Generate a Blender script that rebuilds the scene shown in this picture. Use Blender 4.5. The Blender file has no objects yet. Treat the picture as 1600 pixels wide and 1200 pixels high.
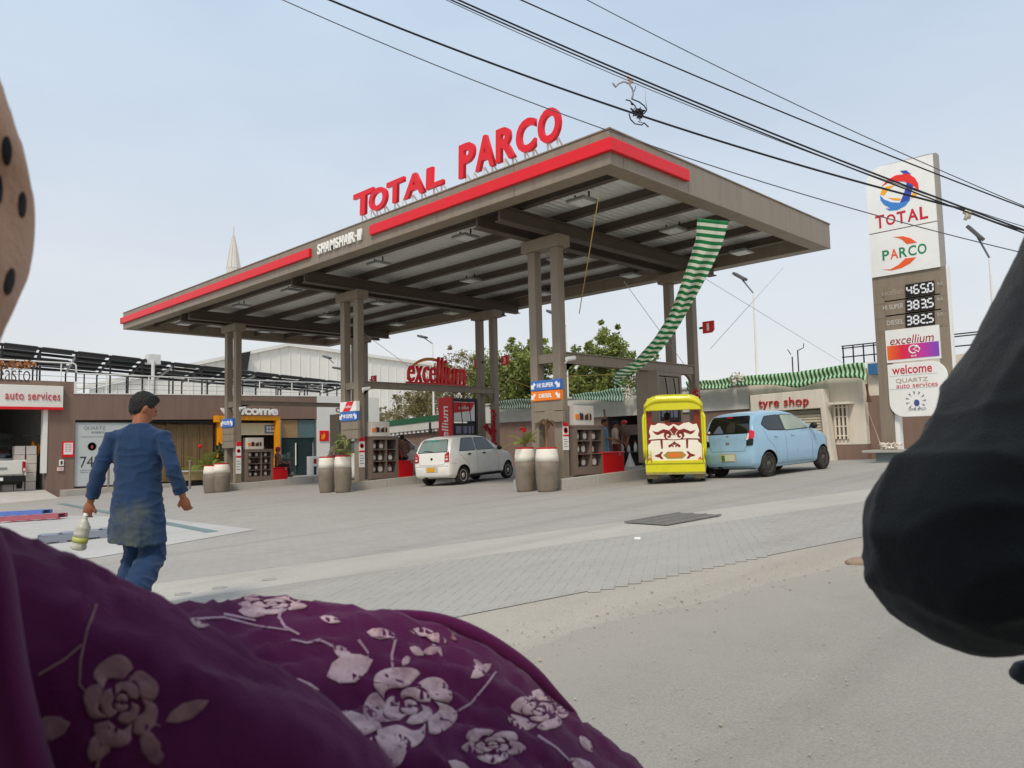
import bpy, bmesh, math, random
import numpy as np
from mathutils import Vector, Matrix, noise
from mathutils.bvhtree import BVHTree
from mathutils.geometry import delaunay_2d_cdt
random.seed(7); RS = np.random.RandomState(5)
R = math.radians
SC = bpy.context.scene
COL = SC.collection
PI = math.pi

# ---------------------------------------------------------------- camera
F = 1227.958; EYE = Vector((0, 0, 1.218))
FW = Vector((-0.70318, 0.70647, 0.08022)); RT = Vector((0.70722, 0.7066, -0.02353)); UPV = Vector((0.07331, -0.04019, 0.9965))
cam = bpy.data.cameras.new('camera'); camo = bpy.data.objects.new('camera', cam); COL.objects.link(camo)
mw = Matrix.Identity(4)
for i in range(3):
    mw[i][0] = RT[i]; mw[i][1] = UPV[i]; mw[i][2] = -FW[i]; mw[i][3] = EYE[i]
camo.matrix_world = mw
cam.sensor_width = 36; cam.lens = F / 1600 * 36
cam.clip_start = .05; cam.clip_end = 3000
cam.dof.use_dof = True; cam.dof.focus_distance = 17; cam.dof.aperture_fstop = 11
SC.camera = camo
# ---------------------------------------------------------------- sky, sun, exposure
SUN_EL, SUN_AZ = R(52), R(150)          # high sun veiled by haze, behind and to the right of the camera
world = bpy.data.worlds.new('World'); SC.world = world; world.use_nodes = True
nt = world.node_tree; nt.nodes.clear()
def wn(t): return nt.nodes.new(t)
wo = wn('ShaderNodeOutputWorld'); bg = wn('ShaderNodeBackground'); sky = wn('ShaderNodeTexSky')
sky.sky_type = 'NISHITA'; sky.sun_disc = False; sky.sun_elevation = SUN_EL; sky.sun_rotation = SUN_AZ
sky.air_density = 1.0; sky.dust_density = 4.0; sky.ozone_density = 1.5; sky.altitude = 0
tc = wn('ShaderNodeTexCoord'); nz = wn('ShaderNodeTexNoise'); mp = wn('ShaderNodeMapping')
mp.inputs['Scale'].default_value = (1.2, 1.2, 3.2); mp.inputs['Rotation'].default_value = (0, 0, .6)
nz.inputs['Scale'].default_value = 1.6; nz.inputs['Detail'].default_value = 6; nz.inputs['Roughness'].default_value = .55
nt.links.new(tc.outputs['Generated'], mp.inputs['Vector']); nt.links.new(mp.outputs['Vector'], nz.inputs['Vector'])
cr = wn('ShaderNodeMapRange'); cr.inputs['From Min'].default_value = .35; cr.inputs['From Max'].default_value = .75
cr.inputs['To Min'].default_value = .72; cr.inputs['To Max'].default_value = .90
nt.links.new(nz.outputs['Fac'], cr.inputs['Value'])
mx = wn('ShaderNodeMix'); mx.data_type = 'RGBA'
nt.links.new(cr.outputs['Result'], mx.inputs['Factor']); nt.links.new(sky.outputs['Color'], mx.inputs['A'])
SKY_STRENGTH = 0.095
vs = wn('ShaderNodeSeparateXYZ'); nt.links.new(tc.outputs['Generated'], vs.inputs[0])
hz = wn('ShaderNodeMapRange'); hz.interpolation_type = 'SMOOTHSTEP'; hz.inputs['From Min'].default_value = .0; hz.inputs['From Max'].default_value = .55; nt.links.new(vs.outputs['Z'], hz.inputs['Value'])
veil = wn('ShaderNodeMix'); veil.data_type = 'RGBA'; veil.inputs['A'].default_value = (6.8, 6.85, 6.85, 1); veil.inputs['B'].default_value = (5.0, 6.0, 7.15, 1)
nt.links.new(hz.outputs['Result'], veil.inputs['Factor']); nt.links.new(veil.outputs['Result'], mx.inputs['B'])         # thin even veil of high cloud
nt.links.new(mx.outputs['Result'], bg.inputs['Color']); bg.inputs['Strength'].default_value = SKY_STRENGTH
nt.links.new(bg.outputs[0], wo.inputs['Surface'])
sun = bpy.data.lights.new('sun', 'SUN'); sun.energy = 1.5; sun.angle = R(10); sun.color = (1, .91, .79)
suno = bpy.data.objects.new('sun', sun); COL.objects.link(suno)
# sky sun_rotation is measured clockwise from +Y
sd = Vector((math.sin(SUN_AZ) * math.cos(SUN_EL), math.cos(SUN_AZ) * math.cos(SUN_EL), math.sin(SUN_EL)))
suno.rotation_euler = sd.to_track_quat('Z', 'Y').to_euler()
SC.view_settings.view_transform = 'Standard'; SC.view_settings.look = 'None'
SC.view_settings.exposure = 0.47; SC.view_settings.gamma = 1; SC.view_settings.use_curve_mapping = False
SC.render.resolution_x, SC.render.resolution_y = 1024, 768
SC.cycles.max_bounces = 8

# ---------------------------------------------------------------- measuring helpers
GX, GY = 0.0232, 0.0364                    # the forecourt falls gently away from the road
def G(x, y): return GX * max(-46, min(30, x)) + GY * max(-25, min(y, 21))
def ray(px, py): return FW + RT * ((px - 800) / F) - UPV * ((py - 600) / F)
def at(px, py, dz=0):
    d = ray(px, py); lo, hi = .2, 400
    t = .2
    while t < 300:
        q = EYE + d * t
        if q.z < G(q.x, q.y) + dz: break
        t *= 1.004
    return EYE + d * t
def onX(px, py, X): d = ray(px, py); return EYE + d * (X / d.x)
def onY(px, py, Y): d = ray(px, py); return EYE + d * (Y / d.y)
def dep(px, py, t): return EYE + ray(px, py) * t

# ---------------------------------------------------------------- materials
MATS = {}
def srgb(r, g, b):
    f = lambda c: (c / 255 / 12.92 if c / 255 <= .04045 else ((c / 255 + .055) / 1.055) ** 2.4)
    return (f(r), f(g), f(b))
def mat(name, col, rough=.55, metal=0., var=.12, scale=3., bump=0., bscale=60., spec=.4, dirt=None, trans=0., coat=0., sheen=0., alpha=1., streak=False):
    if name in MATS: return MATS[name]
    m = bpy.data.materials.new(name); m.use_nodes = True; n = m.node_tree.nodes; l = m.node_tree.links
    b = n['Principled BSDF']; b.inputs['Roughness'].default_value = rough; b.inputs['Metallic'].default_value = metal
    b.inputs['Specular IOR Level'].default_value = spec; b.inputs['Coat Weight'].default_value = coat; b.inputs['Sheen Weight'].default_value = sheen
    if trans: b.inputs['Transmission Weight'].default_value = trans
    if alpha < 1: b.inputs['Alpha'].default_value = alpha
    t = n.new('ShaderNodeTexCoord')
    a = n.new('ShaderNodeTexNoise'); a.inputs['Scale'].default_value = scale; a.inputs['Detail'].default_value = 8; a.inputs['Roughness'].default_value = .62
    l.new(t.outputs['Object'], a.inputs['Vector'])
    r = n.new('ShaderNodeMapRange'); r.inputs['From Min'].default_value = .25; r.inputs['From Max'].default_value = .75
    l.new(a.outputs['Fac'], r.inputs['Value'])
    x = n.new('ShaderNodeMix'); x.data_type = 'RGBA'; l.new(r.outputs['Result'], x.inputs['Factor'])
    x.inputs['A'].default_value = (*[c * (1 - var) for c in col], 1); x.inputs['B'].default_value = (*[min(1, c * (1 + var)) for c in col], 1)
    out = x.outputs['Result']
    if dirt:                                 # dirt = (colour, amount, scale): blotches of grime
        d = n.new('ShaderNodeTexNoise'); d.inputs['Scale'].default_value = dirt[2]; d.inputs['Detail'].default_value = 10; d.inputs['Roughness'].default_value = .7
        if streak:                           # rain streaks run downwards
            ms = n.new('ShaderNodeMapping'); ms.inputs['Scale'].default_value = (2.2, 2.2, .16); l.new(t.outputs['Object'], ms.inputs['Vector']); l.new(ms.outputs['Vector'], d.inputs['Vector'])
        else: l.new(t.outputs['Object'], d.inputs['Vector'])
        dr = n.new('ShaderNodeMapRange'); dr.inputs['From Min'].default_value = .45; dr.inputs['From Max'].default_value = .75; dr.inputs['To Max'].default_value = dirt[1]
        l.new(d.outputs['Fac'], dr.inputs['Value'])
        y = n.new('ShaderNodeMix'); y.data_type = 'RGBA'; l.new(dr.outputs['Result'], y.inputs['Factor'])
        l.new(out, y.inputs['A']); y.inputs['B'].default_value = (*dirt[0], 1); out = y.outputs['Result']
    l.new(out, b.inputs['Base Color'])
    rr = n.new('ShaderNodeMapRange'); rr.inputs['To Min'].default_value = max(.02, rough - .07); rr.inputs['To Max'].default_value = min(1, rough + .09)
    l.new(a.outputs['Fac'], rr.inputs['Value']); l.new(rr.outputs['Result'], b.inputs['Roughness'])
    if bump:
        c = n.new('ShaderNodeTexNoise'); c.inputs['Scale'].default_value = bscale; c.inputs['Detail'].default_value = 5
        l.new(t.outputs['Object'], c.inputs['Vector'])
        bn = n.new('ShaderNodeBump'); bn.inputs['Strength'].default_value = bump; bn.inputs['Distance'].default_value = .02
        l.new(c.outputs['Fac'], bn.inputs['Height']); l.new(bn.outputs['Normal'], b.inputs['Normal'])
    MATS[name] = m; return m
def emit(name, col, s):
    if name in MATS: return MATS[name]
    m = mat(name, col); b = m.node_tree.nodes['Principled BSDF']
    b.inputs['Emission Color'].default_value = (*col, 1); b.inputs['Emission Strength'].default_value = s; return m
def flat(name, col, rough=.5, **k): return mat(name, col, rough, var=.05, **k)

BROWN = mat('brown_paint', srgb(136, 122, 107), .5, var=.06, scale=1.2, dirt=(srgb(110, 98, 86), .35, 2.5))
BROWNP = mat('brown_painted_steel', srgb(140, 127, 110), .42, var=.07, scale=1.5, dirt=(srgb(98, 86, 74), .42, 3), streak=True)
WALLB = mat('brown_plaster', srgb(134, 110, 97), .85, var=.06, scale=1.0, bump=.15, bscale=40, dirt=(srgb(106, 88, 78), .5, 1.6), streak=True)
CREAM = mat('cream_plaster', srgb(226, 217, 200), .8, var=.05, scale=1.0, bump=.1, bscale=40, dirt=(srgb(164, 154, 136), .5, 1.4), streak=True)
RED = mat('red_panel', srgb(225, 22, 36), .4, var=.05)
REDP = mat('red_plastic', srgb(206, 16, 26), .35, var=.07)
WHITE = mat('white_paint', srgb(232, 230, 224), .45, var=.04, dirt=(srgb(180, 174, 164), .25, 3))
WPLAS = flat('white_plastic', srgb(238, 236, 230), .4)
BLUE = flat('blue_panel', srgb(62, 112, 190), .4)
ORANGE = flat('orange_panel', srgb(246, 128, 30), .4)
YORANGE = flat('amber_panel', srgb(246, 160, 10), .4)
BLACK = flat('black_plastic', srgb(24, 24, 26), .4)
RUBBER = mat('rubber', srgb(34, 33, 32), .85, var=.2, dirt=(srgb(120, 105, 88), .5, 8))
DARKST = mat('dark_steel', srgb(44, 42, 42), .5, .2, var=.1)
STEEL = mat('steel', srgb(170, 172, 172), .35, .8, var=.08)
GALV = mat('galvanised_sheet', srgb(226, 226, 222), .45, .1, var=.08, scale=1.5, dirt=(srgb(130, 126, 120), .4, 1.5))
CONC = mat('concrete', srgb(172, 168, 160), .85, var=.09, scale=2, bump=.25, bscale=30, dirt=(srgb(140, 134, 124), .5, 1.2))
CONCL = mat('pale_concrete', srgb(186, 181, 172), .88, var=.07, scale=1.5, bump=.25, bscale=40, dirt=(srgb(158, 148, 134), .5, .9))
GLASS = mat('dark_glass', srgb(38, 46, 46), .06, var=.1, spec=.9)
SKIN = mat('skin', srgb(150, 92, 62), .5, var=.1, scale=9)
HAIR = mat('hair', srgb(18, 15, 14), .6, var=.3, scale=40, bump=.6, bscale=120)

# ---------------------------------------------------------------- object helpers
def prop(o, label=None, cat=None, group=None, kind=None):
    if label: o['label'] = label
    if cat: o['category'] = cat
    if group: o['group'] = group
    if kind: o['kind'] = kind
    return o
def thing(name, label, cat, loc=(0, 0, 0), rz=0., group=None, tilt=False):
    o = bpy.data.objects.new(name, None); COL.objects.link(o); o.empty_display_size = .1
    m = Matrix.Translation(Vector(loc))
    if tilt:                                  # follow the fall of the ground
        nrm = Vector((-GX, -GY, 1)).normalized(); m = m @ Vector((0, 0, 1)).rotation_difference(nrm).to_matrix().to_4x4()
    m = m @ Matrix.Rotation(rz, 4, 'Z'); o.matrix_world = m
    o['mw'] = [v for row in m for v in row]
    return prop(o, label, cat, group)
def MW(o):
    while o is not None and 'mw' not in o: o = o.parent
    v = list(o['mw']) if o is not None else None
    return Matrix([v[i * 4:i * 4 + 4] for i in range(4)]) if v else Matrix.Identity(4)
class MB:
    def __init__(s): s.v = []; s.f = []; s.m = []; s.uv = None; s.cur = 0
    def add(s, vs, fs, mi=None):
        k = len(s.v); s.v += [tuple(p) for p in vs]; s.f += [tuple(i + k for i in f) for f in fs]; s.m += [s.cur if mi is None else mi] * len(fs); return s
    def box(s, c, d, rz=0., M=None, taper=1.):
        hx, hy, hz = d[0] / 2, d[1] / 2, d[2] / 2
        P = [Vector((sx * hx * (taper if sz > 0 else 1), sy * hy * (taper if sz > 0 else 1), sz * hz)) for sz in (-1, 1) for sy in (-1, 1) for sx in (-1, 1)]
        A = Matrix.Translation(Vector(c)) @ Matrix.Rotation(rz, 4, 'Z')
        if M is not None: A = A @ M
        return s.add([A @ p for p in P], [(0, 2, 3, 1), (4, 5, 7, 6), (0, 1, 5, 4), (2, 6, 7, 3), (0, 4, 6, 2), (1, 3, 7, 5)])
    def bb(s, a, b): return s.box([(a[i] + b[i]) / 2 for i in range(3)], [abs(a[i] - b[i]) for i in range(3)])
    def beam(s, a, b, w, h, up=(0, 0, 1)):
        a = Vector(a); b = Vector(b); d = (b - a); L = d.length; d.normalize(); u = Vector(up); r = d.cross(u)
        if r.length < 1e-4: r = d.cross(Vector((0, 1, 0)))
        r.normalize(); u = r.cross(d)
        P = [p + r * (sx * w / 2) + u * (sz * h / 2) for p in (a, b) for sz in (-1, 1) for sx in (-1, 1)]
        return s.add(P, [(0, 1, 3, 2), (4, 6, 7, 5), (0, 4, 5, 1), (2, 3, 7, 6), (0, 2, 6, 4), (1, 5, 7, 3)])
    def tube(s, pts, r, n=8, cap=True):
        pts = [Vector(p) for p in pts]; rs = r if hasattr(r, '__len__') else [r] * len(pts)
        k = len(s.v); V = []; prev = None
        for i, p in enumerate(pts):
            d = (pts[min(i + 1, len(pts) - 1)] - pts[max(i - 1, 0)]).normalized()
            if prev is None: a = d.orthogonal().normalized()
            else: a = (prev - d * prev.dot(d)); a = a.normalized() if a.length > 1e-6 else d.orthogonal().normalized()
            prev = a; b = d.cross(a)
            V += [p + (a * math.cos(2 * PI * j / n) + b * math.sin(2 * PI * j / n)) * rs[i] for j in range(n)]
        Fc = [(i * n + j, i * n + (j + 1) % n, (i + 1) * n + (j + 1) % n, (i + 1) * n + j) for i in range(len(pts) - 1) for j in range(n)]
        if cap: Fc += [tuple(range(n))[::-1], tuple((len(pts) - 1) * n + j for j in range(n))]
        return s.add(V, Fc)
    def lathe(s, prof, n=20, c=(0, 0, 0), M=None, mats=None):
        V = []
        for r, z in prof:
            for j in range(n):
                p = Vector((r * math.cos(2 * PI * j / n), r * math.sin(2 * PI * j / n), z))
                if M is not None: p = M @ p
                V.append(p + Vector(c))
        k = len(prof)
        for i in range(k - 1):
            fs = [(i * n + j, i * n + (j + 1) % n, (i + 1) * n + (j + 1) % n, (i + 1) * n + j) for j in range(n)]
            if i == 0: base = len(s.v); s.v += [tuple(p) for p in V]
            s.f += [tuple(q + base for q in f) for f in fs]; s.m += [mats[i] if mats else s.cur] * n
        s.f += [tuple(base + j for j in range(n))[::-1], tuple(base + (k - 1) * n + j for j in range(n))]; s.m += [mats[0] if mats else s.cur, mats[-1] if mats else s.cur]
        return s
    def ell(s, c, r, M=None, n=14, k=9):
        V = []; Fc = []
        for i in range(k + 1):
            th = PI * i / k
            for j in range(n):
                p = Vector((r[0] * math.sin(th) * math.cos(2 * PI * j / n), r[1] * math.sin(th) * math.sin(2 * PI * j / n), -r[2] * math.cos(th)))
                if M is not None: p = M @ p
                V.append(p + Vector(c))
        for i in range(k):
            for j in range(n): Fc.append((i * n + j, i * n + (j + 1) % n, (i + 1) * n + (j + 1) % n, (i + 1) * n + j))
        return s.add(V, Fc)
    def prism(s, poly, z0, z1, M=None):
        """poly: 2-D outline (x, y), extruded z0..z1, then moved by M"""
        n = len(poly); V = [Vector((p[0], p[1], z)) for z in (z0, z1) for p in poly]
        ar = sum(poly[i][0] * poly[(i + 1) % n][1] - poly[(i + 1) % n][0] * poly[i][1] for i in range(n))
        if M is not None: V = [M @ v for v in V]
        fs = [tuple(range(n))[::-1], tuple(range(n, 2 * n))] + [(i, (i + 1) % n, n + (i + 1) % n, n + i) for i in range(n)]
        if ar < 0: fs = [f[::-1] for f in fs]
        return s.add(V, fs)
    def build(s, name, mt, parent=None, smooth=False, label=None, world=True, bevel=0., kind=None):
        me = bpy.data.meshes.new(name)
        V = s.v
        if parent is not None and world and s.v:
            inv = np.array(MW(parent).inverted()); A = np.c_[np.array(V, float), np.ones(len(V))] @ inv.T; V = A[:, :3].tolist()
        me.from_pydata(V, [], s.f)
        mt = mt if isinstance(mt, (list, tuple)) else [mt]
        for m in mt: me.materials.append(m)
        if len(mt) > 1: me.polygons.foreach_set('material_index', s.m)
        if smooth: me.polygons.foreach_set('use_smooth', [True] * len(me.polygons))
        if s.uv is not None:
            u = me.uv_layers.new(name='UVMap'); lv = np.zeros(len(me.loops), int); me.loops.foreach_get('vertex_index', lv)
            u.data.foreach_set('uv', np.array(s.uv, float)[lv].ravel())
        me.update()
        o = bpy.data.objects.new(name, me); COL.objects.link(o)
        if parent is not None:
            o.parent = parent
            if 'mw' in o: pass
        if label: o['label'] = label
        if kind: o['kind'] = kind
        if bevel:
            b = o.modifiers.new('bevel', 'BEVEL'); b.width = bevel; b.segments = 2; b.limit_method = 'ANGLE'; b.angle_limit = R(40)
        return o
def inst(me, name, M, parent=None):
    """another object on shared mesh data; M in world space"""
    o = bpy.data.objects.new(name, me); COL.objects.link(o)
    if parent is not None:
        o.parent = parent; o.matrix_local = MW(parent).inverted() @ M
    else: o.matrix_world = M
    return o
def weldmesh(o, d=.0005):
    bm = bmesh.new(); bm.from_mesh(o.data); bmesh.ops.remove_doubles(bm, verts=bm.verts, dist=d); bmesh.ops.recalc_face_normals(bm, faces=bm.faces); bm.to_mesh(o.data); bm.free(); return o
def fuse(o, voxel, it=4, fac=.6):
    """melt the overlapping shapes of one mesh into a single continuous surface"""
    weldmesh(o)
    r = o.modifiers.new('fuse', 'REMESH'); r.mode = 'VOXEL'; r.voxel_size = voxel; r.use_smooth_shade = True
    if it: sm = o.modifiers.new('smooth', 'SMOOTH'); sm.iterations = it; sm.factor = fac
    return o
def sculpt(o, fn, sm=True):
    """settle the modifiers into the mesh, then push every vertex along its normal by fn(co)"""
    dg = bpy.context.evaluated_depsgraph_get(); me = bpy.data.meshes.new_from_object(o.evaluated_get(dg)); o.modifiers.clear(); o.data = me
    n = len(me.vertices); C = np.zeros(n * 3); N = np.zeros(n * 3); me.vertices.foreach_get('co', C); me.vertices.foreach_get('normal', N); C = C.reshape(-1, 3); N = N.reshape(-1, 3)
    C += N * np.array([fn(Vector(c)) for c in C])[:, None]; me.vertices.foreach_set('co', C.ravel()); me.polygons.foreach_set('use_smooth', [True] * len(me.polygons)); me.update(); return o
def ridge(p): return (1 - min(1, abs(noise.noise(p)) * 2.4)) ** 2
def frame(o, x, z=(0, 0, 1)):
    """matrix with origin o, local x along x, local y along z(up), local z = outward normal"""
    x = Vector(x).normalized(); y = Vector(z); y = (y - x * y.dot(x)).normalized(); n = x.cross(y)
    m = Matrix.Identity(4)
    for i in range(3): m[i][0] = x[i]; m[i][1] = y[i]; m[i][2] = n[i]; m[i][3] = o[i]
    return m
def text(s, w, h, ext, mt, name, parent, M, shear=0., bold=0., label=None, space=1., vis=None, world=True):
    """lettering s filling w x h metres, centred on M's origin, M: x along the line, y up, z outward"""
    c = bpy.data.curves.new('t', 'FONT'); c.body = s; c.extrude = ext / 2; c.shear = shear; c.offset = bold; c.space_character = space; c.resolution_u = 4
    o = bpy.data.objects.new('t', c); me = bpy.data.meshes.new_from_object(o)
    bpy.data.objects.remove(o); bpy.data.curves.remove(c)
    n = len(me.vertices); V = np.zeros(n * 3); me.vertices.foreach_get('co', V); V = V.reshape(-1, 3)
    mn, mxx = V.min(0), V.max(0)
    V[:, 0] = ((V[:, 0] - mn[0]) / max(1e-6, mxx[0] - mn[0]) - .5) * w; V[:, 1] = ((V[:, 1] - mn[1]) / max(1e-6, mxx[1] - mn[1]) - .5) * h; V[:, 2] += ext / 2
    A = (MW(parent).inverted() @ M) if (parent is not None and world) else M
    V = (np.c_[V, np.ones(n)] @ np.array(A).T)[:, :3]
    me.vertices.foreach_set('co', V.ravel()); me.materials.clear(); me.materials.append(mt); me.name = name
    me.polygons.foreach_set('material_index', [0] * len(me.polygons)); me.update()
    o = bpy.data.objects.new(name, me); COL.objects.link(o)
    if parent is not None: o.parent = parent
    if label: o['label'] = label
    return o
# ================================================================ ground
def sheet(name, poly, dz, mt, kind='structure', label=None, parent=None, cuts=()):
    """flat outline (x, y) laid on the falling ground, dz above it"""
    bm = bmesh.new(); vs = [bm.verts.new((p[0], p[1], 0)) for p in poly]; f = bm.faces.new(vs); f.normal_update()
    if f.normal.z < 0: f.normal_flip()
    for co, no in (((0, 21, 0), (0, 1, 0)), ((0, -25, 0), (0, 1, 0)), ((-46, 0, 0), (1, 0, 0)), ((30, 0, 0), (1, 0, 0))):
        bmesh.ops.bisect_plane(bm, geom=bm.verts[:] + bm.edges[:] + bm.faces[:], plane_co=co, plane_no=no)
    for v in bm.verts: v.co.z = G(v.co.x, v.co.y) + dz
    me = bpy.data.meshes.new(name); bm.to_mesh(me); bm.free(); me.materials.append(mt)
    o = bpy.data.objects.new(name, me); COL.objects.link(o)
    if parent: o.parent = parent
    if kind: o['kind'] = kind
    if label: o['label'] = label
    return o
def ground_mat(name, c1, c2, c3, bscale, bump=.5, brick=None, rough=.9):
    m = bpy.data.materials.new(name); m.use_nodes = True; n = m.node_tree.nodes; l = m.node_tree.links; b = n['Principled BSDF']; b.inputs['Roughness'].default_value = rough; b.inputs['Specular IOR Level'].default_value = .25
    t = n.new('ShaderNodeTexCoord')
    def noi(s, d=8, ro=.6):
        a = n.new('ShaderNodeTexNoise'); a.inputs['Scale'].default_value = s; a.inputs['Detail'].default_value = d; a.inputs['Roughness'].default_value = ro; l.new(t.outputs['Object'], a.inputs['Vector']); return a
    def rng(s, a, bb, c=0, d=1):
        r = n.new('ShaderNodeMapRange'); r.inputs['From Min'].default_value = a; r.inputs['From Max'].default_value = bb; r.inputs['To Min'].default_value = c; r.inputs['To Max'].default_value = d; l.new(s, r.inputs['Value']); return r.outputs['Result']
    def mixc(f, a, bb):
        x = n.new('ShaderNodeMix'); x.data_type = 'RGBA'; l.new(f, x.inputs['Factor'])
        for k, v in (('A', a), ('B', bb)):
            if isinstance(v, tuple): x.inputs[k].default_value = (*v, 1)
            else: l.new(v, x.inputs[k])
        return x.outputs['Result']
    c = mixc(rng(noi(.35).outputs['Fac'], .35, .68), c1, c2)
    c = mixc(rng(noi(1.1, 10, .7).outputs['Fac'], .5, .8, 0, .8), c, c3)
    g = noi(bscale, 3, .8); g2 = noi(bscale * .3, 4, .7)
    dark = n.new('ShaderNodeMix'); dark.data_type = 'RGBA'; dark.blend_type = 'MULTIPLY'; dark.inputs['Factor'].default_value = 1
    l.new(c, dark.inputs['A']); gg = n.new('ShaderNodeMapRange'); gg.inputs['From Min'].default_value = .25; gg.inputs['From Max'].default_value = .75; gg.inputs['To Min'].default_value = .78; gg.inputs['To Max'].default_value = 1.2
    l.new(g.outputs['Fac'], gg.inputs['Value']); l.new(gg.outputs['Result'], dark.inputs['B']); c = dark.outputs['Result']
    hsum = g.outputs['Fac']
    if brick:
        mp_ = n.new('ShaderNodeMapping'); mp_.inputs['Rotation'].default_value = (0, 0, brick[0]); l.new(t.outputs['Object'], mp_.inputs['Vector'])
        bk = n.new('ShaderNodeTexBrick'); bk.inputs['Scale'].default_value = 1; bk.inputs['Brick Width'].default_value = .22; bk.inputs['Row Height'].default_value = .11
        bk.inputs['Mortar Size'].default_value = .006; bk.inputs['Color1'].default_value = (1, 1, 1, 1); bk.inputs['Color2'].default_value = (.9, .9, .9, 1); bk.inputs['Mortar'].default_value = (.72, .71, .7, 1)
        l.new(mp_.outputs['Vector'], bk.inputs['Vector'])
        k = n.new('ShaderNodeMix'); k.data_type = 'RGBA'; k.blend_type = 'MULTIPLY'; k.inputs['Factor'].default_value = brick[1]; l.new(c, k.inputs['A']); l.new(bk.outputs['Color'], k.inputs['B']); c = k.outputs['Result']
    # drips and worn patches: dark specks where fuel and oil fell, in loose clusters
    vo = n.new('ShaderNodeTexVoronoi'); vo.inputs['Scale'].default_value = 1.7; l.new(t.outputs['Object'], vo.inputs['Vector'])
    sp_ = n.new('ShaderNodeMath'); sp_.operation = 'MULTIPLY'; l.new(rng(vo.outputs['Distance'], .05, .22, 1, 0), sp_.inputs[0]); l.new(rng(noi(.5, 3).outputs['Fac'], .52, .66), sp_.inputs[1])
    c = mixc(rng(sp_.outputs[0], 0, 1, 0, .38), c, tuple(v * .5 for v in c3))
    wv = n.new('ShaderNodeTexNoise'); wv.inputs['Scale'].default_value = 1.0; wv.inputs['Detail'].default_value = 5; mv = n.new('ShaderNodeMapping'); mv.inputs['Rotation'].default_value = (0, 0, R(17)); mv.inputs['Scale'].default_value = (1.5, .07, 1); l.new(t.outputs['Object'], mv.inputs['Vector']); l.new(mv.outputs['Vector'], wv.inputs['Vector'])
    c = mixc(rng(wv.outputs['Fac'], .54, .72, 0, .32), c, tuple(v * .72 for v in c3))
    l.new(c, b.inputs['Base Color'])
    bn = n.new('ShaderNodeBump'); bn.inputs['Strength'].default_value = bump; bn.inputs['Distance'].default_value = .012; l.new(hsum, bn.inputs['Height']); l.new(bn.outputs['Normal'], b.inputs['Normal'])
    return m
ASPH = ground_mat('dusty_asphalt', srgb(155, 150, 141), srgb(165, 159, 149), srgb(146, 141, 131), 75, .9)
DUST = ground_mat('dusty_verge', srgb(175, 168, 155), srgb(170, 161, 147), srgb(163, 153, 138), 60, .5)
SAND = ground_mat('sand_drift', srgb(174, 163, 146), srgb(164, 152, 134), srgb(178, 167, 150), 80, .6)
PAVE = ground_mat('forecourt_pavers', srgb(172, 167, 159), srgb(165, 160, 152), srgb(154, 148, 139), 70, .35, (R(-17), .6))
STRIP = ground_mat('concrete_strip', srgb(183, 178, 168), srgb(175, 169, 159), srgb(165, 158, 147), 60, .3)
SLAB = ground_mat('tank_slab', srgb(188, 186, 181), srgb(180, 177, 171), srgb(165, 160, 152), 50, .25)
BIG = 700
g = sheet('ground', [(-BIG, -BIG), (BIG, -BIG), (BIG, BIG), (-BIG, BIG)], -.0095, DUST)
# road: its near edge line measured on the photograph
def along(p, q, t): return (p[0] + (q[0] - p[0]) * t, p[1] + (q[1] - p[1]) * t)
ed = [tuple(at(x, y)[:2]) for x, y in ((700, 1065), (800, 1020), (892, 984), (1000, 960), (1111, 936), (1225, 905), (1343, 877))]
dirv = Vector((ed[-1][0] - ed[0][0], ed[-1][1] - ed[0][1])).normalized()
p_ = along(ed[0], ed[-1], 0); lo = (p_[0] - dirv.x * 60, p_[1] - dirv.y * 60); hi = (ed[-1][0] + dirv.x * 60, ed[-1][1] + dirv.y * 60)
nrm = Vector((dirv.y, -dirv.x))
edge = [lo] + ed + [hi]
def sand_mix(m, p0, nv, w0, w1, col):     # loose sand thinning out away from the road edge
    n = m.node_tree.nodes; l = m.node_tree.links; b = n['Principled BSDF']; src = b.inputs['Base Color'].links[0].from_socket; t = n.new('ShaderNodeTexCoord')
    v = n.new('ShaderNodeVectorMath'); v.operation = 'SUBTRACT'; v.inputs[1].default_value = (p0[0], p0[1], 0); l.new(t.outputs['Object'], v.inputs[0]); d = n.new('ShaderNodeVectorMath'); d.operation = 'DOT_PRODUCT'; d.inputs[1].default_value = (nv.x, nv.y, 0); l.new(v.outputs[0], d.inputs[0])
    a = n.new('ShaderNodeTexNoise'); a.inputs['Scale'].default_value = .9; a.inputs['Detail'].default_value = 9; a.inputs['Roughness'].default_value = .65; l.new(t.outputs['Object'], a.inputs['Vector'])
    k = n.new('ShaderNodeMath'); k.operation = 'MULTIPLY_ADD'; k.inputs[1].default_value = -2.2; l.new(a.outputs['Fac'], k.inputs[0]); l.new(d.outputs['Value'], k.inputs[2]); r = n.new('ShaderNodeMapRange'); r.interpolation_type = 'SMOOTHSTEP'; r.inputs['From Min'].default_value = w1 - 1.1; r.inputs['From Max'].default_value = w0 - 1.1; l.new(k.outputs[0], r.inputs['Value'])
    x = n.new('ShaderNodeMix'); x.data_type = 'RGBA'; l.new(r.outputs['Result'], x.inputs['Factor']); l.new(src, x.inputs['A']); x.inputs['B'].default_value = (*col, 1); l.new(x.outputs['Result'], b.inputs['Base Color'])
sand_mix(ASPH, ed[3], nrm, .15, 1.5, srgb(168, 161, 149))
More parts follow.
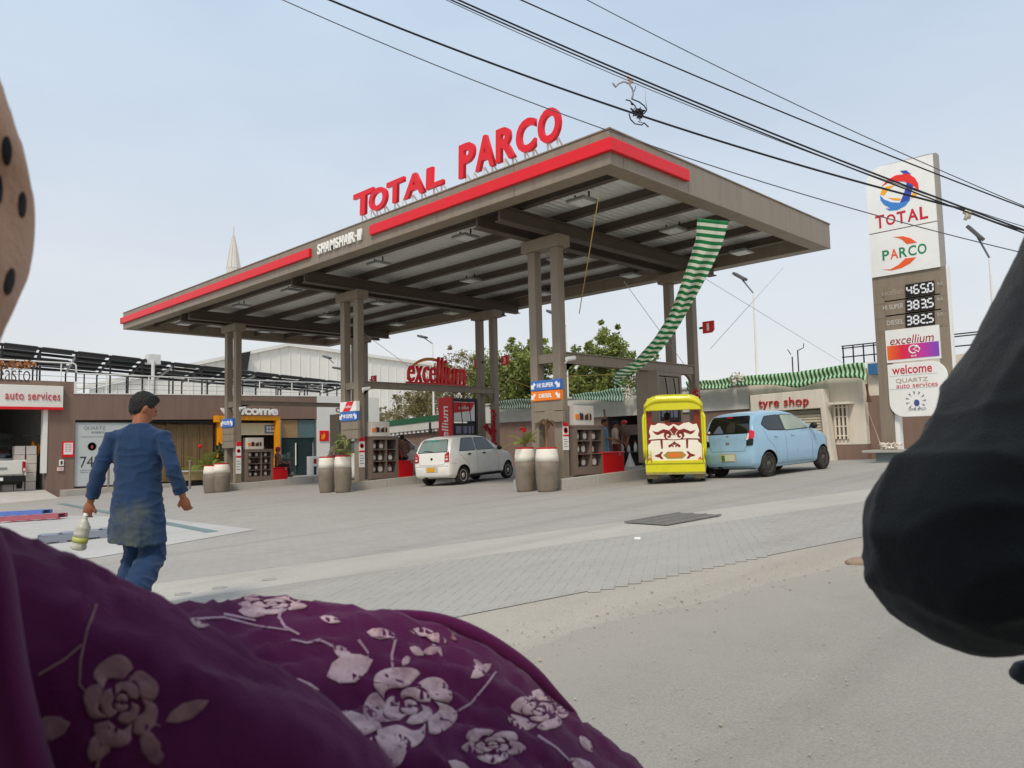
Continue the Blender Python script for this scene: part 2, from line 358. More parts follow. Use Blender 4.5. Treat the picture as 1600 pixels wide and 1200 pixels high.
# ragged asphalt edge
rag = []
for i in range(len(edge) - 1):
    n_ = 60 if 0 < i < len(edge) - 2 else 30
    for k in range(n_):
        q = along(edge[i], edge[i + 1], k / n_); w = .11 * noise.noise(Vector((q[0] * 1.3, q[1] * 1.3, 3))) + .05 * noise.noise(Vector((q[0] * 6, q[1] * 6, 1)))
        rag.append((q[0] + nrm.x * w, q[1] + nrm.y * w))
sheet('road', rag + [hi, (hi[0] + nrm.x * 14, hi[1] + nrm.y * 14), (lo[0] + nrm.x * 14, lo[1] + nrm.y * 14)], -.007, ASPH)
# drift of sand along the asphalt edge
dr = []
for s_ in (1, -1):
    seq = rag[40:-30] if s_ > 0 else rag[40:-30][::-1]
    for q in seq:
        w = (.02 + .30 * max(0, noise.noise(Vector((q[0] * .9, q[1] * .9, 7 + s_))) + .35)) * s_
        dr.append((q[0] + nrm.x * w, q[1] + nrm.y * w))
pass
# band of bare pavers between the verge and the concrete strip, then the strip, then the forecourt
A0, A1 = at(735, 971), at(1137, 871); da = (A1 - A0).normalized()
B0, B1 = at(700, 877), at(910, 851); db = (B1 - B0).normalized()
C0, C1 = at(700, 851), at(971, 818); dc = (C1 - C0).normalized()
def ext(p, d, t): return (p.x + d.x * t, p.y + d.y * t)
dav = ((da + db + dc) / 3).normalized()
da = (da * .3 + dav * .7).normalized(); A0 = A0.lerp(A1, .5); print('cross', dav, da); a0, a1 = ext(A0, da, -30), ext(A0, da, 16); b0, b1 = ext(B0, dav, -30), ext(B0, dav, 18); c0, c1 = ext(C0, dav, -30), ext(C0, dav, 18)
band = sheet('paver_band', [a0, a1, b1, b0], -.004, PAVE)
sheet('concrete_strip', [b0, b1, c1, c0], -.003, STRIP)
sheet('forecourt', [c0, c1, (c1[0] - 2, 28), (-40, 28), (-40, c0[1])], -.002, PAVE)
# the pavers one can still tell apart, laid herringbone on the near part of that band
pv = MB(); L_, W_ = .2, .1
ca, sa = math.cos(R(33)), math.sin(R(33)); cnt = 0
pa0, pa1 = Vector(a0), Vector(a1); pb0, pb1 = Vector(b0), Vector(b1)
def side(p, q, x, y): return (q[0] - p[0]) * (y - p[1]) - (q[1] - p[1]) * (x - p[0])
cen = at(840, 905)
for i in range(-80, 80):
    for j in range(-80, 80):
        r4 = (i - j) % 4
        if r4 not in (0, 3): continue
        k = 0 if r4 == 0 else 1
        ux, uy = ((i + 1) * W_, (j + .5) * W_) if k == 0 else ((i + .5) * W_, (j + 1) * W_)
        X = cen.x + ux * ca - uy * sa; Y = cen.y + ux * sa + uy * ca
        if side(a0, a1, X, Y) < .07 or side(b0, b1, X, Y) > -.07: continue
        q = Vector((X, Y, G(X, Y))) - EYE; z_ = q.dot(FW)
        if z_ < 4 or z_ > 12: continue
        u_ = 800 + F * q.dot(RT) / z_
        if not (480 < u_ < 1200): continue
        h = .004 + random.uniform(-.0006, .0009)
        hx, hy = (L_ / 2 - .0012, W_ / 2 - .0012) if k == 0 else (W_ / 2 - .0012, L_ / 2 - .0012)
        P = []
        for zz, e in ((-.006, 0), (h - .0065, 0), (h - .005, .003)):
            for sx, sy in ((-1, -1), (1, -1), (1, 1), (-1, 1)):
                lx, ly = sx * (hx - e), sy * (hy - e); x_ = X + lx * ca - ly * sa; y_ = Y + lx * sa + ly * ca
                P.append((x_, y_, G(x_, y_) + zz))
        pv.add(P, [(0, 1, 5, 4), (1, 2, 6, 5), (2, 3, 7, 6), (3, 0, 4, 7), (4, 5, 9, 8), (5, 6, 10, 9), (6, 7, 11, 10), (7, 4, 8, 11), (8, 9, 10, 11)]); cnt += 1
PAVE2 = ground_mat('loose_pavers', srgb(170, 166, 158), srgb(163, 159, 151), srgb(154, 149, 140), 90, .35)
pvo = pv.build('paver', PAVE2, band, kind='stuff')
# pale slab over the tanks with a teal painted line and a raised lip
s4 = [at(235, 808), at(400, 828), at(150, 872), at(-260, 905), at(-260, 800)]
sheet('tank_slab', [(p.x, p.y) for p in s4], .004, SLAB)
TEAL = mat('teal_line_paint', srgb(108, 130, 132), .7, var=.15, dirt=(srgb(150, 150, 145), .5, 6))
l0, l1 = at(95, 787), at(332, 832); dl = (l1 - l0).normalized(); pl = Vector((-dl.y, dl.x, 0)) * .11
sheet('painted_line', [(l0 + pl)[:2], (l1 + pl * .9)[:2], (l1 - pl * .9)[:2], (l0 - pl)[:2]], .009, TEAL)
# drain grating in the strip
gt = thing('drain_grating', 'dark rectangular drain grating set in the pale concrete strip', 'grating', at(1050, 812, .005))
gc = [at(977, 818), at(1062, 803.5), at(1125, 805.5), at(1040, 822)]
gx = (gc[1] - gc[0]); gy = (gc[3] - gc[0])
IRON = mat('cast_iron', srgb(128, 125, 119), .8, .1, var=.25, scale=20)
gm = MB(); P0 = lambda u, v, z=0: Vector((*(gc[0] + gx * u + gy * v)[:2], G(*(gc[0] + gx * u + gy * v)[:2]) + z))
gm.add([P0(0, 0, .006), P0(1, 0, .006), P0(1, 1, .006), P0(0, 1, .006)], [(0, 3, 2, 1)]); gm.build('pit', flat('dark_pit', srgb(96, 94, 90), .9), gt)
for k in range(15):
    m_ = MB(); m_.beam(P0((k + .5) / 15, 0, .014), P0((k + .5) / 15, 1, .014), .045, .016); m_.build('bar', IRON, gt)
m_ = MB()
for v in (0, .33, .66, 1): m_.beam(P0(0, v, .018), P0(1, v, .018), .04, .02)
m_.build('frame', IRON, gt)
# stones and grit along the road edge
st = MB()
for k in range(500):
    q = rag[random.randrange(60, len(rag) - 31)]; w = random.gauss(-.12, .28); r_ = min(.016, .002 + random.expovariate(1 / .0025))
    x, y = q[0] + nrm.x * w, q[1] + nrm.y * w
    st.ell((x, y, G(x, y) + r_ * .4), (r_, r_ * random.uniform(.6, 1), r_ * .6), Matrix.Rotation(random.uniform(0, 6), 4, 'Z'), 6, 4)
for k in range(500):
    q = at(random.uniform(650, 1380), random.uniform(790, 1190)); r_ = min(.012, .002 + random.expovariate(1 / .0018))
    st.ell((q.x, q.y, G(q.x, q.y) + r_ * .4), (r_, r_ * random.uniform(.6, 1), r_ * .6), None, 6, 4)
st.build('gravel', mat('road_grit', srgb(176, 164, 146), .9, var=.3, scale=10), kind='stuff')
for (px, py, c_, nm, lb) in ((996, 843, WPLAS, 'paper_scrap', 'small white scrap of paper lying on the grey paver band'),):
    q = at(px, py); m_ = MB(); m_.box((q.x, q.y, G(q.x, q.y) + .012), (.07, .05, .012), .6, Matrix.Rotation(.2, 4, 'X')); prop(m_.build(nm, c_), lb, 'litter')
q = at(1352, 880); m_ = MB(); m_.ell((q.x, q.y, G(q.x, q.y)), (.16, .09, .05), Matrix.Rotation(.5, 4, 'Z'), 14, 8)
o = m_.build('soil_mound', mat('red_soil', srgb(152, 132, 112), .95, var=.2, scale=20, bump=.6, bscale=60), smooth=True); prop(o, 'small heap of reddish soil at the road edge beside the black sleeve', 'soil')
# thin round steel covers in the near strip
for i, (px, py) in enumerate(((1022 * .5 - 90, 906), (344, 919), (286, 928))):
    q = at(px, py); m_ = MB(); m_.lathe([(.075, -.01), (.075, .001), (.06, .002)], 18, (q.x, q.y, G(q.x, q.y)))
    prop(m_.build('valve_cover', mat('worn_cover', srgb(152, 148, 140), .8, var=.2, scale=12)), ['round steel valve cover in the pale strip, right of the other two', 'round steel valve cover in the pale strip, between two others', 'round steel valve cover in the pale strip, closest to the walking man'][i], 'cover', 'small covers in the concrete strip')

# ================================================================ canopy
X0, X1, Y0, Y1, ZB, ZT = -34.974, -8.947, 11.809, 21.861, 6.587, 7.278
XR = (-29.28, -20.93, -12.46); YF, YB = 14.16, 20.1; PW = .24; OFF = .75
can = thing('canopy', 'large flat brown fuel station canopy on paired steel posts with a red band', 'canopy', (-21, 16, 0))
T_ = .42
for a, b in (((X0, Y0), (X1, Y0 + T_)), ((X0, Y1 - T_), (X1, Y1)), ((X0, Y0 + T_), (X0 + T_, Y1 - T_)), ((X1 - T_, Y0 + T_), (X1, Y1 - T_))):
    ax_ = 0 if b[0] - a[0] > b[1] - a[1] else 1; n_ = max(1, round((b[ax_] - a[ax_]) / 2.6)); st_ = (b[ax_] - a[ax_]) / n_
    for k in range(n_):                       # cladding panels with a fine joint
        p, q = list(a), list(b); p[ax_] = a[ax_] + k * st_ + .004; q[ax_] = a[ax_] + (k + 1) * st_ - .004; m_ = MB(); m_.bb((*p, ZB + random.uniform(-.004, .004)), (*q, ZT)); m_.build('fascia_panel', BROWNP, can, bevel=.008)
    m_ = MB(); sh9 = .03; m_.bb((a[0] + sh9, a[1] + sh9, ZB + .03), (b[0] - sh9, b[1] - sh9, ZT - .03)); m_.build('fascia_core', DARKST, can)
# thin cap flashing
m_ = MB()
for a, b in (((X0 - .02, Y0 - .02), (X1 + .02, Y0 + .10)), ((X0 - .02, Y1 - .1), (X1 + .02, Y1 + .02)), ((X0 - .02, Y0 + .1), (X0 + .1, Y1 - .1)), ((X1 - .1, Y0 + .1), (X1 + .02, Y1 - .1))): m_.bb((*a, ZT + .002), (*b, ZT + .03))
m_.build('flashing', BROWNP, can)
# corrugated roof sheets seen from below, with a lip at each joint
nx = 26; shw = (X1 - X0 - 2 * T_) / nx
for i in range(nx):
    m_ = MB(); xa = X0 + T_ + i * shw; prof = []
    for k in range(5):
        u = xa + shw * (k / 5); prof += [(u + .004, 6.98), (u + shw * .12, 6.98), (u + shw * .145, 7.01), (u + shw * .175, 7.01)]
    prof.append((xa + shw - .004, 6.98))
    V = [(x, y, z) for y in (Y0 + T_, Y1 - T_) for x, z in prof]; n_ = len(prof)
    m_.add(V, [(j, j + 1, n_ + j + 1, n_ + j) for j in range(n_ - 1)]); m_.build('roof_sheet', GALV, can)
m_ = MB(); m_.bb((X0 + T_, Y0 + T_, 7.03), (X1 - T_, Y1 - T_, 7.06)); m_.build('roof_deck', GALV, can)
DKB = mat('dark_brown_steel', srgb(84, 73, 64), .5, var=.08)
npur = 6
for i in range(npur):
    y = Y0 + T_ + .75 + i * (Y1 - Y0 - 2 * T_ - 1.5) / (npur - 1)
    m_ = MB(); m_.bb((X0 + T_, y - .03, 6.78), (X1 - T_, y + .03, 6.975)); m_.bb((X0 + T_, y - .085, 6.76), (X1 - T_, y + .085, 6.78)); m_.build('purlin', DKB, can)
for x in XR:
    for dx in (0, -OFF):
        m_ = MB(); xx = x + dx
        m_.bb((xx - .035, Y0 + T_, 6.36), (xx + .035, Y1 - T_, 6.678)); m_.bb((xx - .13, Y0 + T_, 6.33), (xx + .13, Y1 - T_, 6.36)); m_.bb((xx - .13, Y0 + T_, 6.655), (xx + .13, Y1 - T_, 6.679)); m_.build('girder', DKB, can)
    for y in (YF, YB):
        m_ = MB(); m_.bb((x - OFF - .25, y - .22, 6.04), (x + .25, y + .22, 6.325)); m_.build('post_cap', BROWNP, can, bevel=.015)
        for dx in (0, -OFF):
            m_ = MB(); m_.bb((x + dx - PW / 2, y - PW / 2, G(x, y) + .1), (x + dx + PW / 2, y + PW / 2, 6.04)); p = m_.build('post', BROWNP, can, bevel=.012)
            m_ = MB(); m_.bb((x + dx - .19, y - .19, G(x, y) + .2), (x + dx + .19, y + .19, G(x, y) + .27)); m_.build('base_plate', BROWNP, p, world=True)
for i, x in enumerate(XR):      # tie beams from front to back posts with curved haunches
    zt = onX(*((378, 627), (572, 597), (890, 553))[i], x).z; th = (.15, .2, .25)[i]
    m_ = MB(); m_.bb((x - .09, YF + PW / 2, zt - th), (x + .09, YB - PW / 2, zt)); m_.bb((x - .14, YF + PW / 2 , zt - .005), (x + .14, YB - PW / 2, zt + .02)); m_.build('tie_beam', BROWNP, can)
    for xx in (x, x - OFF):
        m_ = MB()
        for s_, y in ((1, YF + PW / 2), (-1, YB - PW / 2)):
            pts = [(0, 0)] + [(.45 - .45 * math.sin(a), -.45 + .45 * math.cos(a)) for a in [PI / 2 * k / 6 for k in range(7)]]
            M_ = frame(Vector((xx - .05, y, zt - th - .001)), (0, s_, 0)); m_.prism([(p[0], p[1]) for p in pts], 0, .1 * s_, M_)
            if xx == x: m_.build('haunch', BROWNP, can)
    m_ = MB(); m_.bb((x - OFF + PW / 2, YB - .08, zt - .22), (x - PW / 2, YB + .08, zt)); m_.build('tie_beam', BROWNP, can)
    m_ = MB(); m_.bb((x - OFF + PW / 2, YF - .08, zt - .22), (x - PW / 2, YF + .08, zt)); m_.build('tie_beam', BROWNP, can)
ZS0, ZS1 = 6.83, 7.085
xs = onY(487, 395, Y0).x; xe = onY(581, 358, Y0).x; ye = onX(1072, 270, X1).y
m_ = MB(); m_.bb((X0 - .06, Y0 - .09, ZS0), (xs, Y0 - .002, ZS1)); m_.build('red_band', RED, can, bevel=.012)
m_ = MB(); V = [(xe, Y0 - .002), (xe, Y0 - .09), (X1 + .09, Y0 - .09), (X1 + .09, ye), (X1 + .002, ye), (X1 + .002, Y0 - .002)]
m_.prism(V, ZS0, ZS1); m_.build('red_band', RED, can, bevel=.012)
m_ = MB(); m_.bb((X0 - .09, Y0 - .09, ZS0), (X0 - .002, Y0 + 5, ZS1)); m_.build('red_band', RED, can)

# canopy lights
k_ = 0
lbl = {}
for ix, x in enumerate((-32.3, -27.2, -23.6, -18.6, -14.8, -10.9)):
    for iy, y in enumerate((13.3, 16.9, 20.4)):
        t = thing('canopy_light', '', 'light', (x, y, 6.66), 0, 'square lights under the canopy')
        t['label'] = 'square floodlight under the canopy, %s row, %s' % (('front', 'middle', 'back')[iy], ('furthest left', 'second from the left', 'third from the left', 'fourth from the left', 'fifth from the left', 'furthest right')[ix])
        m_ = MB(); m_.box((x, y, 6.64), (.52, .52, .07)); m_.build('housing', STEEL, t, bevel=.01)
        m_ = MB(); m_.box((x, y, 6.60), (.42, .42, .012)); m_.build('lens', flat('light_lens', srgb(215, 218, 215), .25), t)
        m_ = MB(); m_.box((x - .2, y, 6.74), (.03, .03, .16)); m_.box((x + .2, y, 6.74), (.03, .03, .16)); m_.build('bracket', DARKST, t)

# ---------------------------------------------------------------- roof lettering
rs = thing('roof_sign', 'big red raised two-word lettering standing on the canopy edge', 'sign', ((xs + X1) / 2, Y0 + .2, ZT))
for ch, xa, xb, xc, yt, yb in (('T', 556, 587, 570, 300, 336), ('O', 580, 608, 594, 294, 329), ('T', 608, 635, 621, 282, 317), ('A', 634, 667, 650, 272, 307), ('L', 669, 696, 680, 261, 294), ('P', 720, 745, 731, 225, 277), ('A', 746, 776, 760, 213, 265), ('R', 778, 808, 791, 200, 252), ('C', 810, 840, 826, 187, 239), ('O', 844, 879, 862, 170, 224)):
    Yl = Y0 + .22; ax_, bx_ = onY(xa, (yt + yb) / 2, Yl).x, onY(xb, (yt + yb) / 2, Yl).x; z1, z0 = onY(xc, yt, Yl).z, onY(xc, yb, Yl).z; w = bx_ - ax_
    l_ = text(ch, w, z1 - z0, .09, RED, 'letter', rs, frame(Vector(((ax_ + bx_) / 2, Yl, (z0 + z1) / 2)), (1, 0, 0)), shear=.04, bold=.034)
    m_ = MB()
    for u in ((.28, .72) if w > .5 else (.5,)):
        x = ax_ + w * u; m_.beam((x, Yl + .03, z0 + .08), (x, Yl + .03, ZT + .02), .035, .035); m_.beam((x, Yl + .05, z0 + .1), (x + .02, Yl + .36, ZT + .02), .03, .03); m_.beam((x - .05, Yl + .03, ZT + .045), (x + .05, Yl + .03, ZT + .045), .16, .02)
    m_.build('bracket', flat('bracket_steel', srgb(232, 230, 222), .5), l_)
nm = thing('name_sign', 'small white raised letters naming the station on the canopy edge between red bands', 'sign', (onY(533, 378, Y0).x, Y0 - .05, 6.95))
a = onY(498, 390, Y0); b = onY(567, 365, Y0); chs = 'SHAMSHAIR-II'
wid = [.9, 1, 1.05, 1.25, .9, 1, 1.05, .4, 1, .5, .42, .42]; tot = sum(wid); cx = a.x
for ch, w in zip(chs, wid):
    ww = (b.x - a.x) * w / tot
    text(ch, ww * .86, .05 if ch == '-' else .30, .05, WPLAS, 'letter', nm, frame(Vector((cx + ww / 2, Y0 - .012, 6.96)), (1, 0, 0)), bold=.03); cx += ww

# ================================================================ islands, sign stacks, cabinets
isl_lbl = ('third', 'middle', 'first')
for i, x in enumerate(XR):
    xa, xb = x - OFF - .38, x + .34; ya, yb = YF - .42, YB + .6; where = ('far left', 'middle', 'right hand')[i]
    isl = thing('pump_island', ('raised grey concrete pump island furthest left under the canopy', 'raised grey concrete pump island beside the white hatchback', 'raised grey concrete pump island beside the yellow rickshaw')[i], 'pump island', (x, YF, G(x, YF)), 0, 'pump islands under the canopy')
    m_ = MB(); V = []
    for zz in (-.05, .235):
        for q in ((xa, ya), (xb, ya), (xb, yb), (xa, yb)): V.append((*q, G(*q) + zz))
    m_.add(V, [(3, 2, 1, 0), (4, 5, 6, 7), (0, 1, 5, 4), (1, 2, 6, 5), (2, 3, 7, 6), (3, 0, 4, 7)]); m_.build('slab', CONC, isl, bevel=.02)
    n_ = 6
    for k in range(n_):                       # kerb stones along the road side
        y0_, y1_ = ya + (yb - ya) * k / n_, ya + (yb - ya) * (k + 1) / n_ - .012
        m_ = MB(); V = []
        for zz in (-.02, .25):
            for q in ((xb + .003, y0_), (xb + .12, y0_), (xb + .12, y1_), (xb + .003, y1_)): V.append((*q, G(*q) + zz))
        m_.add(V, [(3, 2, 1, 0), (4, 5, 6, 7), (0, 1, 5, 4), (1, 2, 6, 5), (2, 3, 7, 6), (3, 0, 4, 7)]); m_.build('kerb_stone', CONCL, isl, bevel=.015)
    m_ = MB(); V = []
    for zz in (-.02, .25):
        for q in ((xa, ya - .12), (xb + .12, ya - .12), (xb + .12, ya - .003), (xa, ya - .003)): V.append((*q, G(*q) + zz))
    m_.add(V, [(3, 2, 1, 0), (4, 5, 6, 7), (0, 1, 5, 4), (1, 2, 6, 5), (2, 3, 7, 6), (3, 0, 4, 7)]); m_.build('kerb_stone', CONCL, isl, bevel=.015)
    # fuel name boards on the front post pair
    ys = YF - PW / 2 - .10
    ra = ((347, 364, 0, 655, 700), (532.5, 558, 630, 643.5, 686), (832.5, 877, 594.5, 0, 661))[i]
    xl, xr_ = onY(ra[0], 650, ys).x, onY(ra[1], 640, ys).x
    zbt = onY(ra[0], ra[4] + 1, ys).z
    rows = ([('blue', 668.5, 655)], [('blue', 658.5, 644.5), ('exc', 644, 629)], [('or', 627.5, 612.5), ('blue', 611.5, 596)])[i]
    sg = thing('fuel_board', ('board stack on the far left front posts with one blue fuel strip', 'board stack on the middle front posts with red and blue strips', 'board stack on the right front posts with blue and orange fuel strips')[i], 'sign', (x - OFF / 2, ys, zbt), 0, 'fuel boards on the front posts')
    ztop = onY(ra[0], rows[0][1], ys).z
    npn = 3 if i == 0 else 2
    for k in range(npn):
        h = (ztop - zbt) / npn; m_ = MB(); m_.bb((xl + .02, ys, zbt + k * h + .012), (xr_ + .04, ys + .095, zbt + (k + 1) * h - .003)); m_.build('panel', BROWNP, sg, bevel=.006)
    for kind_, p0, p1 in rows:
        za, zb_ = onY(ra[0], p0, ys).z, onY(ra[0], p1, ys).z; zc = (za + zb_) / 2; h = zb_ - za
        m_ = MB(); m_.bb((xl, ys - .03, za), (xr_, ys + .095, zb_)); W = xr_ - xl
        pn = m_.build('strip_panel', {'blue': BLUE, 'or': ORANGE, 'exc': WPLAS}[kind_], sg, bevel=.004)
        fo = Vector(((xl + xr_) / 2, ys - .031, zc))
        if kind_ == 'exc':
            m_ = MB(); m_.prism([(-W * .33, -h * .48), (W * .10, -h * .48), (W * .36, h * .48), (-W * .05, h * .48)], 0, .006, frame(fo, (1, 0, 0))); m_.build('red_slash', RED, pn)
            text('excellium', W * .42, h * .3, .006, WPLAS, 'lettering', pn, frame(fo + Vector((0, -.007, 0)), (1, 0, 0)), shear=.25)
        else:
            text('HI SUPER' if kind_ == 'blue' else 'DIESEL', W * (.58 if kind_ == 'blue' else .46), h * .44, .006, WPLAS, 'lettering', pn, frame(fo + Vector((W * .0, 0, 0)), (1, 0, 0)), bold=.03)
            for s_ in (-1, 1):
                m_ = MB(); ar = [(-.16, .05), (-.05, .16), (.1, .01), (.17, .08), (.17, -.16), (-.07, -.16), (.0, -.09)]
                m_.prism([(s_ * p[0] * h * 2.0, p[1] * h * 2.0) for p in ar], 0, .006, frame(fo + Vector((s_ * W * .415, 0, 0)), (1, 0, 0))); m_.build('arrow', WPLAS, pn)
    # safety notice on the side of the front post
    nx_ = x + PW / 2 + .008; zc = ((690, 740), (683, 730), (660, 703))[i]; pxn = (376, 569, 890)[i]
    z1, z0 = onX(pxn, zc[0], nx_).z, onX(pxn, zc[1], nx_).z
    t = thing('safety_notice', ('narrow red and white notice on the far left canopy post', 'narrow red and white notice on the middle canopy post', 'narrow red and white notice on the right canopy post')[i], 'notice', (nx_, YF, z0), 0, 'notices on the front posts')
    m_ = MB(); m_.bb((nx_ - .006, YF - .105, z0), (nx_ + .004, YF + .105, z1)); m_.build('board', WPLAS, t)
    H = z1 - z0
    for a_, b_ in ((.86, 1.0), (.5, .56)):
        m_ = MB(); m_.bb((nx_ + .004, YF - .103, z0 + H * a_), (nx_ + .010, YF + .103, z0 + H * b_ - .002)); m_.build('stripe', RED, t)
    m_ = MB(); m_.lathe([(.075, 0), (.075, .004), (.05, .004), (.05, 0)], 18, (0, 0, 0), Matrix.Translation((nx_ + .005, YF, z0 + H * .71)) @ Matrix.Rotation(PI / 2, 4, 'Y')); m_.build('symbol', RED, t)
    for k in range(4):
        m_ = MB(); m_.bb((nx_ + .004, YF - .08, z0 + H * (.12 + .085 * k)), (nx_ + .007, YF + .08 - .04 * (k % 2), z0 + H * (.145 + .085 * k))); m_.build('print_line', flat('grey_print', srgb(140, 140, 142)), t)

# ---------------------------------------------------------------- oil cabinets, their jugs and top boxes, red sand bins
CABM = mat('brown_cabinet', srgb(120, 104, 93), .55, var=.07, scale=2)
JUGW = flat('jug_label', srgb(240, 226, 220), .4); JUGD = flat('jug_dark', srgb(112, 98, 90), .35); JUGS = flat('jug_silver', srgb(196, 192, 188), .35)
binc = []
def make_jug():
    r = thing('oil_jug', 'oil jug', 'jug', (0, 0, 0))
    m_ = MB(); prof = [(-.09, 0), (.09, 0), (.095, .02), (.095, .2), (.06, .25), (.035, .26), (.035, .29), (-.01, .29), (-.01, .26), (-.09, .22)]
    m_.prism(prof, -.05, .05, Matrix.Rotation(PI / 2, 4, 'Z') @ Matrix.Rotation(PI / 2, 4, 'X')); b = m_.build('body', JUGD, r, world=False, bevel=.012)
    m_ = MB(); m_.lathe([(.078, 0), (.078, .004)], 16, (0, 0, 0), Matrix.Translation((.0505, -.0, .11)) @ Matrix.Rotation(PI / 2, 4, 'Y')); m_.build('disc_label', JUGW, r, world=False)
    m_ = MB(); m_.lathe([(.03, 0), (.03, .035), (.026, .04)], 12, (0, .012, .289)); m_.build('cap', RED, r, world=False)
    return r
def clone(src, M, label=None, group=None):
    r = src.copy(); COL.objects.link(r); r.matrix_world = M; r['mw'] = [v for row in M for v in row]
    if label: r['label'] = label
    if group: r['group'] = group
    for c in src.children:
        d = c.copy(); COL.objects.link(d); d.parent = r
        for e in c.children:
            f_ = e.copy(); COL.objects.link(f_); f_.parent = d
    return r
jug0 = make_jug(); jug_used = False
col_names = ('left', 'centre', 'right'); row_names = ('top', 'middle', 'bottom', 'lowest')
for i, x in enumerate(XR):
    xf = x + .20; who = ('far left', 'middle', 'right')[i]; zg = G(x, 15) + .25
    ya, yb = [onX(p, 700, xf).y for p in ((386, 425), (580.5, 620.5), (899.5, 941.5))[i]]
    ztop = ((1.33, 1.62, 1.66))[i]; zbt = zg
    t = thing('oil_cabinet', ('brown display cabinet of oil on the far left island', 'brown display cabinet of oil on the middle island', 'brown display cabinet of oil on the right island')[i], 'cabinet', (x, (ya + yb) / 2, zg), 0, 'oil cabinets on the islands')
    D = .5; rows = 4 if i == 0 else 3; cols = 2
    m_ = MB(); m_.bb((xf - D, ya, zbt), (xf - D + .03, yb, ztop)); m_.build('back_panel', CABM, t)
    for y in (ya, yb): m_ = MB(); m_.bb((xf - D, y - .035, zbt), (xf, y + .035, ztop)); m_.build('side_panel', CABM, t)
    for y in (ya + (yb - ya) * .58,): m_ = MB(); m_.bb((xf - D + .03, y - .025, zbt + .2), (xf - .006, y + .025, ztop - .05)); m_.build('divider', CABM, t)
    m_ = MB(); m_.bb((xf - D, ya - .05, ztop), (xf + .02, yb + .05, ztop + .05)); m_.build('top_panel', CABM, t, bevel=.01)
    m_ = MB(); m_.bb((xf - D + .03, ya + .035, zbt), (xf, yb - .035, zbt + .2)); m_.build('plinth', CABM, t)
    hrow = (ztop - zbt - .2) / rows
    for rr in range(1, rows): m_ = MB(); z = zbt + .2 + rr * hrow; m_.bb((xf - D + .03, ya + .035, z - .02), (xf - .003, yb - .035, z)); m_.build('shelf', CABM, t)
    # door frame bars
    m_ = MB(); m_.bb((xf, ya - .035, zbt + .02), (xf + .02, ya + .05, ztop)); m_.bb((xf, yb - .05, zbt + .02), (xf + .02, yb + .035, ztop)); m_.bb((xf, ya + .05, ztop - .06), (xf + .02, yb - .05, ztop)); m_.bb((xf, ya + .05, zbt + .02), (xf + .02, yb - .05, zbt + .2)); m_.build('door_frame', CABM, t)
    for rr in range(rows):
        for cc in range(3):
            y = ya + (yb - ya) * ((.17, .43, .79)[cc]); z = zbt + .2 + rr * hrow + .002
            if (i == 1 and rr == 2 and cc == 2) or (i == 0 and rr == 2 and cc == 1): continue
            M_ = Matrix.Translation((xf - .17 + random.uniform(-.03, .03), y + random.uniform(-.02, .02), z)) @ Matrix.Rotation(random.uniform(-.2, .2), 4, 'Z') @ Matrix.Scale(min(1.0, hrow * 3.0) * random.uniform(.92, 1.05), 4)
            lb = 'dark oil jug in the %s cabinet, shelf %s, %s place' % (who, ('at the bottom', 'second from the bottom', 'third from the bottom', 'at the very top')[rr] if rr < rows - 1 else 'at the top', col_names[cc])
            if not jug_used:
                jug_used = True; jug0.matrix_world = M_; jug0['mw'] = [v for r_ in M_ for v in r_]; jug0['label'] = lb; jug0['group'] = 'oil jugs in the cabinets'
            else: clone(jug0, M_, lb, 'oil jugs in the cabinets')
    # box with a row of pictured bottles on the cabinet top
    bx = thing('display_box', ('white box picturing dark bottles on the far left cabinet', 'white box picturing dark bottles on the middle cabinet', 'white box picturing dark bottles on the right cabinet')[i], 'box', (x, (ya + yb) / 2, ztop + .05), 0, 'display boxes on the cabinets')
    h = (.45, .46, .48)[i]; b0_, b1_ = ya + .02, yb - (.28 if i else .35); m_ = MB(); m_.bb((xf - .4, b0_, ztop + .052), (xf - .02, b1_, ztop + .052 + h)); m_.build('body', flat('box_white', srgb(214, 206, 196), .5), bx, bevel=.006)
    for k in range(8):
        y = b0_ + (b1_ - b0_) * (.22 + .085 * k); m_ = MB(); hh = .12 + .03 * math.sin(k * 1.3); z = ztop + .052 + h * .27
        m_.bb((xf - .02, y - .035, z), (xf - .008, y + .03, z + hh)); m_.bb((xf - .02, y - .012, z + hh), (xf - .008, y + .012, z + hh + .03)); m_.build('bottle_print', flat('bottle_print', srgb(52, 38, 34)) if k % 3 else flat('bottle_print_pale', srgb(190, 150, 120)), bx)
    m_ = MB(); y = b0_ + (b1_ - b0_) * .1; m_.bb((xf - .02, y - .05, ztop + .052 + h * .3), (xf - .008, y + .06, ztop + .052 + h * .55)); m_.build('amber_print', ORANGE, bx)
    # red sand bin
    yc0, yc1 = [onX(p, 725, x + .24).y for p in ((427, 450), (623, 646), (943, 976))[i]]; binc.append((yc0, yc1)); zt = zg + (.52, .56, .54)[i]; xb0, xb1 = x - .3, x + .24
    t = thing('sand_bin', ('bright red sand bin with a seated attendant on the far left island', 'bright red sand bin behind the white hatchback', 'bright red sand bin next to the yellow rickshaw')[i], 'bin', (x, (yc0 + yc1) / 2, zg), 0, 'red bins on the islands')
    m_ = MB(); m_.bb((xb0, yc0, zg), (xb1, yc1, zt - .04)); m_.build('body', REDP, t, bevel=.02)
    m_ = MB(); m_.bb((xb0 - .015, yc0 - .015, zt - .045), (xb1 + .015, yc1 + .015, zt)); m_.build('lid', REDP, t, bevel=.012)
    m_ = MB(); m_.bb((xb1 + .016, (yc0 + yc1) / 2 + .18, zt - .1), (xb1 + .03, (yc0 + yc1) / 2 + .24, zt - .02)); m_.build('latch', STEEL, t)

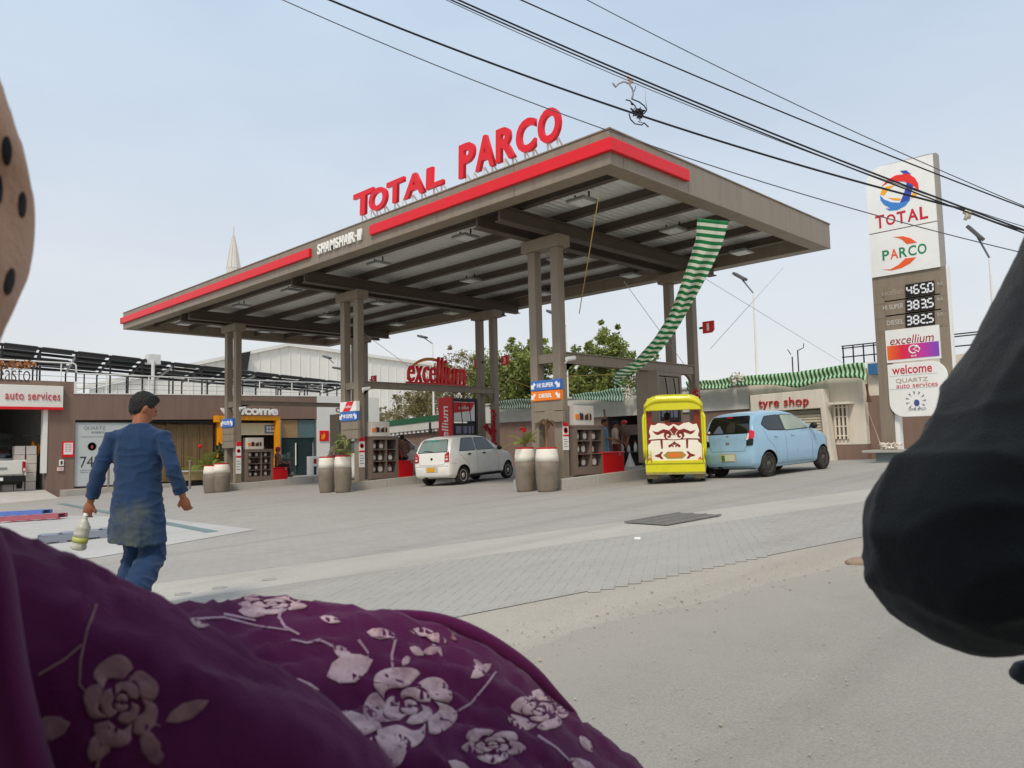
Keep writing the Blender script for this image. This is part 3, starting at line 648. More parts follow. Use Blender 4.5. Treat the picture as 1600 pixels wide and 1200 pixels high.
# ---------------------------------------------------------------- fuel pumps
def pump(i, label, red_side):
    x = XR[i]; xf = x + .34; ya, yb = (18.6, 19.7) if i == 0 else (17.75, 18.95); zg = G(x, 18) + .25; t = thing('fuel_pump', label, 'fuel pump', (x, 18.35, zg), 0, 'fuel pumps')
    m_ = MB(); m_.bb((xf - .62, ya + .02, zg), (xf, yb - .02, zg + .95)); m_.build('body', CABM if not red_side else flat('pump_grey', srgb(94, 90, 88), .4), t, bevel=.015)
    H = 2.55
    m_ = MB(); m_.bb((xf - .5, ya - .02, zg), (xf + .02, ya + .04, zg + H)); m_.bb((xf - .5, yb - .10, zg), (xf - .02, yb, zg + H)); m_.bb((xf - .5, ya + .04, zg + H - .1), (xf - .02, yb - .1, zg + H)); m_.build('frame', BROWNP if not red_side else DARKST, t, bevel=.01)
    m_ = MB(); m_.bb((xf - .66, ya - .09, zg + .1), (xf + .05, ya - .03, zg + H + .03)); sp = m_.build('side_panel', REDP if red_side else BROWNP, t, bevel=.01)
    if red_side:
        text('excellium', 1.75, .34, .01, WPLAS, 'lettering', sp, frame(Vector((xf - .3, ya - .092, zg + 1.4)), (0, 0, 1), (-1, 0, 0)), shear=.15, bold=.01)
    m_ = MB(); m_.bb((xf - .42, ya + .06, zg + 1.75), (xf - .05, yb - .12, zg + H - .12)); hd = m_.build('header', WPLAS if red_side else BROWNP, t, bevel=.01)
    if red_side:
        m_ = MB(); m_.prism([(-.52, .26), (.48, .26), (.30, -.03), (-.52, -.12)], 0, .008, frame(Vector((xf - .05, (ya + yb) / 2, zg + 2.15)), (0, 1, 0))); m_.build('red_flag', REDP, hd)
        text('excellium', .5, .13, .006, WPLAS, 'lettering', hd, frame(Vector((xf - .04, (ya + yb) / 2 - .05, zg + 2.23)), (0, 1, 0)), shear=.2)
    m_ = MB(); m_.bb((xf - .35, ya + .06, zg + 1.22), (xf - .03, yb - .12, zg + 1.68)); scn = m_.build('display', BLACK, t, bevel=.01)
    for k in range(3):
        m_ = MB(); y = ya + .16 + k * .29; m_.bb((xf - .03, y, zg + 1.32), (xf - .022, y + .24, zg + 1.58)); m_.build('lcd', flat('lcd', srgb(126, 128, 150), .2), scn)
    for k in range(2):
        y = ya + .35 + k * .4; m_ = MB(); m_.tube([(xf + .01, y, zg + 1.05), (xf + .06, y, zg + 1.12), (xf + .12, y - .03, zg + 1.0)], [.02, .025, .014], 8); m_.bb((xf + .0, y - .04, zg + .95), (xf + .05, y + .04, zg + 1.1)); m_.build('nozzle', BLACK, t, smooth=False)
        m_ = MB(); m_.tube([(xf + .01, y, zg + H - .15), (xf + .1, y + .02, zg + 1.6), (xf + .12, y + .03, zg + .7), (xf + .1, y, zg + .35), (xf + .05, y, zg + .95)], .016, 8); m_.build('hose', BLACK, t, smooth=True)
pump(2, 'tall brown fuel pump seen through the yellow rickshaw', False)
pump(1, 'fuel pump with a tall red side panel behind the white hatchback', True)
pump(0, 'brown fuel pump on the far left island behind the oil cabinet', False)

# numbered flags on the back posts
def flag(px, py, n_, lab, Y, s_):
    q = onY(px, py, Y); t = thing('number_flag', lab, 'sign', q, 0, 'red number flags on the back posts'); w, h = .36, .34
    m_ = MB(); m_.prism([(-w / 2, -h / 2), (w / 2 - .08, -h / 2), (w / 2, -h / 2 + .08), (w / 2, h / 2), (-w / 2, h / 2)], -.03, .03, frame(q, (1, 0, 0))); m_.build('plate', RED, t)
    text(n_, .07 if n_ == '1' else .13, .22, .006, WPLAS, 'numeral', t, frame(q + Vector((0, -.031, 0)), (1, 0, 0)), bold=.0)
    m_ = MB(); m_.bb((q.x - s_ * w / 2, q.y - .02, q.z - .03), (q.x - s_ * (w / 2 + .12), q.y + .02, q.z + .03)); m_.build('bracket', DARKST, t)
flag(1107, 511, '1', 'red flag sign with a white 1 on the rightmost back post', YB, 1)
flag(1042, 522, '2', 'red flag sign with a white 2 behind the striped cloth', YB, -1)
flag(789, 563, '3', 'red flag sign with a white 3 right of the middle back posts', YB, 1)
flag(747, 567, '4', 'red flag sign with a white 4 left of the middle back posts', YB, -1)
flag(584, 593, '5', 'red flag sign with a white 5 behind the middle front posts', YB, 1)
# little security cameras at the tie beams
for i, x in enumerate(XR):
    q = Vector((x + .26, YF + .05, (2.98, 3.16, 3.30)[i])); t = thing('security_camera', ('white bullet camera on the far left canopy post', 'white bullet camera on the middle canopy post', 'white bullet camera on the right canopy post')[i], 'camera', q, 0, 'bullet cameras on the posts')
    m_ = MB(); m_.tube([q + Vector((0, -.1, -.02)), q + Vector((.06, .14, .02))], .055, 12); m_.build('housing', WPLAS, t)
    m_ = MB(); m_.beam(q + Vector((.03, .02, .0)), (x + PW / 2, YF + .05, q.z - .1), .03, .03); m_.build('arm', WPLAS, t)
# excellium sign on the middle beam
x = XR[1]; a = onX(635, 590, x); b = onX(726, 592, x); zt = 3.39
ex = thing('beam_sign', 'red script sign under an amber arc on the middle tie beam', 'sign', (x, (a.y + b.y) / 2, zt))
W = b.y - a.y; h0 = .66
m_ = MB(); m_.bb((x - .06, a.y, zt), (x + .06, b.y, zt + .10)); m_.build('rail', RED, ex)
wid = [('e', 1, .55), ('x', 1.05, .55), ('c', .9, .55), ('e', .95, .55), ('l', .5, .9), ('l', .5, .9), ('i', .5, .82), ('u', 1.1, .55), ('m', 1.6, .55)]; tot = sum(w for _, w, _ in wid); cy = a.y
for ch, w, hh in wid:
    ww = W * w / tot; text(ch, ww * .9, hh, .1, RED, 'letter', ex, frame(Vector((x + .0, cy + ww / 2, zt + .10 + hh / 2)), (0, 1, 0)), shear=.15, bold=.0); cy += ww
pts = []
for k in range(15):
    u = k / 14; ang = PI * (.98 - .86 * u); pts.append((x - .03, a.y + W * (.42 + .40 * math.cos(ang)), zt + .12 + .80 * math.sin(ang)))
m_ = MB(); m_.tube(pts, [.02 + .035 * math.sin(PI * k / 14) for k in range(15)], 6); m_.build('amber_arc', flat('arc_orange', srgb(222, 130, 50), .4), ex, smooth=True)

# ---------------------------------------------------------------- barrel planters
BAR = mat('brown_barrel', srgb(128, 116, 102), .6, var=.1, scale=5, dirt=(srgb(88, 78, 68), .75, 5)); BARW = mat('barrel_white', srgb(236, 229, 214), .5, var=.05, dirt=(srgb(190, 170, 150), .4, 6))
SOIL = mat('soil', srgb(70, 56, 44), .95, var=.3, scale=20)
bpos = []
for i, (pp, lb) in enumerate((((331, 770), 'left of the far left pair of barrel planters'), ((346, 769), 'right of the far left pair of barrel planters'), ((511, 769.5), 'left of the pair of barrel planters at the middle posts'), ((536, 769.5), 'right of the pair of barrel planters at the middle posts'), ((821.5, 768), 'left of the pair of barrel planters right of the white hatchback'), ((856, 768), 'right of the pair of barrel planters right of the white hatchback'))):
    q = at(*pp); z_ = (q - EYE).dot(FW); Rr = (13.2, 13.2, 13.3, 13.6, 16.5, 18.5)[i] * z_ / F; Hh = (43, 45, 56, 58, 69, 69)[i] * z_ / F
    t = thing('barrel_planter', 'brown and white drum, ' + lb, 'planter', q, random.uniform(0, 6), 'barrel planters before the posts'); t['tmp'] = 1
    m_ = MB(); pr_ = [(Rr * .80, -.03), (Rr * .86, Hh * .06), (Rr * .97, Hh * .25), (Rr, Hh * .45), (Rr * 1.02, Hh * .5), (Rr, Hh * .55), (Rr * .98, Hh * .675)]
    m_.lathe(pr_, 26, q); m_.build('drum', BAR, t, smooth=True)
    m_ = MB(); m_.lathe([(Rr * .99, Hh * .676), (Rr * .97, Hh * .8), (Rr * .90, Hh * .93), (Rr * .86, Hh * .965)], 26, q); m_.build('painted_top', BARW, t, smooth=True)
    m_ = MB(); m_.lathe([(Rr * .87, Hh * .962), (Rr * .885, Hh * .97), (Rr * .885, Hh), (Rr * .80, Hh), (Rr * .80, Hh * .95)], 26, q); m_.build('rim', flat('rim_red', srgb(190, 40, 40), .5), t, smooth=False)
    m_ = MB(); m_.lathe([(Rr * .8, Hh * .95), (Rr * .5, Hh * .96), (.01, Hh * .965)], 20, q); m_.build('soil', SOIL, t)
    del t['tmp']; bpos.append((q, Rr, Hh))
# ================================================================ shop and garage building (left)
XS = -40.0
sh = thing('shop_building', 'long low brown building with a garage bay, dark windows and an amber entrance', 'building', (XS, 15, -.5))
FLOOR = -.2
m_ = MB(); m_.bb((XS - .35, 2, 3.41), (XS, 10.35, 4.72)); m_.build('wall', WALLB, sh)
m_ = MB(); m_.bb((XS - .35, 10.353, -1.0), (XS, 11.48, 4.72)); m_.build('wall', WALLB, sh)
m_ = MB(); m_.prism([(11.483, 2.95), (24.16, 3.12), (24.16, 4.40), (11.483, 4.15)], -.35, 0, frame(Vector((XS, 0, 0)), (0, 1, 0))); m_.build('wall', WALLB, sh)
m_ = MB(); m_.bb((XS - .35, 11.483, -1.0), (XS, 18.2, -.19)); m_.build('wall', WALLB, sh)
m_ = MB(); m_.bb((XS - .35, 24.163, -1.0), (XS + .05, 28.5, 4.46)); m_.build('wall', WHITE, sh)
m_ = MB(); m_.bb((XS - 12, 2, -1), (XS - 11.7, 28.5, 4.0)); m_.bb((XS - 11.7, 28.2, -1), (XS - .36, 28.5, 4.4)); m_.bb((XS - 11.7, 10.36, -1), (XS - .36, 10.6, 4.0)); m_.bb((XS - 11.7, 2, -1), (XS - .36, 2.3, 4)); m_.build('wall', mat('inner_wall', srgb(128, 126, 122), .8, var=.08, dirt=(srgb(70, 70, 68), .5, 1.5)), sh)
m_ = MB(); m_.bb((XS - 12, 2, 3.9), (XS - .355, 28.2, 4.05)); m_.build('roof', CONC, sh)
m_ = MB(); m_.bb((XS - 11.7, 2.3, -1), (XS - .02, 28.2, FLOOR)); m_.build('floor_slab', CONC, sh)
m_ = MB(); m_.bb((XS - .38, 11.4, 4.16), (XS + .03, 11.5, 4.74)); m_.build('wall_trim', WHITE, sh)
m_ = MB(); m_.prism([(11.5, 4.16), (24.16, 4.405), (24.16, 4.46), (11.5, 4.21)], -.3, .02, frame(Vector((XS, 0, 0)), (0, 1, 0))); m_.build('coping', WHITE, sh)
# bay jamb, sign
m_ = MB(); m_.bb((XS - .3, 10.16, .55), (XS + .03, 10.345, 3.40)); m_.build('bay_jamb', WHITE, sh)
m_ = MB(); m_.bb((XS + .003, 2.2, 3.51), (XS + .22, 10.9, 4.48)); sb = m_.build('sign_board', flat('sign_white', srgb(232, 230, 220), .4), sh, bevel=.01)
m_ = MB(); m_.bb((XS + .003, 2.2, 3.40), (XS + .25, 10.92, 3.508)); m_.build('red_edge', RED, sb)
a, b = onX(8, 620, XS + .22), onX(94, 620, XS + .22)
text('auto services', b.y - a.y, .36, .03, flat('sign_red_letter', srgb(196, 70, 78), .45), 'lettering', sb, frame(Vector((XS + .222, (a.y + b.y) / 2, 4.0)), (0, 1, 0)), space=1.08)
# things on the pier
fr = thing('wall_notice', 'white price notice in a red frame on the brown pier beside the garage bay', 'notice', (XS + .03, 11.2, 1.6))
a, b = onX(97, 690, XS + .03), onX(115.5, 714, XS + .03)
m_ = MB(); m_.bb((XS + .003, a.y, b.z), (XS + .04, b.y, a.z)); m_.build('frame', RED, fr)
m_ = MB(); m_.bb((XS + .04, a.y + .07, b.z + .12), (XS + .05, b.y - .06, a.z - .06)); m_.build('sheet', WPLAS, fr)
for k in range(5):
    for c_ in range(2):
        m_ = MB(); y = a.y + .11 + c_ * (b.y - a.y - .2) / 2; z = a.z - .14 - k * .08; m_.bb((XS + .05, y, z), (XS + .054, y + .12, z + .03)); m_.build('print_line', flat('print_red', srgb(190, 120, 120)), fr)
q = onX(96, 723, XS + .03)
m_ = MB(); m_.bb((XS + .003, q.y - .09, q.z - .14), (XS + .05, q.y + .09, q.z + .14)); t = thing('meter_box', 'small pale meter box on the brown pier below the red notice', 'meter box', q); m_.build('plate', WPLAS, t); m_ = MB(); m_.bb((XS + .05, q.y - .045, q.z - .08), (XS + .06, q.y + .045, q.z + .08)); m_.build('dial', flat('dial_dark', srgb(70, 66, 62)), t)
q = onX(94, 733, XS + .05); m_ = MB(); m_.bb((XS + .003, q.y - .12, q.z - .08), (XS + .06, q.y + .14, q.z + .08)); t = thing('wall_label', 'small white label on the brown pier behind the thin post', 'label', q); m_.build('plate', flat('label_pink', srgb(222, 206, 198), .6), t); m_ = MB(); m_.bb((XS + .06, q.y - .08, q.z - .01), (XS + .064, q.y + .1, q.z + .015)); m_.build('print_line', flat('print_red', srgb(190, 120, 120)), t)
for px, py, top, lb in ((99, 771, 732, 'thin brown bollard in front of the pier by the garage bay'), (169, 770, 728, 'thin brown bollard in front of the pale window poster'), (296.5, 764, 722, 'thin brown bollard in front of the brown window blinds')):
    q = at(px, py); Xq = q.x; zt = onX(px, top, Xq).z; t = thing('bollard', lb, 'bollard', q, 0, 'bollards along the shop front')
    m_ = MB(); m_.tube([q, (q.x, q.y, zt)], .05, 12); m_.build('post', BROWN, t); m_ = MB(); m_.lathe([(.06, 0), (.06, .05), (.03, .08)], 12, (q.x, q.y, zt)); m_.build('cap', BROWN, t)
# poster window
ps = thing('window_poster', 'pale grey window poster with the figure 74%', 'poster', (XS - .1, 12.3, 1.3))
m_ = MB(); m_.bb((XS - .16, 11.52, -.17), (XS - .10, 14.1, 2.84)); m_.build('sheet', flat('poster_grey', srgb(196, 203, 203), .3), ps)
pf = lambda y, z: frame(Vector((XS - .10, y, z)), (0, 1, 0))
GREYP = flat('poster_ink', srgb(120, 118, 114)); DKP = flat('poster_dark', srgb(72, 70, 68))
text('QUARTZ', .95, .17, .006, GREYP, 'lettering', ps, pf(12.35, 2.57), bold=.0); text('4X4 ENGINE OIL', .6, .10, .006, GREYP, 'lettering', ps, pf(12.5, 2.38), shear=.3)
text('74%', 1.0, .52, .006, DKP, 'lettering', ps, pf(12.25, 1.0)); text('engine protection', .9, .06, .006, GREYP, 'lettering', ps, pf(12.2, .62)); text('against wear', .62, .06, .006, GREYP, 'lettering', ps, pf(12.08, .52))
m_ = MB(); m_.bb((XS - .10, 11.75, 2.16), (XS - .095, 12.85, 2.18)); m_.lathe([(.2, 0), (.2, .005), (.18, .005), (.18, 0)], 24, (0, 0, 0), Matrix.Translation((XS - .10, 12.25, 1.72)) @ Matrix.Rotation(PI / 2, 4, 'Y')); m_.build('ring', GREYP, ps)
m_ = MB(); m_.prism([(0, .11), (.06, .0), (.04, -.07), (0, -.09), (-.04, -.07), (-.06, 0)], 0, .006, pf(12.25, 1.70)); m_.build('drop', flat('drop_red', srgb(170, 80, 70)), ps)
m_ = MB(); m_.bb((XS - .10, 13.3, 1.75), (XS - .095, 13.9, 1.9)); m_.prism([(13.2, 1.6), (13.7, 1.72), (13.9, 1.5), (13.6, 1.2), (13.25, 1.3)], 0, .005, frame(Vector((XS - .10, 0, 0)), (0, 1, 0))); m_.build('car_print', DKP, ps)
m_ = MB(); m_.bb((XS - .2, 11.49, 2.86), (XS - .05, 18.2, 2.945)); m_.bb((XS - .2, 11.49, -.187), (XS - .05, 18.2, -.12)); m_.build('window_frame', BLACK, sh)
GL = mat('shop_glass', srgb(60, 56, 50), .04, var=.05, spec=.8, alpha=.10)
BLIND = mat('brown_blind', srgb(160, 132, 94), .8, var=.1, scale=2)
for k in range(5):                              # window panes with blinds behind
    y0_, y1_ = 14.12 + k * .82, 14.12 + (k + 1) * .82 - .03; w = MB(); w.bb((XS - .14, y0_, -.12), (XS - .12, y1_, 2.86)); wo_ = w.build('window', GL, sh)
    for j in range(3): w = MB(); w.bb((XS - .40, y0_ + j * .267, -.1), (XS - .38, y0_ + j * .267 + .255, 2.8 - .02 * ((k * 3 + j) % 3))); w.build('blind', BLIND, wo_)
    w = MB(); w.bb((XS - .17, y1_, -.12), (XS - .1, y1_ + .03, 2.86)); w.build('mullion', flat('brown_mullion', srgb(92, 74, 54), .5), wo_)
# entrance portal and lettering
AMB = YORANGE
m_ = MB(); m_.bb((XS - .1, 18.25, FLOOR), (XS + .2, 18.47, 3.22)); m_.bb((XS - .1, 21.52, 1.0), (XS + .2, 21.75, 3.22)); m_.bb((XS - .1, 18.05, 2.88), (XS + .3, 18.25, 3.22)); m_.bb((XS - .1, 18.47, 3.0), (XS + .2, 21.52, 3.22)); m_.bb((XS - .1, 21.5, FLOOR), (XS + .18, 21.7, 1.0)); m_.build('entrance_portal', AMB, sh, bevel=.01)
a, b = onX(345, 640, XS + .3), onX(434.5, 640, XS + .3)
text('welcome', b.y - a.y, .50, .12, WPLAS, 'lettering', sh, frame(Vector((XS + .2, (a.y + b.y) / 2, onX(390, 641, XS + .3).z)), (0, 1, 0)), bold=.035)
# entrance inside: back wall, counter, shelves
m_ = MB(); m_.bb((XS - 5.2, 12, FLOOR), (XS - 5.0, 24.2, 3.9)); m_.build('inner_partition', flat('inner_cream', srgb(140, 128, 108), .8), sh)
sb2 = thing('shop_sign_box', 'cream sign box with a small blue sign under the amber entrance', 'sign', (XS - .4, 20.5, 2.6))
m_ = MB(); m_.bb((XS - .6, 19.4, 2.22), (XS - .15, 21.9, 2.86)); m_.build('box', flat('box_cream', srgb(222, 208, 170), .5), sb2); m_ = MB(); m_.bb((XS - .15, 21.0, 2.3), (XS - .13, 21.85, 2.75)); m_.build('blue_sign', flat('sign_steel_blue', srgb(84, 120, 150), .4), sb2)
for j in range(2):
    for c_ in range(4): m_ = MB(); m_.bb((XS - .13, 21.1 + c_ * .17, 2.38 + j * .18), (XS - .125, 21.22 + c_ * .17, 2.5 + j * .18)); m_.build('symbol', WPLAS, sb2)
DOORG = mat('door_glass', srgb(70, 96, 98), .04, var=.05, spec=.9, alpha=.25)
for k, (y0_, y1_) in enumerate(((21.95, 23.0), (23.03, 24.1))):
    d_ = MB(); d_.bb((XS - .15, y0_, FLOOR), (XS - .13, y1_, 2.05)); do = d_.build('door', DOORG, sh); d_ = MB(); yy = y1_ - .16 if k == 0 else y0_ + .9; d_.tube([(XS - .06, yy, .5), (XS - .06, yy, 1.75)], .035, 10); d_.build('handle', WPLAS if k == 0 else STEEL, do)
    d_ = MB(); d_.bb((XS - .16, y0_, 2.06), (XS - .12, y1_, 3.05)); d_.build('transom', BLIND if k == 0 else flat('lamplit_teal', srgb(92, 116, 118), .2), do)  # teal pane: glow of the lamp inside is put into its colour
m_ = MB(); m_.bb((XS - .18, 24.105, FLOOR), (XS - .02, 24.16, 3.1)); m_.bb((XS - .18, 21.9, 2.05), (XS - .1, 24.105, 2.062)); m_.bb((XS - .18, 21.8, FLOOR), (XS - .02, 21.93, 3.05)); m_.build('door_frame', STEEL, sh)
gs = thing('goods_rack', 'dark metal rack of bagged goods inside the glass shop door', 'rack', (XS - 1.2, 22.3, FLOOR))
m_ = MB()
for z in (FLOOR + .05, .35, .85): m_.bb((XS - 1.5, 21.4, z), (XS - .9, 23.3, z + .03))
for y in (21.4, 23.3): m_.bb((XS - 1.5, y - .02, FLOOR), (XS - .9, y + .02, 1.6))
m_.build('frame', STEEL, gs)
gcol = [REDP, WPLAS, STEEL, flat('goods_grey', srgb(120, 120, 120)), flat('goods_pink', srgb(200, 90, 100))]
for k in range(22):
    z = (FLOOR + .08, .38, .9)[k % 3]; y = 21.5 + (k // 3) * .24; h = random.uniform(.2, .42); m_ = MB(); m_.box((XS - 1.05 + random.uniform(-.1, .1), y, z + h / 2 + .003), (.14, .17, h), random.uniform(-.2, .2)); m_.build('packet', gcol[random.randrange(5)], gs)
# inside the entrance: shop shelves
gs = thing('shop_shelf', 'shop shelf of dark goods seen through the amber entrance', 'shelf', (XS - 2.5, 20, FLOOR))
m_ = MB()
for z in (FLOOR + .02, .4, .95, 1.5): m_.bb((XS - 2.8, 18.6, z), (XS - 2.3, 21.3, z + .03))
m_.bb((XS - 2.85, 18.6, FLOOR), (XS - 2.8, 21.3, 2.0)); m_.build('frame', flat('shelf_dark', srgb(70, 84, 74), .5), gs)
for k in range(24):
    z = (FLOOR + .05, .43, .98)[k % 3]; y = 18.75 + (k // 3) * .32; h = random.uniform(.2, .4); m_ = MB(); m_.box((XS - 2.5, y, z + h / 2 + .003), (.2, .22, h)); m_.build('packet', [flat('goods_green', srgb(60, 90, 70)), flat('goods_dark', srgb(60, 50, 46)), gcol[1], gcol[0]][random.randrange(4)], gs)
# white end wall: cafe lettering, brown door, red sign
text('café', 1.25, .42, .02, flat('cafe_ink', srgb(120, 104, 92)), 'lettering', sh, frame(Vector((XS + .052, 26.0, 3.72)), (0, 1, 0)))
m_ = MB(); m_.bb((XS + .052, 25.4, 3.38), (XS + .06, 26.3, 3.41)); m_.build('underline', flat('arc_orange', srgb(222, 130, 50), .4), sh)
q = onX(507, 681, XS + .1); t = thing('fire_sign', 'square red fire sign on the white shop wall behind the barrels', 'sign', q)
m_ = MB(); m_.bb((XS + .06, q.y - .3, q.z - .3), (XS + .1, q.y + .3, q.z + .3)); m_.build('plate', RED, t); m_ = MB(); m_.prism([(-.14, -.2), (.0, -.2), (.12, .0), (.02, .2), (-.05, .0), (-.14, .1)], 0, .01, frame(Vector((XS + .1, q.y - .05, q.z)), (0, 1, 0))); m_.build('flame', YORANGE, t)
q = onX(494, 740, -37); t = thing('kiosk_frame', 'white kiosk frame with a red top panel left of the middle barrels', 'kiosk', (-37, q.y, G(-37, q.y)))
ya_, yb_ = onX(487, 740, -37).y, onX(498, 740, -37).y; zt_ = onX(492, 713, -37).z; zg_ = G(-37, ya_)
m_ = MB(); m_.bb((-37.5, ya_, zg_), (-37, ya_ + .13, zt_)); m_.bb((-37.5, yb_ - .1, zg_), (-37, yb_, zt_)); m_.bb((-37.5, ya_ + .13, zt_ - .14), (-37, yb_ - .1, zt_)); m_.bb((-37.5, ya_ + .13, zg_ + .55), (-37, yb_ - .1, zg_ + .68)); m_.bb((-37.5, ya_ + .13, zg_), (-37, yb_ - .1, zg_ + .1)); m_.build('frame', WPLAS, t, bevel=.02); m_ = MB(); m_.bb((-37.4, ya_ + .13, zg_ + .68), (-37.06, yb_ - .1, zt_ - .14)); m_.build('red_panel', REDP, t); m_ = MB(); m_.bb((-37.4, ya_ + .13, zg_ + .1), (-37.06, yb_ - .1, zg_ + .55)); m_.build('glass_panel', GLASS, t)
# raised step before the shop
m_ = MB(); V = []
for z0_ in (-.1, 0):
    for x, y in ((XS + .003, 10.9), (XS + .85, 10.9), (XS + .85, 28.2), (XS + .003, 28.2)): V.append((x, y, min(FLOOR - .03 + (y - 10.9) * .012, 0) if z0_ == 0 else -1))
m_.add(V, [(3, 2, 1, 0), (4, 5, 6, 7), (0, 1, 5, 4), (1, 2, 6, 5), (2, 3, 7, 6), (3, 0, 4, 7)]); m_.build('shop_step', CONC, kind='structure')
m_ = MB(); V = [(XS, 2.3, FLOOR), (XS, 10.3, FLOOR), (XS + 2.2, 10.3, G(XS + 2, 10.3) + .002), (XS + 2.2, 2.3, G(XS + 2, 2.3) + .002), (XS, 2.3, -1.2), (XS, 10.3, -1.2)]
m_.add(V, [(0, 3, 2, 1), (1, 2, 5), (0, 4, 3)]); m_.build('bay_ramp', CONCL, kind='structure')
# cartons and hanging things in the bay
CART = mat('white_carton', srgb(206, 196, 186), .8, var=.06, scale=4); n_c = 0
for col_, (y, n) in enumerate(((9.85, 5), (9.4, 5), (8.95, 3))):
    for k in range(n):
        s_ = random.uniform(.34, .42) if col_ != 1 else .38; t = thing('carton', 'white carton in the garage bay, %s column from the jamb, %s' % (('first', 'second', 'third')[col_], ('at the floor', 'second from the floor', 'third from the floor', 'fourth from the floor', 'topmost')[k if k < n - 1 else 4]), 'carton', (XS - .7, y, FLOOR + k * .4 + .003), random.uniform(-.08, .08), 'cartons stacked in the garage bay')
        m_ = MB(); m_.box((0, 0, .195), (.5, .4, .385)); m_.build('box', CART, t, world=False, bevel=.01); m_ = MB(); m_.box((0, 0, .392), (.5, .06, .004)); m_.build('tape', flat('tape', srgb(190, 170, 140)), t, world=False)
for k, (px, py) in enumerate(((51, 698), (60, 702), (70, 704))):
    q = onX(px, py, XS - .9); m_ = MB(); m_.tube([q + Vector((0, 0, .25)), q + Vector((.03, .05, .0)), q + Vector((0, -.04, -.28))], [.05, .11, .05], 8); t = m_.build('orange_strap', flat('strap_amber', srgb(214, 140, 40), .6), smooth=True)
    prop(t, 'amber bundle hanging on the bay wall, %s' % ('furthest from the jamb', 'between two others', 'closest to the jamb')[k], 'strap', 'amber bundles in the garage bay')
m_ = MB(); q = onX(56, 681, XS - .6); m_.bb((XS - .9, q.y - .6, q.z - .02), (XS - .4, 10.3, q.z + .03)); m_.tube([(XS - .6, q.y + .35, q.z), (XS - .5, q.y + .55, q.z + .3)], .03, 6); prop(m_.build('wall_shelf', DARKST), 'dark wall shelf inside the garage bay above the amber bundles', 'shelf')
q = onX(6, 690, XS - 6); t = thing('bay_poster', 'faded grey poster hanging at the back of the garage bay', 'poster', q); m_ = MB(); m_.bb((XS - 6.0, q.y - 1.0, q.z - .4), (XS - 5.96, q.y + .9, q.z + .4)); m_.build('sheet', flat('poster_faded', srgb(110, 112, 108)), t)
text('QUARTZ', 1.2, .3, .01, flat('poster_faded_ink', srgb(62, 64, 62)), 'lettering', t, frame(Vector((XS - 5.95, q.y, q.z)), (0, 1, 0)))
# roof railing
rl = thing('roof_railing', 'thin white and dark steel railing along the shop roof', 'railing', (XS - .1, 15, 4.3))
xr = XS - .12
zl, zr2 = onX(100, 567, xr).z, onX(240, 589, xr).z
m_ = MB(); yy = onX(119, 570, xr).y; m_.tube([(xr, 4, zl), (xr, yy - .1, zl), (xr, yy, zl - .08), (xr, yy, zr2 + .08), (xr, yy + .1, zr2), (xr, 27.5, zr2 + .12)], .035, 8); m_.build('top_rail', WHITE, rl, smooth=True)
for k in range(24):
    y = 5 + k * .98; zt = zl if y < yy else zr2 + (y - yy) * .007; zb_ = 4.72 if y < 11.48 else 4.15 + (y - 11.48) * .02
    m_ = MB(); m_.tube([(xr, y, zb_), (xr, y, zt)], .035 if k % 2 else .03, 6); m_.build('post', DARKST if k % 2 else WHITE, rl)
for j in range(3):
    f_ = .28 + .26 * j; m_ = MB(); m_.tube([(xr, 5, 4.72 + (zl - 4.72) * f_), (xr, yy, 4.72 + (zl - 4.72) * f_)], .012, 5); m_.tube([(xr, yy, 4.16 + (zr2 - 4.16) * f_), (xr, 27.5, 4.45 + (zr2 + .1 - 4.45) * f_)], .012, 5); m_.build('cable', STEEL, rl)
# steel roof frame behind the railing
pg = thing('roof_pergola', 'black steel roof frame with pale sheets rising above the shop roof', 'pergola', (-45, 15, 4.05))
f0, f1 = onX(-60, 531, -41), onX(545, 600, -41); k0, k1 = onX(-60, 566, -47), onX(500, 612, -47)
def pgp(u, v): return (f0.lerp(f1, u)).lerp(k0.lerp(k1, u), v)
NP = 13
for v in (0, .25, .5, .75, 1): m_ = MB(); m_.beam(pgp(0, v), pgp(1, v), .09, .13); m_.build('purlin', DARKST, pg)
for k in range(NP + 1):
    m_ = MB(); m_.beam(pgp(k / NP, 0) - Vector((0, 0, .12)), pgp(k / NP, 1) - Vector((0, 0, .12)), .08, .1); m_.build('rafter', DARKST if k % 3 else WHITE, pg)
PAN = mat('roof_sheet_grey', srgb(104, 106, 108), .5, .1, var=.15, scale=2); PAN2 = mat('roof_sheet_green', srgb(60, 84, 78), .5, var=.15)
for k in range(NP):
    for j in range(4):
        if (k + j) % 4 == 3 and j in (1, 3): continue
        g_ = .06; P = [pgp((k + g_) / NP, (j + .04) / 4), pgp((k + 1 - g_) / NP, (j + .04) / 4), pgp((k + 1 - g_) / NP, (j + .93) / 4), pgp((k + g_) / NP, (j + .93) / 4)]
        up_ = Vector((0, 0, .09)); m_ = MB(); m_.add([p + up_ for p in P] + [p + up_ * 1.3 for p in P], [(0, 1, 2, 3), (7, 6, 5, 4), (0, 4, 5, 1), (1, 5, 6, 2), (2, 6, 7, 3), (3, 7, 4, 0)]); m_.build('roof_sheet', PAN2 if (k * 5 + j) % 7 == 0 else PAN, pg)
for k in range(0, NP + 1):
    for v in (0, 1):
        p = pgp(k / NP, v); m_ = MB(); m_.tube([(p.x, p.y, 4.05), p], .045, 6); m_.build('post', DARKST, pg)
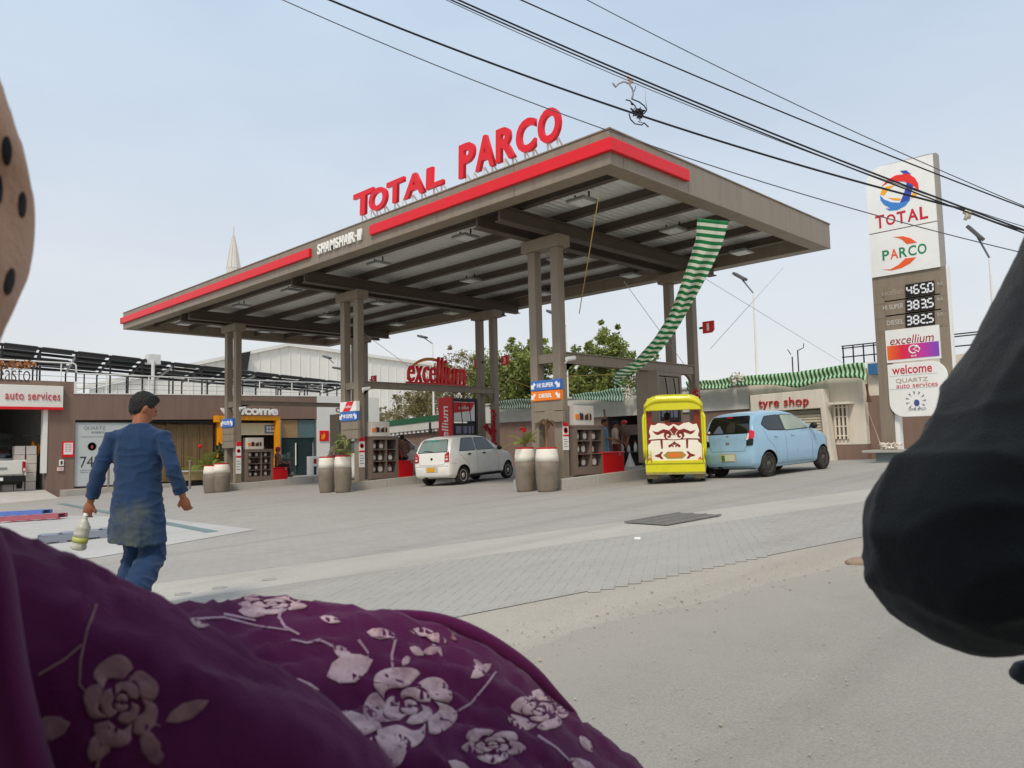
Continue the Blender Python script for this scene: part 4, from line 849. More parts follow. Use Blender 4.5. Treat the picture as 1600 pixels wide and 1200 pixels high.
q = pgp(.41, 0); m_ = MB(); m_.bb((q.x - .25, q.y - .3, q.z - .15), (q.x + .25, q.y + .3, q.z + .35)); m_.tube([(q.x + .3, q.y - .1, 4.2), (q.x + .3, q.y - .1, q.z)], .09, 8); t = m_.build('roof_vent', GALV); prop(t, 'grey box on a white pipe above the shop roof frame', 'vent')
# dry orange garland and wire letters
gl = thing('roof_letters', 'dark wire letters with dry orange leaves on the shop roof at the picture edge', 'sign', onX(10, 585, xr + .1))
a, b = onX(-40, 585, xr + .1), onX(47, 585, xr + .1)
text('outeasto', b.y - a.y, .55, .05, flat('wire_letter', srgb(86, 74, 64), .6), 'lettering', gl, frame(Vector((xr + .1, (a.y + b.y) / 2, (a.z + b.z) / 2)), (0, 1, 0)), bold=-.012)
def leaves(mb, c, r, n, s, flat_=.8):
    for _ in range(n):
        d = Vector(RS.normal(size=3)); d.normalize(); p = Vector(c) + Vector((d.x * r[0], d.y * r[1], d.z * r[2])) * (RS.rand() ** .4)
        a_ = Vector(RS.normal(size=3)).normalized(); b_ = a_.orthogonal().normalized(); s_ = s * RS.uniform(.6, 1.3)
        mb.add([p - a_ * s_, p + b_ * s_ * .4, p + a_ * s_, p - b_ * s_ * .4], [(0, 1, 2, 3)])
m_ = MB()
for k in range(9):
    c = a.lerp(b, k / 8) + Vector((0, 0, .42)); leaves(m_, c, (.15, .3, .2), 40, .09)
m_.build('dry_leaves', mat('dry_leaf', srgb(172, 116, 72), .8, var=.35, scale=8), gl)

# ================================================================ warehouse behind
wh = thing('warehouse', 'big white ribbed metal warehouse with a low gable behind the shop', 'warehouse', (-75, 20, -1))
XW = -75; ap = onX(450, 541, XW); el = onX(140, 608, XW); er = onX(720, 578, XW)
CLAD = mat('white_cladding', srgb(226, 224, 217), .5, var=.04, scale=.4, dirt=(srgb(190, 184, 172), .3, .3))
ys = np.arange(el.y, er.y + 20, 1.15)
for k in range(len(ys) - 1):
    y0_, y1_ = ys[k], ys[k + 1] - .05
    zf = lambda y: (el.z + (ap.z - el.z) * (y - el.y) / (ap.y - el.y)) if y < ap.y else ap.z + (er.z - ap.z) * (y - ap.y) / (er.y - ap.y)
    M_ = frame(Vector((XW, 0, 0)), (0, 1, 0)); m_ = MB(); m_.prism([(y0_, -3), (y1_, -3), (y1_, zf(y1_)), (y0_, zf(y0_))], -.1, 0, M_)
    m_.prism([(y1_ - .12, -3), (y1_, -3), (y1_, zf(y1_)), (y1_ - .12, zf(y1_ - .12))], .001, .07, M_); m_.build('cladding_panel', CLAD, wh)
m_ = MB(); m_.prism([(el.y - .5, el.z + .0), (ap.y, ap.z + .0), (er.y + 20, er.z + (er.z - ap.z) * 20 / (er.y - ap.y)), (er.y + 20, er.z + (er.z - ap.z) * 20 / (er.y - ap.y) + .35), (ap.y, ap.z + .35), (el.y - .5, el.z + .35)], -40, .3, frame(Vector((XW, 0, 0)), (0, 1, 0))); m_.build('roof', CLAD, wh)
q = onX(378, 565, XW); m_ = MB(); m_.prism([(q.y - 1, q.z + .6), (q.y + .5, q.z + 1.0), (q.y + .1, q.z - 1.2), (q.y - .9, q.z - 1.2)], .3, .9, frame(Vector((XW, 0, 0)), (0, 1, 0))); m_.build('dark_louvre', DARKST, wh)
# minaret far away
mn = thing('minaret', 'pale pointed minaret far off above the canopy edge', 'minaret', (-150, 120, 0)); q = onX(365, 364, -150); b = onX(365, 470, -150)
MIN = flat('minaret_stone', srgb(206, 200, 192), .7)
m_ = MB(); r_ = 11 * (q - EYE).dot(FW) / F; h = q.z - onX(365, 420, -150).z
m_.lathe([(r_, -40), (r_, 0)], 8, (q.x, q.y, q.z - h)); m_.build('tower', MIN, mn)
m_ = MB(); m_.lathe([(r_ * .98, 0), (r_ * .62, h * .45), (r_ * .12, h * .93), (.05, h)], 16, (q.x, q.y, q.z - h)); m_.build('spire', MIN, mn)
for k in range(8):
    an = 2 * PI * k / 8; m_ = MB(); m_.tube([(q.x + r_ * 1.02 * math.cos(an), q.y + r_ * 1.02 * math.sin(an), q.z - h), (q.x + r_ * .66 * math.cos(an), q.y + r_ * .66 * math.sin(an), q.z - h * .55), (q.x + .15 * math.cos(an), q.y + .15 * math.sin(an), q.z - h * .05)], r_ * .06, 5); m_.build('rib', MIN, mn)
m_ = MB(); m_.tube([(q.x, q.y, q.z - .3), (q.x, q.y, q.z + h * .18)], .12, 5); m_.build('finial', MIN, mn)

# ================================================================ boundary wall
YW = 28.0
bw = thing('boundary_wall', 'long low wall behind the pumps, white above and brown below', 'wall', (-22, YW, 0))
GREYW = mat('grey_white_wall', srgb(206, 203, 194), .8, var=.05, dirt=(srgb(160, 155, 145), .4, 1))
xL, xa1, xa2, xR_ = -39.5, onY(946, 690, YW).x, onY(1018, 690, YW).x, onY(1172, 650, YW).x
for x0_, x1_ in ((xL, xa1), (xa2, xR_)): m_ = MB(); m_.bb((x0_, YW, -1), (x1_, YW + .25, 2.48)); m_.build('wall', WALLB, bw)
m_ = MB(); m_.bb((xL + 8, YW - .06, 2.483), (xR_, YW + .25, 3.42)); m_.build('white_band', GREYW, bw)
m_ = MB(); m_.bb((xL + 8, YW - .12, 3.423), (xR_, YW + .3, 3.5)); m_.build('coping', GREYW, bw)
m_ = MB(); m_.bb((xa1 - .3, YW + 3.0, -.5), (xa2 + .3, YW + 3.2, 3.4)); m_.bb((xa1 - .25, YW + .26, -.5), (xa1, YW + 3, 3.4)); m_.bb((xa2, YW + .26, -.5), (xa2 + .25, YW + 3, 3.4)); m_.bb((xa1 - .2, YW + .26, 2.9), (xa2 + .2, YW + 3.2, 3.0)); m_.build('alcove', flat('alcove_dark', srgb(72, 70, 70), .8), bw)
# low shed with a green roof edge
sd = thing('roadside_shed', 'low shed with a green roof edge and white eave behind the white hatchback', 'shed', (-34, YW, 0))
xs0, xs1 = onY(575, 660, YW - .5).x, onY(737, 650, YW - .5).x
zg0, zg1 = onY(580, 664, YW - .5).z, onY(735, 645, YW - .5).z
M_ = frame(Vector((0, YW - .5, 0)), (1, 0, 0))
m_ = MB(); m_.prism([(xs0, zg0 - .22), (xs1, zg1 - .2), (xs1, zg1 + .1), (xs0, zg0 + .1)], -.2, .1, M_); m_.build('roof_edge', flat('green_edge', srgb(38, 92, 62), .5), sd)
m_ = MB(); m_.prism([(xs0, zg0 - .62), (xs1, zg1 - .62), (xs1, zg1 - .205), (xs0, zg0 - .225)], -.18, .06, M_); m_.build('fascia', GREYW, sd)
for k in range(24):
    u = (k + .5) / 24; m_ = MB(); x = xs0 + (xs1 - xs0) * u; z = zg0 + (zg1 - zg0) * u - .63; m_.prism([(x - .13, z - .14), (x + .09, z - .14), (x + .09, z), (x - .13, z)], -.1, .0, M_); m_.build('eave_sheet', WHITE, sd)
m_ = MB(); m_.prism([(xs0, -1), (xs1, -1), (xs1, zg1 - .75), (xs0, zg0 - .75)], -.35, -.2, M_); m_.build('wall', WALLB, sd)
for px in (676, 740): q = onY(px, 660, YW - .4); m_ = MB(); m_.bb((q.x - .06, YW - .62, q.z - .6), (q.x + .06, YW - .52, q.z + .0)); m_.build('bracket', DARKST, sd)
# ---------------------------------------------------------------- tyre shop
ty = thing('tyre_shop', 'cream tyre shop with a slanting portal, roller shutter and barred window', 'shop', (-13, YW, .5))
xh1 = onY(1352, 650, YW).x; zbase = 1.02; ztopc = 3.72
m_ = MB(); m_.bb((xR_ + .003, YW, zbase), (xh1, YW + 4, ztopc)); m_.build('wall', CREAM, ty, bevel=.03)
m_ = MB(); m_.bb((xR_ + .003, YW - .02, -.3), (xh1 + .02, YW + 4, zbase - .003)); m_.build('brown_base', WALLB, ty)
YP = YW - .55
P = lambda px, py: (onY(px, py, YP).x, onY(px, py, YP).z)
m_ = MB(); m_.prism([P(1171.6, 618), P(1173.5, 644.5), P(1281.5, 637.5), P(1291, 725), P(1301, 724), P(1285, 607.5)][::-1], -.5, 0, frame(Vector((0, YP, 0)), (1, 0, 0))); pt = m_.build('portal', CREAM, ty, bevel=.02)
m_ = MB(); m_.prism([P(1173.5, 644.5), P(1177, 724), P(1181, 724), P(1177.6, 644.2)], -.5, 0, frame(Vector((0, YP, 0)), (1, 0, 0))); m_.build('portal_leg', CREAM, ty)
a, b = onY(1186, 634, YP), onY(1264, 626, YP)
text('tyre shop', b.x - a.x, .42, .05, flat('tyre_red', srgb(176, 34, 34), .4), 'lettering', ty, frame(Vector(((a.x + b.x) / 2, YP - .01, (onY(1225, 630, YP).z))), (1, 0, 0)), bold=.0, space=1.05)
xs0, xs1 = onY(1178, 690, YP + .25).x, onY(1290, 690, YP + .25).x; zt = 2.1
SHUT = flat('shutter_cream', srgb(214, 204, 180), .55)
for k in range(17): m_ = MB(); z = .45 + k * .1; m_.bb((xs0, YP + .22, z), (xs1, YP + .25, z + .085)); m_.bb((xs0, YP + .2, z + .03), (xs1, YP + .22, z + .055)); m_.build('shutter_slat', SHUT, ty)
m_ = MB(); m_.bb((xs0, YP + .26, .3), (xs1, YP + .3, 2.3)); m_.build('shutter_back', flat('shutter_tan', srgb(150, 142, 124)), ty)  # darker tan sheet showing in the gaps between the slats
wx0, wx1 = onY(1306, 660, YW - .02).x, onY(1325, 660, YW - .02).x; wz0, wz1 = onY(1316, 686, YW).z, onY(1316, 633, YW).z
m_ = MB(); m_.bb((wx0, YW - .03, wz0), (wx1, YW - .004, wz1)); wn_ = m_.build('window', flat('window_dark', srgb(92, 84, 72), .2), ty)
for k in range(4): m_ = MB(); x = wx0 + (wx1 - wx0) * (k / 3); m_.bb((x - .03, YW - .09, wz0), (x + .03, YW - .032, wz1)); m_.build('bar', CREAM, wn_)
for k in range(4): m_ = MB(); z = wz0 + (wz1 - wz0) * (.08 + .28 * k); m_.bb((wx0, YW - .075, z), (wx1, YW - .04, z + .04)); m_.build('bar', CREAM, wn_)
m_ = MB(); m_.bb((wx0 - .08, YW - .4, wz1 + .02), (wx1 + .25, YW - .004, wz1 + .1)); m_.build('window_hood', CREAM, ty)
# end block with railing and a blue tank
eb = thing('corner_block', 'brown and cream corner block with a steel roof railing behind the price tower', 'building', (xh1 + 1.5, YW + 1, 0))
m_ = MB(); m_.bb((xh1 + .025, YW + .3, -.5), (xh1 + 6, YW + 4, 2.72)); m_.build('wall', WALLB, eb); m_ = MB(); m_.bb((xh1 + .025, YW + .35, 2.723), (xh1 + 6, YW + 4, 3.9)); m_.build('upper_wall', CREAM, eb)
m_ = MB(); q = onY(1369, 577, YW + .3); m_.bb((q.x - .2, YW + .1, q.z - .18), (q.x + .5, YW + .34, q.z + .2)); m_.build('blue_panel', flat('blue_tank', srgb(60, 112, 160), .5), eb)
rz0, rz1 = onY(1345, 570, YW + .6).z, onY(1345, 538, YW + .6).z
for k in range(7): x = onY(1318, 560, YW + .6).x + k * .36; m_ = MB(); m_.tube([(x, YW + .6, rz0 - .4), (x, YW + .6, rz1)], .028, 6); m_.build('rail_post', DARKST, eb)
m_ = MB()
for z in (rz1, rz1 - .08, rz0 + (rz1 - rz0) * .45): m_.tube([(onY(1316, 560, YW + .6).x, YW + .6, z), (onY(1316, 560, YW + .6).x + 5, YW + .6, z)], .022, 6)
m_.build('rail', DARKST, eb)
q = onY(1243, 562, YW + 6)
m_ = MB()
for dx in (-.15, .12): m_.tube([(q.x + dx, YW + 6, q.z - 2), (q.x + dx, YW + 6, q.z + .3 + dx)], .03, 5)
m_.tube([(q.x - .2, YW + 6, q.z + .25), (q.x - .35, YW + 6, q.z + .5)], .02, 5); m_.tube([(q.x + .12, YW + 6, q.z + .4), (q.x + .4, YW + 6, q.z + .5), (q.x + .42, YW + 6, q.z + .7)], .02, 5)
prop(m_.build('roof_antenna', DARKST), 'pair of thin dark antenna rods behind the striped bunting', 'antenna')

# ================================================================ price tower
YT = 22.0
tw = thing('price_tower', 'tall leaning-looking price tower with white logo panels and brown price rows', 'sign tower', (-7, YT, G(-7, YT)))
T = lambda px, py: (onY(px, py, YT).x, onY(px, py, YT).z)
FT = frame(Vector((0, YT, 0)), (1, 0, 0)); XA, XB = -7.93, -6.14
GREYT = mat('tower_grey', srgb(150, 144, 135), .45, var=.05); TWH = flat('tower_white', srgb(236, 236, 232), .4)
zw0 = 5.59
arc = [(XA + .42 - .42 * math.cos(a_), 8.2 + .42 * math.sin(a_)) for a_ in [PI / 2 * k / 8 for k in range(9)]]
m_ = MB(); m_.prism([(XB, zw0), (XB, 8.60)] + [(XA + .42 + (XB - XA - .42) * (1 - k / 6), 8.62 + .0 * k) for k in range(1, 6)] + arc[::-1] + [(XA, zw0)], -.24, -.003, FT); m_.build('box_frame', GREYT, tw)
div = 6.79
m_ = MB(); m_.prism([(XB - .07, div + .015), (XB - .07, 8.57)] + [(p[0] + .01, p[1] - .02) for p in arc[::-1]] + [(XA + .01, div + .015)], 0, .05, FT); lp = m_.build('logo_panel', TWH, tw)
m_ = MB(); m_.prism([(XA + .01, zw0), (XB - .07, zw0), (XB - .07, div - .015), (XA + .01, div - .015)], 0, .05, FT); pp = m_.build('logo_panel', TWH, tw)
def poly_px(pts, name, mt, par, d=.058, sc=None):
    z4 = sc or (lambda X, Y: (1360 + X * .15, 250 + Y * .15))
    o_ = MB(); V = [onY(*z4(*p), YT) for p in pts]; o_.prism([(v.x, v.z) for v in V], .051, d, FT); return o_.build(name, mt, par)
LB, DB, OR, RD = flat('logo_light_blue', srgb(62, 130, 205)), flat('logo_blue', srgb(52, 76, 170)), flat('logo_amber', srgb(250, 172, 26)), flat('logo_red', srgb(232, 48, 44))
poly_px([(107, 372), (150, 415), (230, 445), (320, 450), (425, 415), (372, 480), (290, 525), (205, 532), (165, 508), (222, 510), (150, 470), (115, 425)], 'globe_swirl', LB, lp)
poly_px([(110, 362), (130, 310), (180, 280), (270, 262), (195, 312), (150, 375)], 'globe_swirl', OR, lp); poly_px([(190, 396), (325, 404), (312, 426), (250, 420)], 'globe_swirl', OR, lp); poly_px([(428, 404), (455, 338), (502, 345), (472, 390)], 'globe_swirl', OR, lp)
poly_px([(385, 238), (455, 262), (415, 420), (315, 450), (350, 370), (375, 300)], 'globe_swirl', DB, lp, .061)
poly_px([(318, 118), (380, 112), (432, 152), (350, 148)], 'globe_swirl', DB, lp)
poly_px([(125, 280), (185, 212), (270, 165), (400, 146), (470, 190), (505, 250), (512, 325), (470, 285), (430, 252), (350, 226), (250, 230), (180, 245)], 'globe_swirl', RD, lp, .064)
def tline(s, x0_, y0_, x1_, y1_, h, mt, par, shear=0., bold=0., dep_=.051, space=1.):
    a_, b_ = onY(x0_, y0_, YT), onY(x1_, y1_, YT); return text(s, b_.x - a_.x, h, .006, mt, 'lettering', par, frame(Vector(((a_.x + b_.x) / 2, YT - dep_, (a_.z + b_.z) / 2)), (1, 0, 0)), shear=shear, bold=bold, space=space)
DRD = flat('logo_dark_red', srgb(196, 34, 52))
a_, b_ = onY(1368, 346, YT), onY(1452, 334, YT); W = b_.x - a_.x; cx = a_.x
for ch, w, hh in (('T', 1.0, .36), ('O', 1.05, .29), ('T', .95, .33), ('A', 1.15, .33), ('L', .85, .34)):
    ww = W * w / 5.0; text(ch, ww * .86, hh, .006, DRD, 'letter', lp, frame(Vector((cx + ww / 2, YT - .051, (a_.z + b_.z) / 2)), (1, 0, 0)), bold=.022); cx += ww
a_, b_ = onY(1379, 399, YT), onY(1450, 389, YT); W = b_.x - a_.x; cx = a_.x
for ch, w, mt_ in (('P', .9, flat('logo_green', srgb(24, 130, 84))), ('A', 1, flat('logo_orange', srgb(236, 92, 40))), ('R', 1, MATS['logo_green']), ('C', 1.02, MATS['logo_green']), ('O', 1.1, MATS['logo_green'])):
    ww = W * w / 5.02; text(ch, ww * .86, .27, .006, mt_, 'letter', pp, frame(Vector((cx + ww / 2, YT - .051, (a_.z + b_.z) / 2)), (1, 0, 0)), bold=.015); cx += ww
poly_px([(245, 805), (350, 798), (430, 820), (492, 862), (385, 878), (345, 838), (300, 815)], 'swoosh', MATS['logo_orange'], pp); poly_px([(135, 1145), (220, 1140), (300, 1095), (372, 1028), (485, 1015), (420, 1080), (330, 1128), (230, 1152)], 'swoosh', MATS['logo_orange'], pp)
zb1 = 4.10
m_ = MB(); m_.bb((XA, YT, zb1), (XB + .03, YT + .24, zw0 - .003)); bd = m_.build('price_body', BROWNP, tw)
m_ = MB(); m_.bb((XA, YT, .92), (XA + .33, YT + .24, zb1 - .003)); m_.build('pillar', BROWNP, tw); m_ = MB(); m_.bb((XB - .23, YT, .92), (XB + .03, YT + .24, zb1 - .003)); m_.build('pillar', BROWNP, tw)
m_ = MB(); m_.bb((XB + .033, YT + .05, .92), (XB + .08, YT + .2, zw0 + .05)); m_.bb((XA + .333, YT + .08, .92), (XA + .45, YT + .3, 2.2)); m_.build('white_edge', TWH, tw)
LED = flat('led_lit', srgb(236, 238, 240), .4)
SEG = {'0': 'abcdef', '2': 'abged', '3': 'abgcd', '4': 'fgbc', '5': 'afgcd', '6': 'afgecd', '8': 'abcdefg'}
def seven(ch, cx, cz, w, h, par):
    t_ = .019
    for s_ in SEG[ch]:
        x0_, z0_, x1_, z1_ = {'a': (-w, h, w, h), 'g': (-w, 0, w, 0), 'd': (-w, -h, w, -h), 'f': (-w, 0, -w, h), 'b': (w, 0, w, h), 'e': (-w, -h, -w, 0), 'c': (w, -h, w, 0)}[s_]
        m_ = MB(); g_ = .012
        if z0_ == z1_: m_.bb((cx + x0_ + g_, YT - .075, cz + z0_ - t_), (cx + x1_ - g_, YT - .066, cz + z0_ + t_))
        else: m_.bb((cx + x0_ - t_, YT - .075, cz + z0_ + g_), (cx + x0_ + t_, YT - .066, cz + z1_ - g_))
        m_.build('segment', LED, par)
PNAME = flat('price_name', srgb(196, 190, 182))
rows = (('465.0', 'excellium', 456.5, 448), ('383.5', 'HI SUPER', 480, 472), ('382.5', 'DIESEL', 504, 495.5))
for k, (num, nm_, yl, yr) in enumerate(rows):
    cz = onY(1438, (yl * .45 + yr * .55), YT).z
    m_ = MB(); m_.bb((XA + .3, YT - .02, cz - .22), (XB - .12, YT - .003, cz + .22)); m_.build('price_row', BROWNP, tw, bevel=.004)
    x0_, x1_ = onY(1416, yl, YT).x, onY(1461, yr, YT).x; m_ = MB(); m_.bb((x0_, YT - .065, cz - .165), (x1_, YT - .021, cz + .165)); dsp = m_.build('price_display', BLACK, tw)
    dg = [c for c in num if c != '.']; 
    for j, c in enumerate(dg): seven(c, x0_ + (x1_ - x0_) * (.14 + .245 * j), cz, .056, .105, dsp)
    m_ = MB(); xx = x0_ + (x1_ - x0_) * .755; m_.bb((xx - .022, YT - .075, cz - .135), (xx + .022, YT - .066, cz - .09)); m_.build('segment', LED, dsp)
    tline(nm_, (1378, 1380, 1386)[k], yl + 1.5, 1412 if k < 2 else 1412, yl - 2.5 + (1 if k == 0 else 0), .13 if k else .16, PNAME if k else flat('price_name_dim', srgb(170, 158, 146)), bd, bold=.01 if k else 0, dep_=.021)
    tline('Rs/L', 1465, yr - 4, 1474, yr - 5.5, .08, PNAME, bd, dep_=.021)
    m_ = MB(); m_.bb((XA + .02, YT - .006, cz - .25), (XB, YT - .001, cz - .235)); m_.build('joint', BROWN, bd)
# lower panels
xp0, xp1 = -7.66, -6.33
m_ = MB(); m_.bb((xp0, YT - .05, 3.23), (xp1, YT + .1, 4.10)); e1 = m_.build('brand_panel', TWH, tw)
tline('excellium', 1392, 534, 1460, 525.5, .22, flat('brand_dark_red', srgb(150, 40, 46)), e1, shear=.2)
gm_ = bpy.data.materials.new('sunset_print'); gm_.use_nodes = True; n_ = gm_.node_tree.nodes; tcg = n_.new('ShaderNodeTexCoord'); sx_ = n_.new('ShaderNodeSeparateXYZ'); rp = n_.new('ShaderNodeValToRGB')
gm_.node_tree.links.new(tcg.outputs['Generated'], sx_.inputs[0]); gm_.node_tree.links.new(sx_.outputs['X'], rp.inputs['Fac']); gm_.node_tree.links.new(rp.outputs['Color'], n_['Principled BSDF'].inputs['Base Color'])
rp.color_ramp.elements[0].color = (*srgb(238, 110, 30), 1); rp.color_ramp.elements[1].color = (*srgb(120, 70, 190), 1)
for p_s, c_ in ((.3, srgb(222, 30, 60)), (.65, srgb(200, 50, 150))): e_ = rp.color_ramp.elements.new(p_s); e_.color = (*c_, 1)
m_ = MB(); m_.bb((xp0 + .03, YT - .06, 3.3), (xp1 - .03, YT - .051, 3.68)); gp = m_.build('sunset_strip', gm_, e1)
m_ = MB(); c_ = Vector((-6.98, YT - .062, 3.53))
m_.tube([c_ + Vector((.1 * math.cos(t_) , 0, .1 * math.sin(t_))) + Vector((0, 0, 0)) for t_ in [PI * (.2 + 1.5 * k / 12) for k in range(13)]], .02, 5); m_.tube([c_ + Vector((.13, 0, .08)), c_ + Vector((.0, 0, .0)), c_ + Vector((.13, 0, -.08)), c_ + Vector((.16, 0, 0)), c_ + Vector((.08, 0, .1))], .018, 5); m_.build('emblem', WPLAS, gp)
text('BANK', .14, .05, .005, WPLAS, 'lettering', gp, frame(Vector((-6.97, YT - .06, 3.36)), (1, 0, 0)))
def rrect(x0_, z0_, x1_, z1_, rbl, rtr):
    P = [(x0_ + rbl - rbl * math.cos(a_), z0_ + rbl - rbl * math.sin(a_)) for a_ in [PI / 2 * k / 8 for k in range(9)]]
    P += [(x1_, z0_)] + [(x1_ - rtr + rtr * math.cos(a_), z1_ - rtr + rtr * math.sin(a_)) for a_ in [PI / 2 * k / 8 for k in range(9)]] + [(x0_, z1_)]
    return P
zb2 = onY(1425, 651, YT).z
m_ = MB(); m_.prism(rrect(xp0, zb2, xp1 + .12, 3.18, .38, .38), -.1, .05, FT); e2 = m_.build('service_panel', TWH, tw, bevel=.01)
tline('welcome', 1395, 580, 1457, 572.5, .24, DRD, e2, bold=.01)
tline('QUARTZ', 1401, 596.5, 1451, 592, .13, flat('quartz_gold', srgb(178, 162, 138)), e2, bold=.005); tline('auto services', 1402, 605, 1466, 598, .12, flat('sign_red_letter', srgb(196, 70, 78), .45), e2)
for yl, yr in ((588.5, 582), (609, 604)):
    a_, b_ = onY(1391, yl, YT), onY(1466, yr, YT); m_ = MB(); m_.bb((a_.x, YT - .0535, a_.z - .006), (b_.x, YT - .0505, a_.z + .006)); m_.build('joint', flat('joint_grey', srgb(188, 188, 186)), e2)
cf = onY(1432, 626, YT)
for k in range(11):
    an = 2 * PI * k / 11; m_ = MB(); m_.prism([(p[0] + cf.x + .2 * math.cos(an), p[1] + cf.z + .2 * math.sin(an)) for p in [(.05 * math.cos(an) - .02 * math.sin(an), .05 * math.sin(an) + .02 * math.cos(an)), (-.05 * math.cos(an), -.05 * math.sin(an)), (.04 * math.cos(an) + .025 * math.sin(an), .04 * math.sin(an) - .025 * math.cos(an))]], .0505, .056, FT); m_.build('emblem', flat('emblem_grey', srgb(120, 126, 140)), e2)
m_ = MB(); m_.prism([(cf.x + .02 + .07 * math.cos(a_), cf.z - .06 + .09 * math.sin(a_)) for a_ in [2 * PI * k / 12 for k in range(12)]], .0505, .056, FT); m_.build('emblem', flat('emblem_blue', srgb(70, 80, 140)), e2)
tline('DINE & GO', 1421, 641, 1448, 637.5, .07, MATS['emblem_grey'], e2)
# plinth with small white flowers
pl_ = thing('tower_plinth', 'grey plinth with a slab top at the foot of the price tower', 'plinth', (-7, YT, G(-7, YT)))
x0_ = onY(1368, 710, YT - .25).x
m_ = MB(); m_.bb((x0_, YT - .25, G(-7, YT) - .1), (XB + .4, YT + .8, .84)); m_.build('base', mat('teal_grey', srgb(112, 124, 124), .6, var=.08), pl_)
m_ = MB(); m_.bb((x0_ - .3, YT - .4, .843), (XB + .5, YT + .95, .915)); m_.build('slab_top', CONC, pl_, bevel=.01)
for k, px in enumerate((1379, 1387, 1398, 1404)):
    q = onY(px, 694, YT - .2); m_ = MB(); leaves(m_, (q.x, YT - .2, 1.02), (.09, .09, .1), 30, .05); t = m_.build('flower_tuft', flat('tuft_white', srgb(226, 218, 204), .8)); prop(t, 'small white flower tuft on the tower plinth, %s from the left pillar' % ('first', 'second', 'third', 'fourth')[k], 'flower', 'white tufts on the plinth')
# ================================================================ trees
def leafmat(name, c1, c2):
    m = bpy.data.materials.new(name); m.use_nodes = True; n = m.node_tree.nodes; l = m.node_tree.links; b = n['Principled BSDF']; b.inputs['Roughness'].default_value = .55
    t = n.new('ShaderNodeTexCoord'); a = n.new('ShaderNodeTexNoise'); a.inputs['Scale'].default_value = 1.3; a.inputs['Detail'].default_value = 6; l.new(t.outputs['Object'], a.inputs['Vector'])
    w = n.new('ShaderNodeTexWhiteNoise'); l.new(t.outputs['Object'], w.inputs['Vector'])
    r = n.new('ShaderNodeValToRGB'); r.color_ramp.elements[0].color = (*c1, 1); r.color_ramp.elements[1].color = (*c2, 1); r.color_ramp.elements[0].position = .3; r.color_ramp.elements[1].position = .7
    l.new(a.outputs['Fac'], r.inputs['Fac']); l.new(r.outputs['Color'], b.inputs['Base Color'])
    tr = n.new('ShaderNodeBsdfTranslucent'); l.new(r.outputs['Color'], tr.inputs['Color']); mxs = n.new('ShaderNodeMixShader'); mxs.inputs[0].default_value = .3
    l.new(b.outputs[0], mxs.inputs[1]); l.new(tr.outputs[0], mxs.inputs[2]); l.new(mxs.outputs[0], n['Material Output'].inputs['Surface']); return m
LEAF = leafmat('tree_leaf', srgb(100, 112, 50), srgb(166, 174, 96)); LEAF2 = leafmat('dry_tree_leaf', srgb(126, 118, 78), srgb(162, 148, 104)); LEAF3 = leafmat('pale_leaf', srgb(92, 110, 60), srgb(150, 160, 100))
BARK = mat('bark', srgb(104, 88, 70), .9, var=.25, scale=6, bump=.5, bscale=20)
def leafcloud(clumps, n_per, size, sq=.42):
    """thousands of small leaves in clumps; returns verts, faces"""
    C_ = np.repeat(np.array([c[:3] for c in clumps]), n_per, 0); Rr = np.repeat(np.array([c[3] for c in clumps]), n_per)
    N = len(C_); d = RS.normal(size=(N, 3)); d /= np.linalg.norm(d, axis=1)[:, None]; rad = Rr * RS.rand(N) ** .45
    Pp = C_ + d * rad[:, None] * np.array([1, 1, .85])
    a = RS.normal(size=(N, 3)); a[:, 2] = a[:, 2] * .6 - .3; a /= np.linalg.norm(a, axis=1)[:, None]; b = np.cross(a, RS.normal(size=(N, 3))); b /= np.linalg.norm(b, axis=1)[:, None] + 1e-9
    s = size * RS.uniform(.6, 1.35, N)[:, None]
    V = np.stack([Pp - a * s, Pp + b * s * sq, Pp + a * s, Pp - b * s * sq], 1).reshape(-1, 3); Fc = np.arange(N * 4).reshape(-1, 4)
    return V, Fc
def numesh(name, V, Fc, mt, parent):
    inv = np.array(MW(parent).inverted()); V = (np.c_[V, np.ones(len(V))] @ inv.T)[:, :3]
    me = bpy.data.meshes.new(name); me.from_pydata(V.tolist(), [], Fc.tolist()); me.materials.append(mt); o = bpy.data.objects.new(name, me); COL.objects.link(o); o.parent = parent; return o
def tree(name, label, base, lobes, n_clump, n_leaf, size, lm, trunk_r=.14, group='trees behind the boundary wall', clump_r=(.35, .75)):
    """lobes: list of (centre, radius) that the crown fills"""
    t = thing(name, label, 'tree', base, 0, group); mb = MB(); fork = Vector(base) + Vector((0, 0, (lobes[0][0][2] - base[2]) * .35)); mb.tube([base, Vector(base).lerp(fork, .5) + Vector((.08, .03, 0)), fork], [trunk_r * 1.25, trunk_r, trunk_r * .85], 9)
    cl = []
    for c, r in lobes:
        c = Vector(c); mid = fork.lerp(c, .5) + Vector(RS.uniform(-.3, .3, 3)); mb.tube([fork, mid, c], [trunk_r * .6, trunk_r * .35, trunk_r * .15], 7)
        for _ in range(n_clump):
            d = Vector(RS.normal(size=3)).normalized(); p = c + Vector((d.x * r[0], d.y * r[1], d.z * r[2])) * (RS.rand() ** .5)
            if RS.rand() < .7: mb.tube([c.lerp(p, .0), c.lerp(p, .5) + Vector(RS.uniform(-.15, .15, 3)), p], [trunk_r * .16, trunk_r * .1, .01], 5, cap=False)
            cl.append((*p, RS.uniform(*clump_r)))
            if RS.rand() < .5: q = p + d * RS.uniform(.1, .5) + Vector((0, 0, .2)); cl.append((*q, RS.uniform(.12, .28)))
    mb.build('trunk', BARK, t, smooth=True); V, Fc = leafcloud(cl, n_leaf, size); numesh('crown', V, Fc, lm, t)
